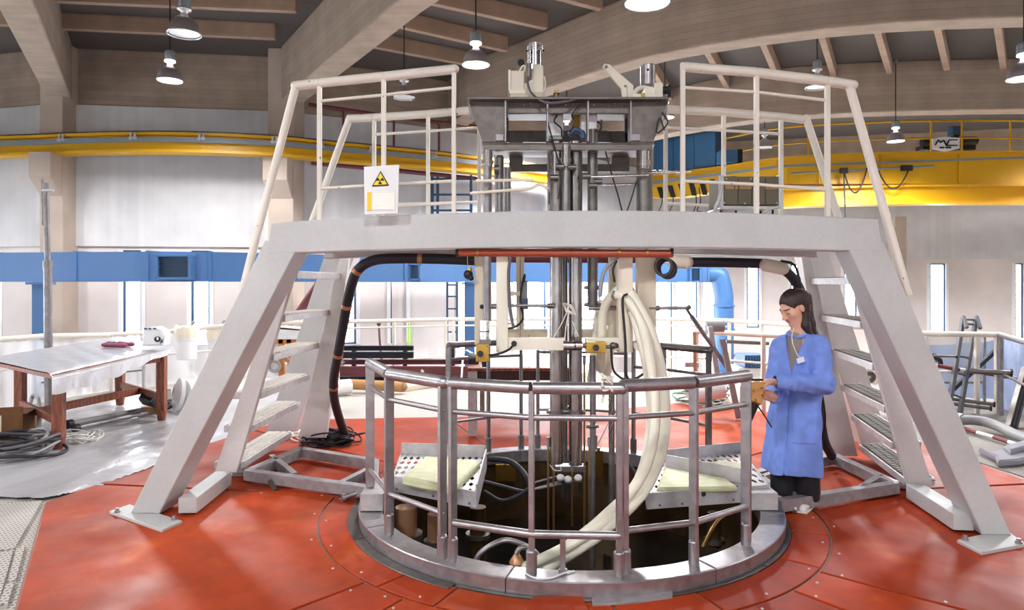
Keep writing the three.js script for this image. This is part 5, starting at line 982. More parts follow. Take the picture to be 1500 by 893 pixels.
// ================= INSTRUMENT CASE ON ITS CART =================
{
  const d = 5.05, t = thing('cart', 'low aluminium cart with handles carrying a brown instrument case on the bridge', 'cart', t0(1098, 326, d));
  part(t, 'tray', plate([t0(1052, 306, d), t0(1132, 307, d), t0(1138, 302, d), t0(1060, 301, d)], 0.4, 0.003), M.alu);
  part(t, 'handle', tube([t0(1046, 312, d), t0(1050, 300, d), t0(1054, 290, d), t0(1058, 262, d + 0.02)], 0.014, 8), M.alu); part(t, 'handle', tube([t0(1118, 312, d), t0(1128, 306, d), t0(1140, 303, d)], 0.012, 8), M.alu);
  for (const q of [1056, 1078, 1114, 1132]) part(t, 'leg', vpipe(q, 304, 324, 3.4, d + 0.1, 8), M.black);
  const c = thing('instrument_case', 'brown instrument rack case with pale label strips standing on the cart', 'case', t0(1102, 301, d + 0.1));
  part(c, 'case_body', vbar(1058, 1143, 258, 300, d + 0.02, 0.35, 0.008), paint('#5d523f', 0.6)); for (const q of [[1056, 1060], [1141, 1145]]) part(c, 'side_rail', vbar(q[0], q[1], 256, 304, d, 0.06), M.alu);
  for (const [a, b] of [[1063, 1075], [1077, 1081], [1083, 1101], [1121, 1140]]) part(c, 'label_strip', vbar(a, b, 270, 277, d + 0.012, 0.02, 0), M.card, 'pale label strip');
  for (let i = 0; i < 3; i++) part(c, 'panel_gap', vbar(1081 + i * 20, 1081.8 + i * 20, 261, 298, d + 0.015, 0.02, 0), M.black);
  for (const [a, b] of [[1061, 297], [1091, 298], [1112, 298], [1138, 297], [1064, 262], [1100, 262]]) part(c, 'screw', ball(t0(a, b, d + 0.018), 0.008, 6), M.alu);
}
// ================= LEFT: WORK TABLE =================
{
  const h = 0.86, top = (x, y) => G(x, y, h);
  const A = top(-25, 526), B = top(76, 548), C = top(255, 508), D = top(172, 493);
  const t = thing('work_table', 'reddish-brown wooden work table whose top is wrapped in white plastic', 'table', V((A.x + C.x) / 2, 0, (A.z + C.z) / 2));
  // the top is a slab of planks
  const L = (p, q, u) => p.clone().lerp(q, u);
  for (let i = 0; i < 5; i++) { const q = [L(A, D, i / 5 + 0.003), L(B, C, i / 5 + 0.003), L(B, C, (i + 1) / 5 - 0.003), L(A, D, (i + 1) / 5 - 0.003)]; part(t, 'plank', slab(q.map((p) => [p.x, p.z]), h - 0.04, h - 0.006, 0.003), M.wood); }
  const inset = (p, c, k) => p.clone().lerp(c, k), ctr = A.clone().add(C).multiplyScalar(0.5);
  const legs = [[86, 658, 0.1], [30, 626, 0.1], [237, 615, 0.1], [176, 593, 0.1]].map(([x, y]) => G(x, y, 0));
  legs.forEach((p) => part(t, 'leg', [bar(V(p.x, 0.12, p.z), V(p.x, h - 0.04, p.z), 0.1, 0.085, V(0, 0, 1), 0.006), new THREE.CylinderGeometry(0.068, 0.05, 0.13, 4).rotateY(Math.PI / 4).scale(1, 1, 0.85).translate(p.x, 0.065, p.z)], M.wood));
  const [f0, f1, f2, f3] = legs; const at = (p, y) => V(p.x, y, p.z);
  part(t, 'apron', bar(at(f0, h - 0.1), at(f1, h - 0.1), 0.03, 0.12), M.wood); part(t, 'apron', bar(at(f2, h - 0.1), at(f3, h - 0.1), 0.03, 0.12), M.wood); part(t, 'apron', bar(at(f0, h - 0.1), at(f2, h - 0.1), 0.03, 0.1), M.wood);
  part(t, 'stretcher', bar(at(f0, 0.28), at(f1, 0.28), 0.04, 0.08), M.wood); part(t, 'stretcher', bar(at(f2, 0.28), at(f3, 0.28), 0.04, 0.08), M.wood);
  part(t, 'stretcher', bar(at(f0, 0.28).lerp(at(f1, 0.28), 0.5), at(f2, 0.28).lerp(at(f3, 0.28), 0.5), 0.04, 0.09), M.wood);
  // the plastic cover with hanging front
  const n = 40, m = 14, pos = [], V2 = [];
  const edge = (u, s) => { const p = L(B, C, u); return p; };
  const drop = (u) => 0.17 + 0.035 * Math.sin(u * 5.2) - 0.07 * u + 0.012 * Math.sin(u * 31);
  const grid = [];
  for (let i = 0; i <= n; i++) { const u = i / n, row = []; for (let j = 0; j <= m; j++) { const s = j / m; if (s <= 0.6) { const w = s / 0.6, p = L(L(A, D, u), L(B, C, u), w); row.push(V(p.x, h + 0.004 + 0.006 * Math.abs(Math.sin(u * 23 + w * 4)) * (w > 0.97 ? 0.2 : 1), p.z)); } else { const w = (s - 0.6) / 0.4, p = L(B, C, u), out = 0.016 + 0.03 * w + 0.018 * w * Math.sin(u * 40 + w * 2) * (u > 0.03 ? 1 : 0.2); row.push(V(p.x + out * 0.55, h - drop(u) * w, p.z + out * 0.83)); } } grid.push(row); }
  const tri = (a, b, c) => pos.push(...a.toArray(), ...b.toArray(), ...c.toArray());
  for (let i = 0; i < n; i++) for (let j = 0; j < m; j++) { tri(grid[i][j], grid[i][j + 1], grid[i + 1][j]); tri(grid[i + 1][j], grid[i][j + 1], grid[i + 1][j + 1]); }
  let g = new THREE.BufferGeometry(); g.setAttribute('position', new THREE.Float32BufferAttribute(pos, 3)); g = mergeVertices(g, 1e-4); g.computeVertexNormals();
  const mp = M.plastic.clone(); mp.side = THREE.DoubleSide;
  solo('table_cover', 'glossy white plastic cover draped over the work table and hanging at its front', 'cover', g, mp, V((A.x + C.x) / 2, h - 0.2, (A.z + C.z) / 2));
  // dark edge tapes at the near end
  const tp = thing('plum_gloves', 'crumpled plum coloured gloves lying on the covered work table', 'gloves', G(175, 508, h + 0.012));
  const gl = (c, s) => part(tp, 'glove', c.map(([x, y, r]) => ball(G(x, y, h + 0.02).setY(h + 0.02 + r * 0.5), r, 10, 0.55)), M.plum);
  const chain = (a, b, k, r) => Array.from({ length: k }, (_, i) => [ease(a[0], b[0], i / (k - 1)), ease(a[1], b[1], i / (k - 1)), r]);
  gl([...chain([155, 508], [180, 509], 7, 0.05), ...chain([152, 506], [160, 503], 4, 0.03)]); gl([...chain([176, 505], [192, 507], 6, 0.045), ...chain([184, 505], [193, 503], 5, 0.025)]);
  const tn = thing('small_tool', 'small dark tool beside the plum gloves on the table', 'tool', G(162, 502, h + 0.01)); part(tn, 'handle', pipe(G(158, 503, h + 0.04), G(168, 502, h + 0.04), 0.02, 10), M.black); part(tn, 'tip', pipe(G(168, 502, h + 0.035), G(172, 501.5, h + 0.035), 0.008, 8), M.steelDark);
}
// metal pole rising behind the table
{ const b = V((70 - CX) / FOC * 9.1, 0.0, -9.1), d = 9.1, t = thing('metal_pole', 'tall thin galvanised pole standing behind the work table', 'pole', b); part(t, 'pole_tube', [pipe(P(71.5, 597, d), P(70, 390, d), 0.052, 14), pipe(P(70, 390, d), P(67, 268, d), 0.036, 14)], M.steelDull); part(t, 'sleeve', pipe(P(70, 394, d), P(70, 382, d), 0.06, 14), M.steelDull); part(t, 'side_rod', pipe(P(63, 330, d), P(62, 262, d), 0.016, 8), M.steelDull); part(t, 'clamp_arm', pipe(P(62, 279, d - 0.03), P(79, 279, d - 0.03), 0.02, 8), M.alu); part(t, 'base_plate', rbox(P(71, 597, d).x, 0.0, -d, 0.2, 0.03, 0.2), M.steelDull); }
// ================= OUTER GUARD RAILS =================
function guard(label, line, posts, rails, mat = M.cream, r = 0.035, grp = 'white guard rails round the gallery') {
  const c = line[Math.floor(line.length / 2)]; const t = thing('guard_rail', label, 'railing', V(c.x, 0, c.z), grp);
  part(t, 'top_rail', poly(line, r, 12), mat);
  for (const k of rails) part(t, 'middle_rail', poly(line.map((p) => V(p.x, (p.y + 0.03) * k, p.z)), 0.016, 8), mat);
  for (const [i, u] of posts) { const p = line[i].clone().lerp(line[i + 1], u); part(t, 'post', bar(V(p.x, -0.03, p.z), p, 0.05, 0.05, V(0, 0, 1), 0.004), mat); }
  return t;
}
const HR = 1.0, rail = (px, py, h = HR) => G(px, py, h);
guard('white guard rail at the left behind the work table, partly under plastic', [P(-60, 500, 8.2), P(0, 497, 8.9), P(60, 492, 9.6), P(160, 490, 10.7), P(232, 487, 11.2), rail(400, 470)], [[3, 0.05], [3, 0.98], [0, 0.9]], [0.55]);
guard('white guard rail in the background left of the steel tower', [rail(400, 472), rail(505, 471), rail(656, 467.5), rail(672, 467.5)], [[0, 0.97], [1, 0.46], [1, 0.98]], [0.86, 0.3]);
guard('white guard rail behind the pool right of the narrow blue post', [rail(662, 467.5), rail(760, 467), rail(960, 467), rail(1066, 469)], [[0, 0.02], [0, 0.9], [1, 0.6], [2, 0.2]], [0.86, 0.3]);
guard('white guard rail in the right background behind the woman', [rail(1068, 469), rail(1078, 470), rail(1180, 477), rail(1300, 480)], [[0, 0.05], [1, 0.4], [2, 0.5]], [0.6]);
guard('nearer white guard rail left of the woman', [rail(1018, 485), rail(1130, 491), rail(1190, 494)], [[0, 0.02], [0, 0.9]], [0.62]);
guard('white guard rail at the far right behind the blue tarpaulin', [rail(1345, 488), rail(1385, 489), rail(1462, 490)], [[0, 0.3], [1, 0.6], [1, 0.98]], [0.5]);
guard('white guard rail at the right edge running toward the viewer', [rail(1464, 490), rail(1500, 500), rail(1560, 520)], [[0, 0.05], [1, 0.6]], [0.5], M.steelDull);
// white plastic hung on the left rail
{
  const line = [[-70, 500, 622], [0, 500, 604], [60, 494, 589.5], [110, 490, 579.5], [165, 487, 571], [232, 490, 564], [330, 482, 553], [398, 474, 546]];
  const pts = line.map(([x, y0, y1]) => { const b = G(x, y1, -0.02); return [b, Math.min(1.06, EYE + (CY - y0) / FOC * -b.z)]; });
  const N = 120, pos = []; const at = (u) => { const s = u * (pts.length - 1), i = Math.min(pts.length - 2, Math.floor(s)), f = s - i; const p = pts[i][0].clone().lerp(pts[i + 1][0], f); return [p, ease(pts[i][1], pts[i + 1][1], f)]; };
  const grid = []; for (let i = 0; i <= N; i++) { const [p, hgt] = at(i / N), col = []; for (let j = 0; j <= 10; j++) { const w = j / 10, f = 0.03 * Math.sin(i * 0.9 + w) * (1 - w * 0.5); col.push(V(p.x + f * 0.5 - 0.05, -0.02 + (hgt + 0.02 * Math.sin(i * 0.6)) * w, p.z + f + 0.06)); } grid.push(col); }
  const tri = (a, b, c) => pos.push(...a.toArray(), ...b.toArray(), ...c.toArray());
  for (let i = 0; i < N; i++) for (let j = 0; j < 10; j++) { tri(grid[i][j], grid[i + 1][j], grid[i][j + 1]); tri(grid[i + 1][j], grid[i + 1][j + 1], grid[i][j + 1]); }
  let g = new THREE.BufferGeometry(); g.setAttribute('position', new THREE.Float32BufferAttribute(pos, 3)); g = mergeVertices(g, 1e-4); g.computeVertexNormals();
  const ms = new THREE.MeshPhysicalMaterial({ color: hex('#f6f6f8'), roughness: 0.45, transmission: 0.55, thickness: 0, side: THREE.DoubleSide, bumpMap: tPlasticB, bumpScale: 0.01 });
  solo('hanging_sheet', 'white translucent plastic sheet hung along the left guard rail behind the table', 'sheet', g, ms);
  const st = thing('skirting_board', 'thin dark batten along the foot of the hanging white sheet', 'batten', at(0.55)[0]); part(st, 'batten', poly([at(0.32), at(0.5), at(0.68)].map(([p]) => V(p.x - 0.02, 0.26, p.z + 0.13)), 0.012, 6), M.cable); part(st, 'end_post', bar(at(0.68)[0].clone().add(V(0, 0, 0.13)), at(0.68)[0].clone().add(V(0, 0.8, 0.13)), 0.05, 0.03), M.alu);
}
// buckets hung beyond the table, bag and chair
function bucket(x0, x1, yTop, yBot, d, lab) {
  const c = P((x0 + x1) / 2, yBot, d), r = (x1 - x0) / 2000 * d, h = (yBot - yTop) / FOC * d;
  const t = thing('bucket', lab, 'bucket', c, 'white buckets hung on the rail');
  part(t, 'bucket_body', lathe([[0, 0], [r * 0.84, 0], [r * 0.86, 0.01], [r * 0.96, h * 0.8], [r * 0.9, h * 0.8], [r * 0.8, 0.02], [0, 0.02]], 28, c), M.white);
  part(t, 'band', lathe([[r * 0.965, h * 0.56], [r * 0.985, h * 0.57], [r * 0.99, h * 0.64], [r * 0.96, h * 0.65]], 28, c), M.whiteGloss);
  const liner = new THREE.LatheGeometry([[r * 0.97, h * 0.62], [r * 1.04, h * 0.74], [r * 1.06, h * 0.94], [r * 1.0, h], [r * 0.9, h * 0.96], [r * 0.8, h * 0.7], [0, h * 0.6]].map(([a, b]) => new THREE.Vector2(a, b)), 36);
  const p = liner.attributes.position; for (let i = 0; i < p.count; i++) { const a = Math.atan2(p.getX(i), p.getZ(i)); p.setY(i, p.getY(i) + 0.012 * Math.sin(a * 7 + x0) + 0.008 * Math.sin(a * 3)); const k = 1 + 0.025 * Math.sin(a * 11 + x0); p.setX(i, p.getX(i) * k); p.setZ(i, p.getZ(i) * k); }
  liner.computeVertexNormals(); liner.translate(c.x, c.y, c.z); part(t, 'bag_liner', liner, std({ color: hex('#e6dcc8'), roughness: 0.5, side: THREE.DoubleSide }), 'cream plastic bag liner');
  part(t, 'hook', tube([V(c.x, c.y + h * 0.8, c.z - r), V(c.x, c.y + h + 0.05, c.z - r - 0.02), V(c.x, c.y + h + 0.04, c.z - r - 0.12)], 0.012, 6), M.steelDull);
}
bucket(258, 289, 477, 526, 11.2, 'white bucket with cream bag liner hung right of the work table, left one'); bucket(304, 335, 476, 530, 11.75, 'white bucket with cream bag liner beside the bridge leg, right one');
{
  const t = thing('paper_bag', 'white bag with a round dark emblem standing behind the table end', 'bag', P(224, 507, 8.0)); const A = (x, y, d = 8.0) => P(x, y, d);
  part(t, 'bag_body', plate([A(207, 507), A(238, 506), A(240, 492), A(236, 484), A(226, 478.5), A(209, 480)], 0.2, 0.02), M.whiteGloss);
  part(t, 'emblem', [pipe(A(230.5, 496.5, 7.975), A(230.5, 496.5, 7.99), 0.034, 24)], M.darkBlueBlack); part(t, 'emblem_arrow', [plate([A(229, 497.5, 7.968), A(232, 497.5, 7.968), A(231.6, 493.5, 7.968), A(229.4, 493.5, 7.968)], 0.006)], M.white);
  for (const q of [212, 218, 225]) part(t, 'blue_print', plate([A(q, 482.5, 7.985), A(q + 4, 482.5, 7.985), A(q + 2.5, 480, 7.985), A(q - 1.5, 480, 7.985)], 0.006), M.blueDark);
  part(t, 'edge_print', plate([A(234, 503, 7.985), A(238, 501, 7.985), A(238.5, 496, 7.985), A(236, 498, 7.985)], 0.006), M.blueDark);
}
{ // white round-backed stool / drum behind the leg
  const d = 8.75, t = thing('white_drum', 'white round drum lid and drum lying on the floor right of the table', 'drum', P(262, 602, d)); part(t, 'drum_body', pipe(P(266, 578, d + 0.05), P(300, 577, d + 0.35), 0.2, 28), M.white); part(t, 'lid', pipe(P(259, 578, d), P(265, 578.5, d + 0.03), 0.215, 28), M.whiteGloss);
}
{ // black lamp-like box and bits under the table
  const t = thing('black_monitor', 'black box tilted on the floor under the right end of the table', 'box', G(214, 588)); const A = (x, y, d) => P(x, y, d);
  part(t, 'screen_body', plate([A(202, 583, 8.6), A(221, 588, 8.45), A(226, 580, 8.55), A(210, 568, 8.75)], 0.12, 0.01), M.black); part(t, 'bezel', plate([A(204, 582.5, 8.585), A(219, 586.5, 8.465), A(223, 580, 8.535), A(210.5, 570, 8.71)], 0.01), M.darkBlueBlack); part(t, 'stand', [bar(A(222, 590, 8.5), A(228, 584, 8.6), 0.06, 0.05)], M.rubber);
  const w = thing('wood_offcut', 'short light wooden beam lying under the table', 'wood block', G(220, 608)); part(w, 'block', bar(G(207, 606).add(V(0, 0.04, 0)), G(232, 604).add(V(0, 0.04, 0)), 0.12, 0.09), M.card); part(w, 'end_grain', bar(G(206.4, 606).add(V(0, 0.04, 0)), G(207, 606).add(V(0, 0.04, 0)), 0.11, 0.08), M.cardDark);
  const pb = thing('cardboard_packet', 'small beige packet standing right of the black box under the table', 'packet', G(248, 588)); part(pb, 'packet_body', rbox(G(248, 590).x, 0.09, G(248, 590).z, 0.09, 0.2, 0.06), M.ivory); part(pb, 'flap', rbox(G(248, 590).x, 0.195, G(248, 590).z, 0.085, 0.012, 0.055), M.beige);
  const lines = []; const cc = thing('cable_heap', 'small heap of black cables on the floor beside the table leg', 'cable', G(250, 600)); for (let k = 0; k < 5; k++) { const p = []; for (let i = 0; i < 9; i++) p.push(G(244 + 9 * Math.sin(i * 1.1 + k), 598 + 5 * Math.cos(i * 0.8 + k * 2), 0).setY(0.03 + 0.05 * Math.abs(Math.sin(i + k)))); part(cc, 'strand', tube(p, 0.012, 6), k % 2 ? M.black : M.cable); }
}
// pipes lying on the sheet behind the table
for (const [a, b, r, m, lab] of [[[98, 628], [210, 606], 0.035, M.grayHose, 'grey plastic pipe lying on the floor below the table stretcher'], [[108, 634], [215, 610], 0.028, M.steelDull, 'second grey pipe on the floor in front of the first one']]) { const t = thing('floor_pipe', lab, 'pipe', G(...a)); part(t, 'pipe_body', pipe(G(...a).add(V(0, 0.05, 0)), G(...b).add(V(0, 0.05, 0)), r, 12), m); part(t, 'end_coupling', pipe(G(...a).add(V(0, 0.05, 0)), G(...a).lerp(G(...b), 0.06).add(V(0, 0.05, 0)), r * 1.5, 12), M.black); }
// cardboard boxes and coils at the left edge
function carton(lab, c, size, turn, m) { const [w, h, d] = size, t = thing('cardboard_box', lab, 'box', V(c.x, -0.02, c.z)); const R = (g) => g.rotateY(turn).translate(c.x, -0.02, c.z); part(t, 'carton', R(rbox(0, h / 2, 0, w, h, d, 0.006)), m); part(t, 'flap', R(bar(V(-w / 2, h + 0.03, d / 2 - 0.01), V(w / 2, h + 0.03, d / 2 - 0.01), 0.008, 0.09)), m); part(t, 'flap', R(bar(V(w / 2, h, -d / 2), V(w / 2, h, d / 2), 0.07, 0.008)), m); part(t, 'tape', R(rbox(0, h * 0.5, d / 2 + 0.002, 0.05, h * 0.96, 0.003, 0)), M.beige); return t; }
carton('olive-brown cardboard box at the left edge under the table', G(8, 646), [0.42, 0.33, 0.4], 0.35, M.cardDark); carton('smaller cardboard box with open flaps right of the olive-brown one', G(30, 632), [0.26, 0.22, 0.24], 0.3, M.card);
function coil(lab, cx, cy, rx, ry, turns, r, mats, h, cat = 'hose') {
  const c = G(cx, cy), k = -c.z / FOC, t = thing('hose_coil', lab, cat, V(c.x, -0.01, c.z));
  for (let q = 0; q < turns; q++) { const p = [], s = rr(0.72, 1.06), ox = rr(-0.09, 0.09), oz = rr(-0.08, 0.08), y = r + (q / turns) * h; for (let i = 0; i < 16; i++) { const a = i / 16 * 6.2832, w = 1 + 0.06 * Math.sin(a * 3 + q); p.push(V(c.x + ox + rx * s * w * Math.cos(a), y + 0.03 * Math.sin(a * 2 + q * 1.7), c.z + oz + ry * s * w * Math.sin(a))); } part(t, 'turn', tube(p, r, 7, 56, true), mats[q % mats.length]); }
  return t;
}
{ const t = coil('coil of dark grey hose on the floor at the left edge', 14, 668, 0.36, 0.34, 14, 0.015, [M.cable, M.grayHose, M.cable, M.rubber], 0.17); part(t, 'hose_end', tube([G(52, 660).setY(0.06), G(58, 640).setY(0.2), G(56, 618).setY(0.28), G(48, 610).setY(0.26), G(42, 616).setY(0.12)], 0.022, 8), M.grayHose); }
coil('coil of white cable on the plastic sheet behind the front table leg', 112, 645, 0.15, 0.16, 12, 0.007, [M.cableLt, M.white], 0.05, 'cable');
coil('coil of grey cable on the floor in front of the smaller cardboard box', 78, 644, 0.12, 0.14, 7, 0.009, [M.cable, M.beige], 0.05, 'cable');
// things seen through the left stairs
{
  const t = thing('orange_trestle', 'orange-brown wooden trestle seen between the left stair treads', 'trestle', P(412, 590, 9.6)); const d = 9.6, b = (x0, y0, x1, y1, w = 0.07) => bar(P(x0, y0, d), P(x1, y1, d), w, w, V(0, 0, 1));
  part(t, 'leg', b(414, 595, 412, 490), M.orange); part(t, 'leg', b(428, 590, 424, 495), M.orange); part(t, 'rail', b(404, 500, 440, 497), M.orange); part(t, 'rail', b(406, 556, 436, 553), M.orange);
  const w = thing('fan_casing', 'round grey machine casing on the trestle behind the left stairs', 'machine', P(402, 548, 9.3)); part(w, 'casing', [pipe(P(402, 536, 9.5), P(404, 536, 9.62), 0.09, 24)], M.alu); part(w, 'rim', new THREE.TorusGeometry(0.075, 0.02, 8, 24).translate(...P(402, 536, 9.48).toArray()), M.grayHose); part(w, 'housing', rbox(...P(400, 540, 9.64).toArray(), 0.2, 0.24, 0.12), M.white);
  const s = thing('white_crate', 'white crate on the trestle behind the left stairs', 'crate', P(424, 496, 9.8)); part(s, 'crate_body', plate([P(402, 497, 9.5), P(446, 497, 9.5), P(446, 482, 9.5), P(408, 478, 9.5)], 0.3, 0.01), M.whiteGloss); part(s, 'lid', bar(P(406, 479, 9.65), P(448, 482, 9.65), 0.3, 0.03), M.cream);
  const k = thing('timber_offcuts', 'two pale timber offcuts leaning behind the left stairs', 'wood', P(424, 560, 9)); part(k, 'offcut', bar(P(412, 520, 9), P(428, 532, 9), 0.06, 0.05), M.card); part(k, 'offcut', bar(P(420, 610, 8.6), P(438, 598, 8.8), 0.08, 0.05), M.cardDark);
  const r2 = thing('steel_stair', 'maroon steel stair stringer rising on the far wall behind the left stairs', 'stair', P(450, 455, 15)); part(r2, 'stringer', bar(P(434, 470, 15), P(470, 418, 15.4), 0.1, 0.28), M.maroon); part(r2, 'stringer', bar(P(440, 474, 15), P(476, 424, 15.4), 0.08, 0.06), M.cream);
}
{ const t = coil('heap of dark blue and black cables on the floor beside the left stairs', 482, 650, 0.24, 0.13, 16, 0.009, [M.darkBlueBlack, M.black, M.rubber], 0.13, 'cable'); coil('loops of white cable lying on the plate left of the dark cable heap', 447, 642, 0.13, 0.1, 6, 0.01, [M.white, M.cableLt], 0.05, 'cable'); }
// ================= CENTRE BACKGROUND =================
{
  const B = (x0, x1, y0, y1, d, dep = 0.3) => vbar(x0, x1, y0, y1, d, dep, 0.008);
  for (const [x0, x1, y0, y1, d, m, lab] of [[498, 606, 506, 513, 11.6, M.darkBlueBlack, 'upper black steel channel stacked behind the left pool railing'], [498, 606, 515, 524, 11.5, M.darkBlueBlack, 'second black steel channel below the upper one'], [498, 700, 526, 533, 11.7, M.maroon, 'thin dark red steel beam under the black channels'], [498, 700, 536, 550, 11.3, M.maroon, 'wide dark red steel beam nearest above the floor'], [498, 690, 551, 558, 11.5, M.darkBlueBlack, 'lowest black steel beam of the stack']]) {
    const t = thing('steel_beam', lab, 'beam', P((x0 + x1) / 2, y1, d), 'steel beams stacked behind the pool'); const c = P((x0 + x1) / 2, (y0 + y1) / 2, d), w = (x1 - x0) / FOC * d, h = (y1 - y0) / FOC * d;
    part(t, 'web', rbox(c.x, c.y, c.z, w, h, 0.03, 0.002), m); part(t, 'upper_flange', rbox(c.x, c.y + h / 2 - 0.006, c.z + 0.02, w, 0.012, 0.1, 0.002), m); part(t, 'lower_flange', rbox(c.x, c.y - h / 2 + 0.006, c.z + 0.02, w, 0.012, 0.1, 0.002), m);
    if (h > 0.13) part(t, 'bolt_hole', pipe(P(619, 543, d - 0.018), P(619, 543, d - 0.012), 0.03, 12), M.white);
  }
  const st = thing('beam_support', 'low black trestle carrying the stacked steel beams', 'trestle', P(560, 560, 11.45)); for (const q of [515, 590, 660]) part(st, 'leg', vbar(q, q + 6, 506, 562, 11.75, 0.08), M.black);
  const r = thing('cardboard_roll', 'brown cardboard roll lying on the grating behind the pool railing', 'roll', G(590, 574)); const a = G(513, 572).setY(0.1), b = G(590, 574).setY(0.08); part(r, 'tube', pipe(a, b, 0.08, 18), paint('#b98a58', 0.8)); part(r, 'end_plug', ball(b, 0.075, 12), M.card);
  const w = thing('paper_roll', 'white roll at the left end of the brown cardboard roll', 'roll', G(505, 577)); part(w, 'roll_body', pipe(G(492, 577).setY(0.1), G(513, 575).setY(0.1), 0.11, 18), M.white); part(w, 'core', pipe(G(513, 575).setY(0.1), G(514.5, 575).setY(0.1), 0.04, 14), M.beige);
  const l = thing('folded_sheet', 'flattened pale cardboard lying right of the brown roll', 'cardboard', G(622, 566)); part(l, 'sheet', slab([g2(592, 571), g2(645, 563), g2(640, 557), g2(590, 563)], -0.02, 0.05, 0.01), M.beige); part(l, 'fold', slab([g2(596, 568), g2(636, 562), g2(634, 559), g2(596, 564)], 0.05, 0.08, 0.01), M.ivory);
  const g = thing('green_strap', 'bright green strap hanging from the white guard rail', 'strap', P(599, 528, 12)); part(g, 'band', [bar(P(598.5, 473, 12.2), P(598, 528, 12), 0.02, 0.008), bar(P(601.5, 473, 12.2), P(602, 530, 12), 0.02, 0.008)], M.green); part(g, 'knot', ball(P(599.5, 516, 11.9), 0.05, 10, 0.4), M.white);
  const k = thing('red_rope', 'dark red rope hanging from the white guard rail left of the green strap', 'rope', P(558, 526, 12)); part(k, 'rope', tube([P(555, 474, 12.2), P(556.5, 500, 12.1), P(559, 527, 12)], 0.02, 6), M.maroon); part(k, 'knot', ball(P(555, 474, 12.15), 0.04, 8), M.maroon);
  const ld = thing('iron_ladder', 'narrow dark ladder on the far wall left of the blue post', 'ladder', P(663, 470, 18.5)); for (const q of [655, 669.5]) part(ld, 'stile', vbar(q - 1.4, q + 1.4, 412, 500, 18.7, 0.08), M.blueDark); for (const y of [417, 434, 452, 468, 486]) part(ld, 'rung', pipe(P(655, y, 18.7), P(669.5, y, 18.7), 0.02, 8), M.blueDark);
}
{ // desk behind the pool
  const h = 0.74, t = thing('desk', 'dark brown desk with a white end panel standing behind the pool', 'desk', G(760, 632));
  const A = G(684, 539, h), B = G(848, 539, h), C = G(835, 518, h), D = G(700, 518, h); part(t, 'desk_top', slab([A, B, C, D].map((p) => [p.x, p.z]), h - 0.03, h, 0.004), M.wood);
  part(t, 'front_apron', vbar(688, 846, 541, 557, 7.42, 0.03), M.woodDark); part(t, 'end_panel', bar(V(A.x + 0.06, 0.0, A.z - 0.04), V(A.x + 0.06, h - 0.03, A.z - 0.04), 0.1, 0.05, V(0, 0, 1)), M.alu); part(t, 'leg', bar(V(D.x + 0.06, 0, D.z + 0.05), V(D.x + 0.06, h - 0.03, D.z + 0.05), 0.06, 0.06, V(0, 0, 1)), M.steelDark); part(t, 'leg', bar(V(B.x - 0.05, 0, B.z - 0.05), V(B.x - 0.05, h - 0.03, B.z - 0.05), 0.06, 0.06, V(0, 0, 1)), M.steelDark); part(t, 'leg', bar(V(C.x - 0.05, 0, C.z + 0.05), V(C.x - 0.05, h - 0.03, C.z + 0.05), 0.06, 0.06, V(0, 0, 1)), M.steelDark);
  const p = thing('paper_sheet', 'large white paper spread over the dark brown desk', 'paper', G(770, 528, h)); part(p, 'paper', slab([g2(704, 537, h + 0.002), g2(800, 537.5, h + 0.002), g2(800, 519, h + 0.002), g2(712, 519, h + 0.002)], h + 0.001, h + 0.004, 0), M.white); part(p, 'second_page', slab([g2(808, 536, h + 0.002), g2(842, 536, h + 0.002), g2(834, 521, h + 0.002), g2(808, 521, h + 0.002)], h + 0.001, h + 0.004, 0), M.white);
  const w = coil('scribble of thin grey wire lying on the white paper on the desk', 742, 528, 0.12, 0.12, 6, 0.004, [M.cable], 0.03, 'wire'); w.position.y = h + 0.004;
  const bx = thing('black_case', 'black case and cables on the left end of the desk', 'case', G(694, 534, h)); part(bx, 'case_body', rbox(G(694, 532, h).x, h + 0.05, G(694, 532, h).z, 0.12, 0.1, 0.16), M.darkBlueBlack); part(bx, 'cable', tube([G(692, 531, h).setY(h + 0.11), G(680, 527, h).setY(h + 0.1), G(676, 540, h).setY(h - 0.1)], 0.012, 6), M.white);
}
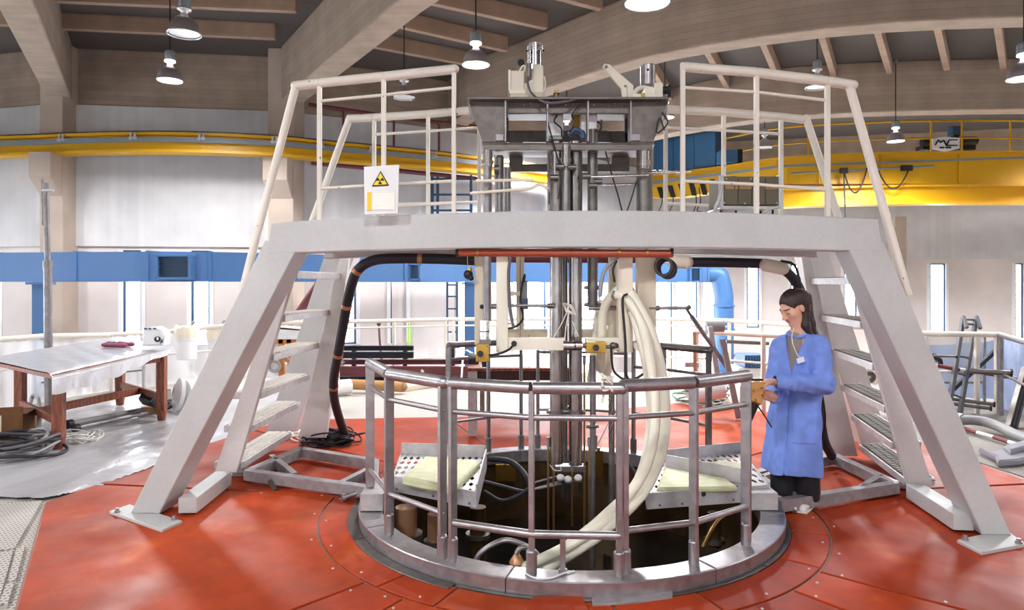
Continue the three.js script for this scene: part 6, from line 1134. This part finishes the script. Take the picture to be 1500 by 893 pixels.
// ================= RIGHT BACKGROUND =================
{
  const bar2 = (a, b, w, h2 = w) => bar(P(...a), P(...b), w, h2, V(0, 0, 1));
  const t = thing('machine_stand', 'grey slanted machine stand with cream posts left of the woman', 'stand', P(1055, 600, 8.4));
  part(t, 'slanted_strut', bar2([1012, 462, 8.4], [1080, 560, 8.4], 0.05), M.steelDull); part(t, 'cream_post', bar2([1018, 548, 8.4], [1017, 486, 8.4], 0.04), M.copper); part(t, 'frame_leg', bar2([1058, 496, 8.3], [1082, 612, 8.3], 0.06), M.grayHose); part(t, 'frame_leg', bar2([1040, 478, 8.5], [1052, 560, 8.5], 0.06), M.alu); part(t, 'head', pipe(P(1034, 478, 8.6), P(1060, 478, 8.6), 0.07, 14), M.grayHose); part(t, 'foot_tube', pipe(P(1020, 578, 8.4), P(1060, 570, 8.4), 0.1, 16), M.white); part(t, 'side_plate', vbar(1004, 1024, 531, 538, 8.5, 0.1), M.alu); part(t, 'step', vbar(1063, 1078, 556, 562, 8.2, 0.08), M.alu);
  const b = thing('blue_machine', 'blue ribbed machine with white base behind the woman arm', 'machine', P(1108, 548, 9.8)); part(b, 'casing', vbar(1090, 1122, 520, 538, 9.8, 0.4), M.blue); for (let i = 0; i < 8; i++) part(b, 'rib', vbar(1091 + i * 4, 1092.5 + i * 4, 520, 538, 9.77, 0.03), M.blueCab); part(b, 'base', vbar(1082, 1126, 539, 552, 9.8, 0.5), M.white); part(b, 'pipe', pipe(P(1064, 500, 9.6), P(1126, 503, 9.6), 0.025, 10), M.steelDark); part(b, 'leg', vbar(1088, 1092, 552, 580, 9.9, 0.06), M.grayBus); part(b, 'leg', vbar(1118, 1122, 552, 580, 9.9, 0.06), M.grayBus);
  const c = coil('tangle of white and green wires on the floor behind the right pool railing', 1028, 590, 0.3, 0.3, 20, 0.01, [M.white, M.cableLt, M.cable, M.white, paint('#4c8f6f', 0.6)], 0.32, 'wire');
  const rb = coil('small tangle of brown and red wires beside the white wire tangle', 1052, 584, 0.12, 0.12, 6, 0.012, [M.maroon, M.cable], 0.2, 'wire');
  const m1 = thing('mesh_barrier', 'grey wire mesh barrier panel standing behind the right stairs', 'barrier', P(1405, 555, 9.6)); part(m1, 'mesh', plateRect(P(1300, 560, 9.6), P(1442, 488, 9.6), V(1, 0, 0)), M.meshPanel); part(m1, 'frame', [bar2([1300, 488, 9.6], [1442, 488, 9.6], 0.03), bar2([1442, 488, 9.6], [1442, 588, 9.6], 0.03), bar2([1300, 560, 9.6], [1442, 560, 9.6], 0.03)], M.steelDull);
  const tp = thing('blue_tarpaulin', 'pale blue translucent tarpaulin hung on the right guard rail', 'tarpaulin', P(1440, 560, 9.9));
  const cloth = (pts, nx = 30, ny = 8) => { const pos = []; const at = (i, j) => { const u = i / nx * (pts.length - 1), k = Math.min(pts.length - 2, Math.floor(u)), f = u - k, a = pts[k], q = pts[k + 1], top = P(ease(a[0], q[0], f), ease(a[1], q[1], f), ease(a[3], q[3], f)), bot = P(ease(a[0], q[0], f), ease(a[2], q[2], f), ease(a[3], q[3], f)); const p = top.lerp(bot, j / ny); p.z += 0.05 * Math.sin(i * 0.8 + j * 0.2); return p.toArray(); }; for (let i = 0; i < nx; i++) for (let j = 0; j < ny; j++) pos.push(...at(i, j), ...at(i, j + 1), ...at(i + 1, j), ...at(i + 1, j), ...at(i, j + 1), ...at(i + 1, j + 1)); let g = new THREE.BufferGeometry(); g.setAttribute('position', new THREE.Float32BufferAttribute(pos, 3)); g = mergeVertices(g, 1e-4); g.computeVertexNormals(); return g; };
  const tm = M.tarp.clone(); tm.side = THREE.DoubleSide;
  part(tp, 'back_sheet', cloth([[1290, 508, 580, 9.9], [1380, 505, 580, 9.9], [1464, 498, 585, 9.6]]), tm); part(tp, 'side_sheet', cloth([[1464, 494, 610, 9.2], [1500, 505, 615, 8.6], [1560, 515, 625, 8.2]]), tm);
  const ld = thing('steel_ladder', 'grey steel ladder with hooked top leaning at the right behind the mesh barrier', 'ladder', P(1402, 618, 8.6));
  const s1 = [[1411, 464, 9.1], [1390, 598, 8.5]], s2 = [[1430, 464, 9.1], [1404, 618, 8.5]]; for (const s of [s1, s2]) part(ld, 'stile', bar2(s[0], s[1], 0.045, 0.05), M.ladder);
  for (const u of [0.03, 0.08, 0.44, 0.62, 0.85]) part(ld, 'rung', pipe(P(...s1[0]).lerp(P(...s1[1]), u), P(...s2[0]).lerp(P(...s2[1]), u * 0.92), 0.014, 8), M.ladder); part(ld, 'hook', bar2([1411, 463, 9.1], [1416, 480, 8.95], 0.04), M.ladder); part(ld, 'hook', bar2([1430, 463, 9.1], [1436, 481, 8.95], 0.04), M.ladder);
  const st = thing('black_strut', 'black steel strut slanting across the mesh barrier', 'strut', P(1430, 560, 9.2)); part(st, 'strut', bar2([1387, 578, 9.0], [1470, 503, 9.3], 0.05), M.black); part(st, 'end_plate', ball(P(1470, 503, 9.3), 0.05, 8), M.black);
  const rp2 = thing('striped_pole', 'red and white striped pole lying across behind the right stairs', 'pole', P(1430, 555, 9.0)); const e = [[1358, 533], [1372, 535], [1405, 541], [1440, 546], [1478, 552], [1505, 557]]; e.slice(0, -1).forEach((q, i) => part(rp2, i % 2 ? 'red_band' : 'white_band', pipe(P(q[0], q[1], 8.8), P(e[i + 1][0], e[i + 1][1], 8.8), 0.025, 10), i === 1 || i === 3 ? M.redRope : M.white));
  const rp3 = thing('striped_pole', 'second red and white pole lying on the grating below the grey hose', 'pole', G(1440, 645)); const e2 = [[1410, 629], [1432, 636], [1456, 643], [1478, 650], [1500, 657]]; e2.slice(0, -1).forEach((q, i) => part(rp3, i % 2 ? 'white_band' : 'red_band', pipe(G(...q).setY(0.02), G(...e2[i + 1]).setY(0.02), 0.022, 10), i % 2 ? M.white : M.redRope));
  for (const [a, b, lab, r] of [[[1388, 583], [1455, 592], 'upper thin steel tube of the pair lying behind the ladder', 0.022], [[1384, 590], [1450, 598], 'lower thin steel tube of the pair lying behind the ladder', 0.02], [[1330, 520], [1400, 522], 'thin grey rod across the mesh barrier', 0.014], [[1420, 543], [1480, 546], 'dark short tube resting on the striped pole', 0.035]]) { const q = thing('loose_tube', lab, 'tube', P(...a, 8.7)); part(q, 'tube', pipe(P(...a, 8.7), P(...b, 8.5), r, 10), M.steelDark); part(q, 'end_fitting', pipe(P(...b, 8.5), P(b[0] + 3, b[1] + 0.4, 8.49), r * 1.6, 10), M.black); }
  const gh = thing('grey_hose', 'thick grey hose lying on the grating at the right edge', 'hose', G(1460, 636)); part(gh, 'hose_body', tube([G(1408, 628).setY(0.1), G(1425, 628).setY(0.1), G(1445, 630).setY(0.09), G(1468, 636).setY(0.07), G(1490, 646).setY(0.06), G(1530, 660).setY(0.06)], 0.055, 12, 40), M.grayHose); part(gh, 'end_fitting', [pipe(G(1404, 627).setY(0.1), G(1410, 628).setY(0.1), 0.075, 14)], M.alu);
  const gp = thing('grey_post', 'leaning grey steel channel at the right edge', 'post', P(1488, 625, 8.0)); part(gp, 'channel', bar2([1481, 626, 7.9], [1505, 540, 8.1], 0.1, 0.08), M.steelDark); part(gp, 'inner_lip', bar2([1486, 624, 7.85], [1508, 540, 8.05], 0.03, 0.03), M.black);
  const gc = thing('grey_cloth', 'crumpled grey cloth lying on the grating at the right edge', 'cloth', G(1480, 676)); { const pos = [], out = [g2(1434, 662), g2(1452, 668), g2(1470, 664), g2(1492, 658), g2(1520, 650), g2(1530, 672), g2(1492, 680), g2(1462, 682), g2(1458, 674)]; const s = slab(out, 0, 0.05, 0.02); part(gc, 'cloth_body', s, M.cloth); part(gc, 'fold', slab([g2(1470, 666), g2(1500, 658), g2(1515, 665), g2(1480, 674)], 0.05, 0.1, 0.025), M.cloth); }
  const hc = thing('hook_clamp', 'dark hooked clamp resting on the rod by the mesh barrier', 'clamp', P(1370, 530, 9)); part(hc, 'jaw', tube([P(1368, 520, 9), P(1370, 524, 9), P(1376, 526, 9), P(1378, 532, 9)], 0.03, 8), M.black); part(hc, 'screw', pipe(P(1366, 518, 9), P(1372, 530, 9), 0.012, 8), M.steelDark);
  const wr = thing('wrapped_roll', 'white wrapped roll seen through the right stairs', 'roll', P(1270, 565, 8.6)); part(wr, 'roll_body', pipe(P(1262, 540, 8.6), P(1286, 552, 8.6), 0.11, 18), M.ivory); part(wr, 'end_rings', [new THREE.TorusGeometry(0.06, 0.018, 8, 20).translate(...P(1274, 552, 8.45).toArray()), new THREE.TorusGeometry(0.03, 0.012, 8, 16).translate(...P(1274, 552, 8.45).toArray())], M.cable); part(wr, 'floor_tube', pipe(P(1275, 604, 8.4), P(1300, 608, 8.3), 0.07, 16), M.white);
}

// pipework and rack high on the back wall, seen through the left railings
{
  const t = thing('maroon_pipe', 'dark red pipe with thin drop pipes along the back wall above the crane beam', 'pipe', P(570, 168, 17.7)), W = [[452, 153, 17.0], [500, 160, 17.2], [583, 172, 17.9], [640, 179, 18.6], [702, 186, 19.3]].map((q) => P(...q));
  part(t, 'pipe_run', poly(W, 0.05, 10), M.maroon);
  for (const [q, y0, y1, d] of [[503, 160, 232, 17.2], [577, 171, 235, 17.8], [643, 179, 240, 18.6]]) part(t, 'drop_pipe', pipe(P(q, y0, d), P(q, y1, d), 0.03, 8), M.maroon);
  part(t, 'lower_pipe', poly([[456, 238, 17.0], [583, 250, 17.95], [702, 262, 19.2]].map((q) => P(...q)), 0.06, 10), M.maroon);
  const r = thing('steel_rack', 'narrow dark blue steel rack on the back wall behind the left railings', 'rack', P(662, 312, 18.6));
  for (const q of [633, 641, 690]) part(r, 'upright', vbar(q - 2, q + 2, 256, 345, 18.65, 0.08), M.blueDark);
  for (const y of [262, 285, 308, 330]) part(r, 'cross_bar', pipe(P(633, y, 18.68), P(690, y, 18.68), 0.03, 8), M.blueDark);
}
// ================= THE WOMAN IN THE BLUE COAT =================
{
  const D0 = 5.06, p = (x, y, off = 0) => P(x, y, D0 + off);
  const sd = {
    cap(q, a, b, ra, rb) { const bx = b.x - a.x, by = b.y - a.y, bz = b.z - a.z, ax = q.x - a.x, ay = q.y - a.y, az = q.z - a.z; const h = Math.max(0, Math.min(1, (ax * bx + ay * by + az * bz) / (bx * bx + by * by + bz * bz + 1e-12))); return Math.hypot(ax - bx * h, ay - by * h, az - bz * h) - (ra + (rb - ra) * h); },
    ell(x, y, z, a, b, c) { const k0 = Math.hypot(x / a, y / b, z / c), k1 = Math.hypot(x / (a * a), y / (b * b), z / (c * c)); return k0 < 1e-6 ? -Math.min(a, b, c) : k0 * (k0 - 1) / k1; },
  };
  const smin = (a, b, k) => { const h = Math.max(k - Math.abs(a - b), 0) / k; return Math.min(a, b) - h * h * k * 0.25; };
  const smax = (a, b, k) => -smin(-a, -b, k);
  function mesh(lo, hi, res, f) {
    const mc = new MarchingCubes(res, M.white, false, false, 160000); mc.isolation = 0;
    const c = lo.clone().add(hi).multiplyScalar(0.5), h = hi.clone().sub(lo).multiplyScalar(0.5), half = res / 2, q = V();
    for (let k = 0; k < res; k++) for (let j = 0; j < res; j++) for (let i = 0; i < res; i++) { q.set(c.x + (i - half) / half * h.x, c.y + (j - half) / half * h.y, c.z + (k - half) / half * h.z); mc.field[i + j * res + k * res * res] = -f(q); }
    mc.update();
    const n = mc.count, pos = new Float32Array(n * 3);
    for (let i = 0; i < n; i++) { pos[i * 3] = c.x + mc.positionArray[i * 3] * h.x; pos[i * 3 + 1] = c.y + mc.positionArray[i * 3 + 1] * h.y; pos[i * 3 + 2] = c.z + mc.positionArray[i * 3 + 2] * h.z; }
    let g = new THREE.BufferGeometry(); g.setAttribute('position', new THREE.BufferAttribute(pos, 3)); g = mergeVertices(g, 2e-4); g.computeVertexNormals(); return g;
  }
  // frames
  const f = V(-0.62, 0, 0.78).normalize(), l = V(f.z, 0, -f.x);                    // torso: forward, left
  const hf0 = V(-0.965, 0, 0.26).normalize(), pitch = 0.46;                            // head turned to the box and bent down
  const hf = hf0.clone().multiplyScalar(Math.cos(pitch)).add(V(0, -Math.sin(pitch), 0)), hl = V(hf0.z, 0, -hf0.x), hu = hf.clone().cross(hl).normalize();
  const K = 1.05;                                                                       // head size
  const HC = p(1163, 450, 0);
  const inHead = (q) => { const x = q.x - HC.x, y = q.y - HC.y, z = q.z - HC.z; return [(x * hl.x + y * hl.y + z * hl.z) / K, (x * hu.x + y * hu.y + z * hu.z) / K, (x * hf.x + y * hf.y + z * hf.z) / K]; };
  const neckA = p(1171, 492, 0.02), neckB = p(1167, 464, 0.0);
  function headSDF(q) {
    const [x, y, z] = inHead(q), ax = Math.abs(x);
    let d = sd.ell(x, y - 0.03, z + 0.012, 0.075, 0.088, 0.094);                       // skull
    d = smin(d, sd.ell(x, y + 0.035, z - 0.035, 0.058, 0.072, 0.052), 0.04);           // face
    d = smin(d, sd.ell(x, y + 0.088, z - 0.058, 0.024, 0.02, 0.024), 0.035);           // chin
    d = smin(d, sd.ell(ax - 0.042, y + 0.022, z - 0.055, 0.022, 0.02, 0.022), 0.03);   // cheek
    d = smax(d, -sd.ell(ax - 0.03, y - 0.004, z - 0.097, 0.018, 0.012, 0.016), 0.018);  // eye socket
    d = smin(d, sd.ell(ax - 0.03, y - 0.002, z - 0.078, 0.0145, 0.0125, 0.0125), 0.006); // lidded eye
    d = smin(d, sd.ell(x, y - 0.022, z - 0.085, 0.04, 0.008, 0.01), 0.02);              // brow
    { // nose
      const n0 = { x: 0, y: 0.008, z: 0.086 }, n1 = { x: 0, y: -0.034, z: 0.111 }; d = smin(d, sd.cap({ x, y, z }, n0, n1, 0.008, 0.0115), 0.014);
      d = smin(d, sd.ell(ax - 0.011, y + 0.037, z - 0.098, 0.008, 0.007, 0.009), 0.008);
    }
    d = smin(d, sd.ell(x, y + 0.058, z - 0.09, 0.022, 0.006, 0.009), 0.008); d = smin(d, sd.ell(x, y + 0.068, z - 0.087, 0.019, 0.0065, 0.009), 0.007);  // lips
    { // ears
      const e = sd.ell(ax - 0.077, y + 0.005, z + 0.006, 0.009, 0.03, 0.018); d = smin(d, e, 0.008); d = smax(d, -sd.ell(ax - 0.088, y + 0.004, z - 0.0, 0.007, 0.016, 0.008), 0.006);
    }
    d *= K;
    d = smin(d, sd.cap(q, neckA, neckB, 0.056, 0.05), 0.03);
    return d;
  }
  const at = (x, y, z) => HC.clone().addScaledVector(hl, x * K).addScaledVector(hu, y * K).addScaledVector(hf, z * K);
  // joints
  const shL = p(1199, 505, -0.1), elL = p(1206, 562, -0.16), wrL = p(1139, 560, -0.3);
  const shR = p(1144, 508, 0.12), elR = p(1134, 562, 0.1), wrR = p(1136, 581, -0.2);
  const chest = p(1171, 530, 0.02), waist = p(1167, 585, 0.02), hip = p(1164, 625, 0.02);
  const hipL = hip.clone().addScaledVector(l, 0.085), hipR = hip.clone().addScaledVector(l, -0.085);
  const kneeL = V(hipL.x - 0.01, 0.46, hipL.z), kneeR = V(hipR.x, 0.46, hipR.z + 0.01), ankL = V(hipL.x + 0.02, 0.09, hipL.z - 0.02), ankR = V(hipR.x + 0.0, 0.09, hipR.z - 0.01);
  const bodyBones = [[chest, waist, 0.085, 0.08], [waist, hip, 0.08, 0.09], [hipL, kneeL, 0.08, 0.055], [kneeL, ankL, 0.055, 0.038], [hipR, kneeR, 0.08, 0.055], [kneeR, ankR, 0.055, 0.038],
    [shL, elL, 0.045, 0.038], [elL, wrL, 0.038, 0.026], [shR, elR, 0.045, 0.038], [elR, wrR, 0.038, 0.026], [shL, shR, 0.05, 0.05], [chest, neckA, 0.075, 0.05], [neckA, neckB, 0.056, 0.05]];
  const bodySDF = (q) => { let d = 1; for (const [a, b, r0, r1] of bodyBones) d = smin(d, sd.cap(q, a, b, r0, r1), 0.04); return d; };
  // hands: own chains; fingers close on the box
  const hand = (w, kn, tip, th, side) => {  // wrist, knuckle centre, fingertips direction, thumb tip, spread vector
    const b = []; const dir = kn.clone().sub(w).normalize();
    b.push([w, kn, 0.024, 0.021]);
    for (let i = 0; i < 4; i++) { const s = (i - 1.5) * 0.0185, base = kn.clone().addScaledVector(side, s), len = [0.9, 1, 0.95, 0.75][i]; b.push([w.clone().addScaledVector(side, s * 0.5), base, 0.014, 0.0105]);
      const m1 = base.clone().addScaledVector(dir, 0.03 * len).add(tip.clone().multiplyScalar(0.012)), m2 = m1.clone().addScaledVector(dir, 0.008).addScaledVector(tip, 0.026 * len), m3 = m2.clone().addScaledVector(dir, -0.008).addScaledVector(tip, 0.02 * len);
      b.push([base, m1, 0.0105, 0.0092], [m1, m2, 0.0092, 0.0085], [m2, m3, 0.0085, 0.0075]); }
    const tb = w.clone().lerp(kn, 0.35).addScaledVector(side, -0.028); b.push([w, tb, 0.017, 0.013], [tb, tb.clone().lerp(th, 0.55), 0.0125, 0.011], [tb.clone().lerp(th, 0.55), th, 0.011, 0.009]);
    return b;
  };
  const hL = hand(p(1134, 559.5, -0.31), p(1123, 559, -0.34), V(-0.25, -0.95, 0.15).normalize(), p(1119, 566, -0.44), V(0.1, -0.45, -0.88).normalize());
  const hR = hand(p(1137, 581, -0.2), p(1126, 579, -0.26), V(-0.55, 0.25, 0.79).normalize(), p(1119, 573, -0.33), V(0.05, 0.98, 0.1).normalize());
  const bonesSDF = (B, k) => (q) => { let d = 1; for (const [a, b, r0, r1] of B) d = smin(d, sd.cap(q, a, b, r0, r1), k); return d; };
  const box3 = (pts, m) => { const b = new THREE.Box3().setFromPoints(pts); b.expandByScalar(m); return b; };
  const bb = box3(bodyBones.flatMap((b) => [b[0], b[1]]), 0.2);
  const gBody = mesh(bb.min, bb.max, 96, (q) => { const d = bodySDF(q), y = p(0, 470).y; return Math.max(d, q.y - y); });
  const hb = new THREE.Box3(HC.clone().addScalar(-0.2), HC.clone().addScalar(0.19)); hb.min.y = neckA.y - 0.02;
  const gHead = mesh(hb.min, hb.max, 104, headSDF);
  const handGeo = (B) => { const b = box3(B.flatMap((q) => [q[0], q[1]]), 0.04); return mesh(b.min, b.max, 60, bonesSDF(B, 0.008)); };
  const gBodyAll = [gBody, gHead, handGeo(hL), handGeo(hR)].map((g) => g.toNonIndexed());
  // skin tones per vertex: lips, brows and lashes are pigments of the face
  const paintSkin = (g) => {
    const n = g.attributes.position.count, col = new Float32Array(n * 3), q = V(), base = new THREE.Color('#d9a68c'), lip = new THREE.Color('#b9706a'), brow = new THREE.Color('#4a3228'), lash = new THREE.Color('#3a2924');
    for (let i = 0; i < n; i++) { q.fromBufferAttribute(g.attributes.position, i); const [x, y, z] = inHead(q), ax = Math.abs(x); let c = base;
      if (z > 0.03 && Math.abs(y) < 0.2) { if (ax < 0.023 && y < -0.053 && y > -0.075 && z > 0.075) c = lip; if (ax > 0.014 && ax < 0.05 && Math.abs(y - 0.024 + (ax - 0.03) * 0.1) < 0.0045) c = brow; if (ax > 0.016 && ax < 0.046 && Math.abs(y + 0.008 - (ax - 0.03) ** 2 * 8) < 0.0028) c = lash; }
      col[i * 3] = c.r; col[i * 3 + 1] = c.g; col[i * 3 + 2] = c.b; }
    g.setAttribute('color', new THREE.BufferAttribute(col, 3)); return g;
  };
  const base = V(hip.x, 0, hip.z);
  const body = mergeGeometries(gBodyAll.map((g) => paintSkin(g))); body.translate(-base.x, -base.y, -base.z);
  const person = new THREE.Mesh(body, std({ vertexColors: true, roughness: 0.55 })); person.name = 'person'; person.position.copy(base); person.castShadow = person.receiveShadow = true;
  person.userData = { label: 'woman with long dark hair in a blue coat looking down at a brown control box', category: 'person' }; scene.add(person);
  const wear = (name, g, mat, label) => part(person, name, g, mat, label);
  // hair: cap over the skull and a long fall down the back
  const fall = [at(0.03, 0.03, -0.08), p(1184, 474, 0.08), p(1192, 494, 0.12), p(1199, 512, 0.15)], fall2 = [at(0.06, 0.0, -0.055), p(1180, 476, -0.04), p(1190, 498, -0.03)], fall3 = [at(-0.045, 0.0, -0.07), p(1178, 482, 0.12), p(1186, 505, 0.16)];
  const hair = (q) => {
    const [x, y, z] = inHead(q), ax = Math.abs(x);
    let d = sd.ell(x, y - 0.036, z + 0.018, 0.084, 0.094, 0.103);
    d = smax(d, -(sd.ell(x, y + 0.05, z - 0.1, 0.085, 0.115, 0.082)), 0.02);            // face opening
    d = smax(d, -sd.ell(ax - 0.08, y + 0.012, z - 0.016, 0.03, 0.034, 0.034), 0.012);    // ears stay free
    d = smax(d, -(y + 0.075 + 0.3 * (z + 0.02)), 0.03);
    d *= K;
    const chain = (c, r) => { let e = 1; for (let i = 0; i + 1 < c.length; i++) e = smin(e, sd.cap(q, c[i], c[i + 1], r[i], r[i + 1]), 0.03); return e; };
    d = smin(d, chain(fall, [0.055, 0.045, 0.035, 0.012]), 0.04); d = smin(d, chain(fall2, [0.03, 0.03, 0.014]), 0.03); d = smin(d, chain(fall3, [0.045, 0.04, 0.016]), 0.04);
    const a = Math.atan2(x, z + 0.02); d += 0.0018 * Math.sin(a * 46 + y * 60) + 0.0016 * Math.sin((q.x + q.z) * 420);
    return d;
  };
  const hh = new THREE.Box3(HC.clone().add(V(-0.2, -0.5, -0.32)), HC.clone().add(V(0.3, 0.17, 0.24)));
  wear('hair', mesh(hh.min, hh.max, 120, hair), std({ color: hex('#35241f'), roughness: 0.42 }));
  // coat
  const hem = p(0, 691).y, inT = (q) => { const x = q.x - chest.x, z = q.z - chest.z; return [x * l.x + z * l.z, x * f.x + z * f.z]; };
  const coat = (q) => {
    const y = q.y; const t = Math.max(0, Math.min(1, (p(0, 485).y - y) / (p(0, 485).y - hem)));      // 0 neck .. 1 hem
    const cx = ease(1172, 1161, t), c = p(cx, 500, 0.03); const x = (q.x - c.x) * l.x + (q.z - c.z) * l.z, z = (q.x - c.x) * f.x + (q.z - c.z) * f.z;
    // half width and half depth of the coat by height
    const prof = [[0, 0.07, 0.07], [0.05, 0.15, 0.1], [0.12, 0.185, 0.125], [0.3, 0.19, 0.14], [0.5, 0.18, 0.135], [0.7, 0.195, 0.15], [1, 0.215, 0.175]];
    let i = 0; while (i < prof.length - 2 && t > prof[i + 1][0]) i++; const w = Math.min(1, Math.max(0, (t - prof[i][0]) / (prof[i + 1][0] - prof[i][0]))), sw = w * w * (3 - 2 * w);
    const a = ease(prof[i][1], prof[i + 1][1], sw), b = ease(prof[i][2], prof[i + 1][2], sw), ang = Math.atan2(x, z);
    const r = Math.hypot(x / a, z / b); let d = (r - 1) * Math.min(a, b) * 0.9;
    d += t * 0.011 * Math.sin(ang * 7 + 1 + y * 2) + 0.005 * Math.sin(y * 26 + ang * 4) * (1 - t);
    d = Math.max(d, y - p(0, 483).y);
    // sleeves with folds at the elbow
    const fold = 0.0035 * Math.sin((q.x * 0.8 + q.y) * 44 + 2 * Math.sin(q.y * 21 + q.z * 17)) + 0.0025 * Math.sin((q.x - q.y * 0.6) * 61 + 3 * Math.sin(q.x * 19));
    let s = smin(sd.cap(q, shL, elL, 0.078, 0.072), sd.cap(q, elL, wrL, 0.078, 0.05), 0.03); s = smin(s, smin(sd.cap(q, shR, elR, 0.076, 0.066), sd.cap(q, elR, wrR, 0.066, 0.05), 0.03), 0.01);
    d = smin(d, s + fold, 0.035);
    // hem and cuffs cut clean
    d = Math.max(d, hem - y + 0.008 * Math.sin(ang * 3));
    for (const [e, wst] of [[elL, wrL], [elR, wrR]]) { const n = wst.clone().sub(e).normalize(); const s2 = (q.x - wst.x) * n.x + (q.y - wst.y) * n.y + (q.z - wst.z) * n.z; if (Math.hypot(q.x - wst.x, q.y - wst.y, q.z - wst.z) < 0.13) d = Math.max(d, s2 - 0.028); }
    // V neck opening, front seam, pocket
    const ys = y - p(0, 545).y; if (z > 0 && ys > 0) { const v = ys * 0.26 - Math.abs(x + 0.01); d = smax(d, Math.min(v, z - 0.02) - 0.0, 0.01); }
    if (z > 0.03 && Math.abs(x + 0.015) < 0.0045 && ys < 0) d += 0.007;
    const px = x - 0.1, py = y - p(0, 622).y; if (z > 0.02 && Math.abs(px) < 0.075 && py < 0.1 && py > -0.11) d -= 0.006;
    return d;
  };
  const cb = new THREE.Box3(V(p(1112, 0).x, hem - 0.03, -D0 - 0.33), V(p(1226, 0).x, p(0, 478).y, -D0 + 0.42));
  const coatMat = std({ color: hex('#7a97e6'), map: tCloth, bumpMap: tClothB, bumpScale: 0.006, roughness: 0.85 });
  wear('lab_coat', mesh(cb.min, cb.max, 128, coat), coatMat, 'blue lab coat reaching below the knees');
  // shirt in the neck opening
  const shirtB = new THREE.Box3(V(chest.x - 0.2, p(0, 560).y, chest.z - 0.2), V(chest.x + 0.2, p(0, 480).y, chest.z + 0.25));
  wear('shirt', mesh(shirtB.min, shirtB.max, 48, (q) => { const c = p(1168, 500, 0.03), x = (q.x - c.x) * l.x + (q.z - c.z) * l.z, z = (q.x - c.x) * f.x + (q.z - c.z) * f.z; const t = Math.max(0, Math.min(1, (p(0, 484).y - q.y) / 0.25)); const a = ease(0.065, 0.14, t), b = ease(0.066, 0.118, t); return Math.max((Math.hypot(x / a, z / b) - 1) * Math.min(a, b) * 0.9, q.y - p(0, 486).y); }), paint('#8d8179', 0.9), 'grey-brown shirt');
  // collar
  { const c = p(1170, 488, 0.03), mk = (s) => { const pts = []; for (let i = 0; i <= 6; i++) { const a = ease(2.6, 0.25, i / 6) * s; pts.push(c.clone().addScaledVector(l, Math.sin(a) * 0.074).addScaledVector(f, Math.cos(a) * 0.076).add(V(0, 0.015 - i * 0.006, 0))); } return tube(pts, 0.016, 8, 40); }; wear('collar', [mk(1), mk(-1)], coatMat); }
  // trousers and shoes
  const legBones = [[hipL, kneeL, 0.105, 0.095], [kneeL, ankL, 0.095, 0.085], [hipR, kneeR, 0.105, 0.095], [kneeR, ankR, 0.095, 0.085]];
  const lb = box3([hipL, hipR, ankL, ankR], 0.13); lb.max.y = hem + 0.12;
  wear('trousers', mesh(lb.min, lb.max, 72, (q) => Math.max(bonesSDF(legBones, 0.03)(q), 0.06 - q.y, q.y - hem - 0.08)), paint('#201d22', 0.85), 'black trousers');
  for (const [a, s] of [[ankL, 1], [ankR, -1]]) {
    const toe = V(a.x, 0.03, a.z).addScaledVector(f, 0.15), heel = V(a.x, 0.035, a.z).addScaledVector(f, -0.05), B = [[heel, toe, 0.036, 0.033], [V(a.x, 0.09, a.z), V(a.x, 0.05, a.z).addScaledVector(f, 0.06), 0.046, 0.036]], sb = box3([heel, toe, a], 0.07);
    const sh = wear('shoe', mesh(sb.min, sb.max, 44, (q) => Math.max(bonesSDF(B, 0.03)(q), 0.012 - q.y)), M.white, 'white shoe');
    part(sh, 'sole', bar(heel.clone().setY(0.008).addScaledVector(f, -0.035), toe.clone().setY(0.008).addScaledVector(f, 0.03), 0.078, 0.014, undefined, 0.005), M.ivory);
  }
  // lanyard and badge
  const b0 = p(1172, 527, -0.14);
  wear('lanyard', [...tube([p(1163, 480, -0.07), p(1160, 492, -0.1), p(1162, 505, -0.125), p(1168, 519, -0.14), b0.clone().add(V(0, 0.02, 0.0))], 0.0032, 6)], M.white, 'white lanyard');
  const u2 = V(0.8, 0.35, 0.3).normalize(); wear('badge', plate([[-0.026, -0.018], [0.026, -0.018], [0.026, 0.018], [-0.026, 0.018]].map(([a, b]) => b0.clone().addScaledVector(u2, a).add(V(b * -0.3, b, 0)).add(V(0, 0, 0.01))), 0.006, 0.001), M.white, 'white badge');
  // the control box she holds
  const q = (x, y, off) => p(x, y, off), o = thing('control_box', 'brown handheld control box with black knobs held by the woman in blue', 'box', p(1106, 590, -0.4));
  part(o, 'box_body', plate([q(1092, 584, -0.44), q(1116, 592, -0.46), q(1121, 560, -0.4), q(1108, 557, -0.4), q(1093, 561, -0.42)], 0.11, 0.006), paint('#b37b35', 0.45));
  part(o, 'side_plate', plate([q(1093, 580, -0.447), q(1098, 582, -0.449), q(1100, 563, -0.425), q(1095, 564, -0.425)], 0.008, 0.001), M.white, 'white label');
  for (const [x, y] of [[1104, 572], [1115, 568], [1107, 586], [1117, 578]]) part(o, 'screw', ball(q(x, y, -0.455), 0.008, 8), M.brass);
  for (let i = 0; i < 4; i++) part(o, 'push_button', pipe(q(1102 + i * 4.5, 557.5, -0.36), q(1102 + i * 4.5, 554.5, -0.36), 0.011, 10), M.black);
  part(o, 'plug_socket', [new THREE.CylinderGeometry(0.055, 0.03, 0.15, 14).rotateZ(-0.25).translate(...q(1099, 599, -0.38).toArray())], M.black, 'black tapering plug below');
  part(o, 'cable', tube([q(1108, 592, -0.36), q(1114, 600, -0.36), q(1122, 612, -0.33), q(1130, 625, -0.3)], 0.005, 6), M.black);
}
renderer.render(scene, camera);
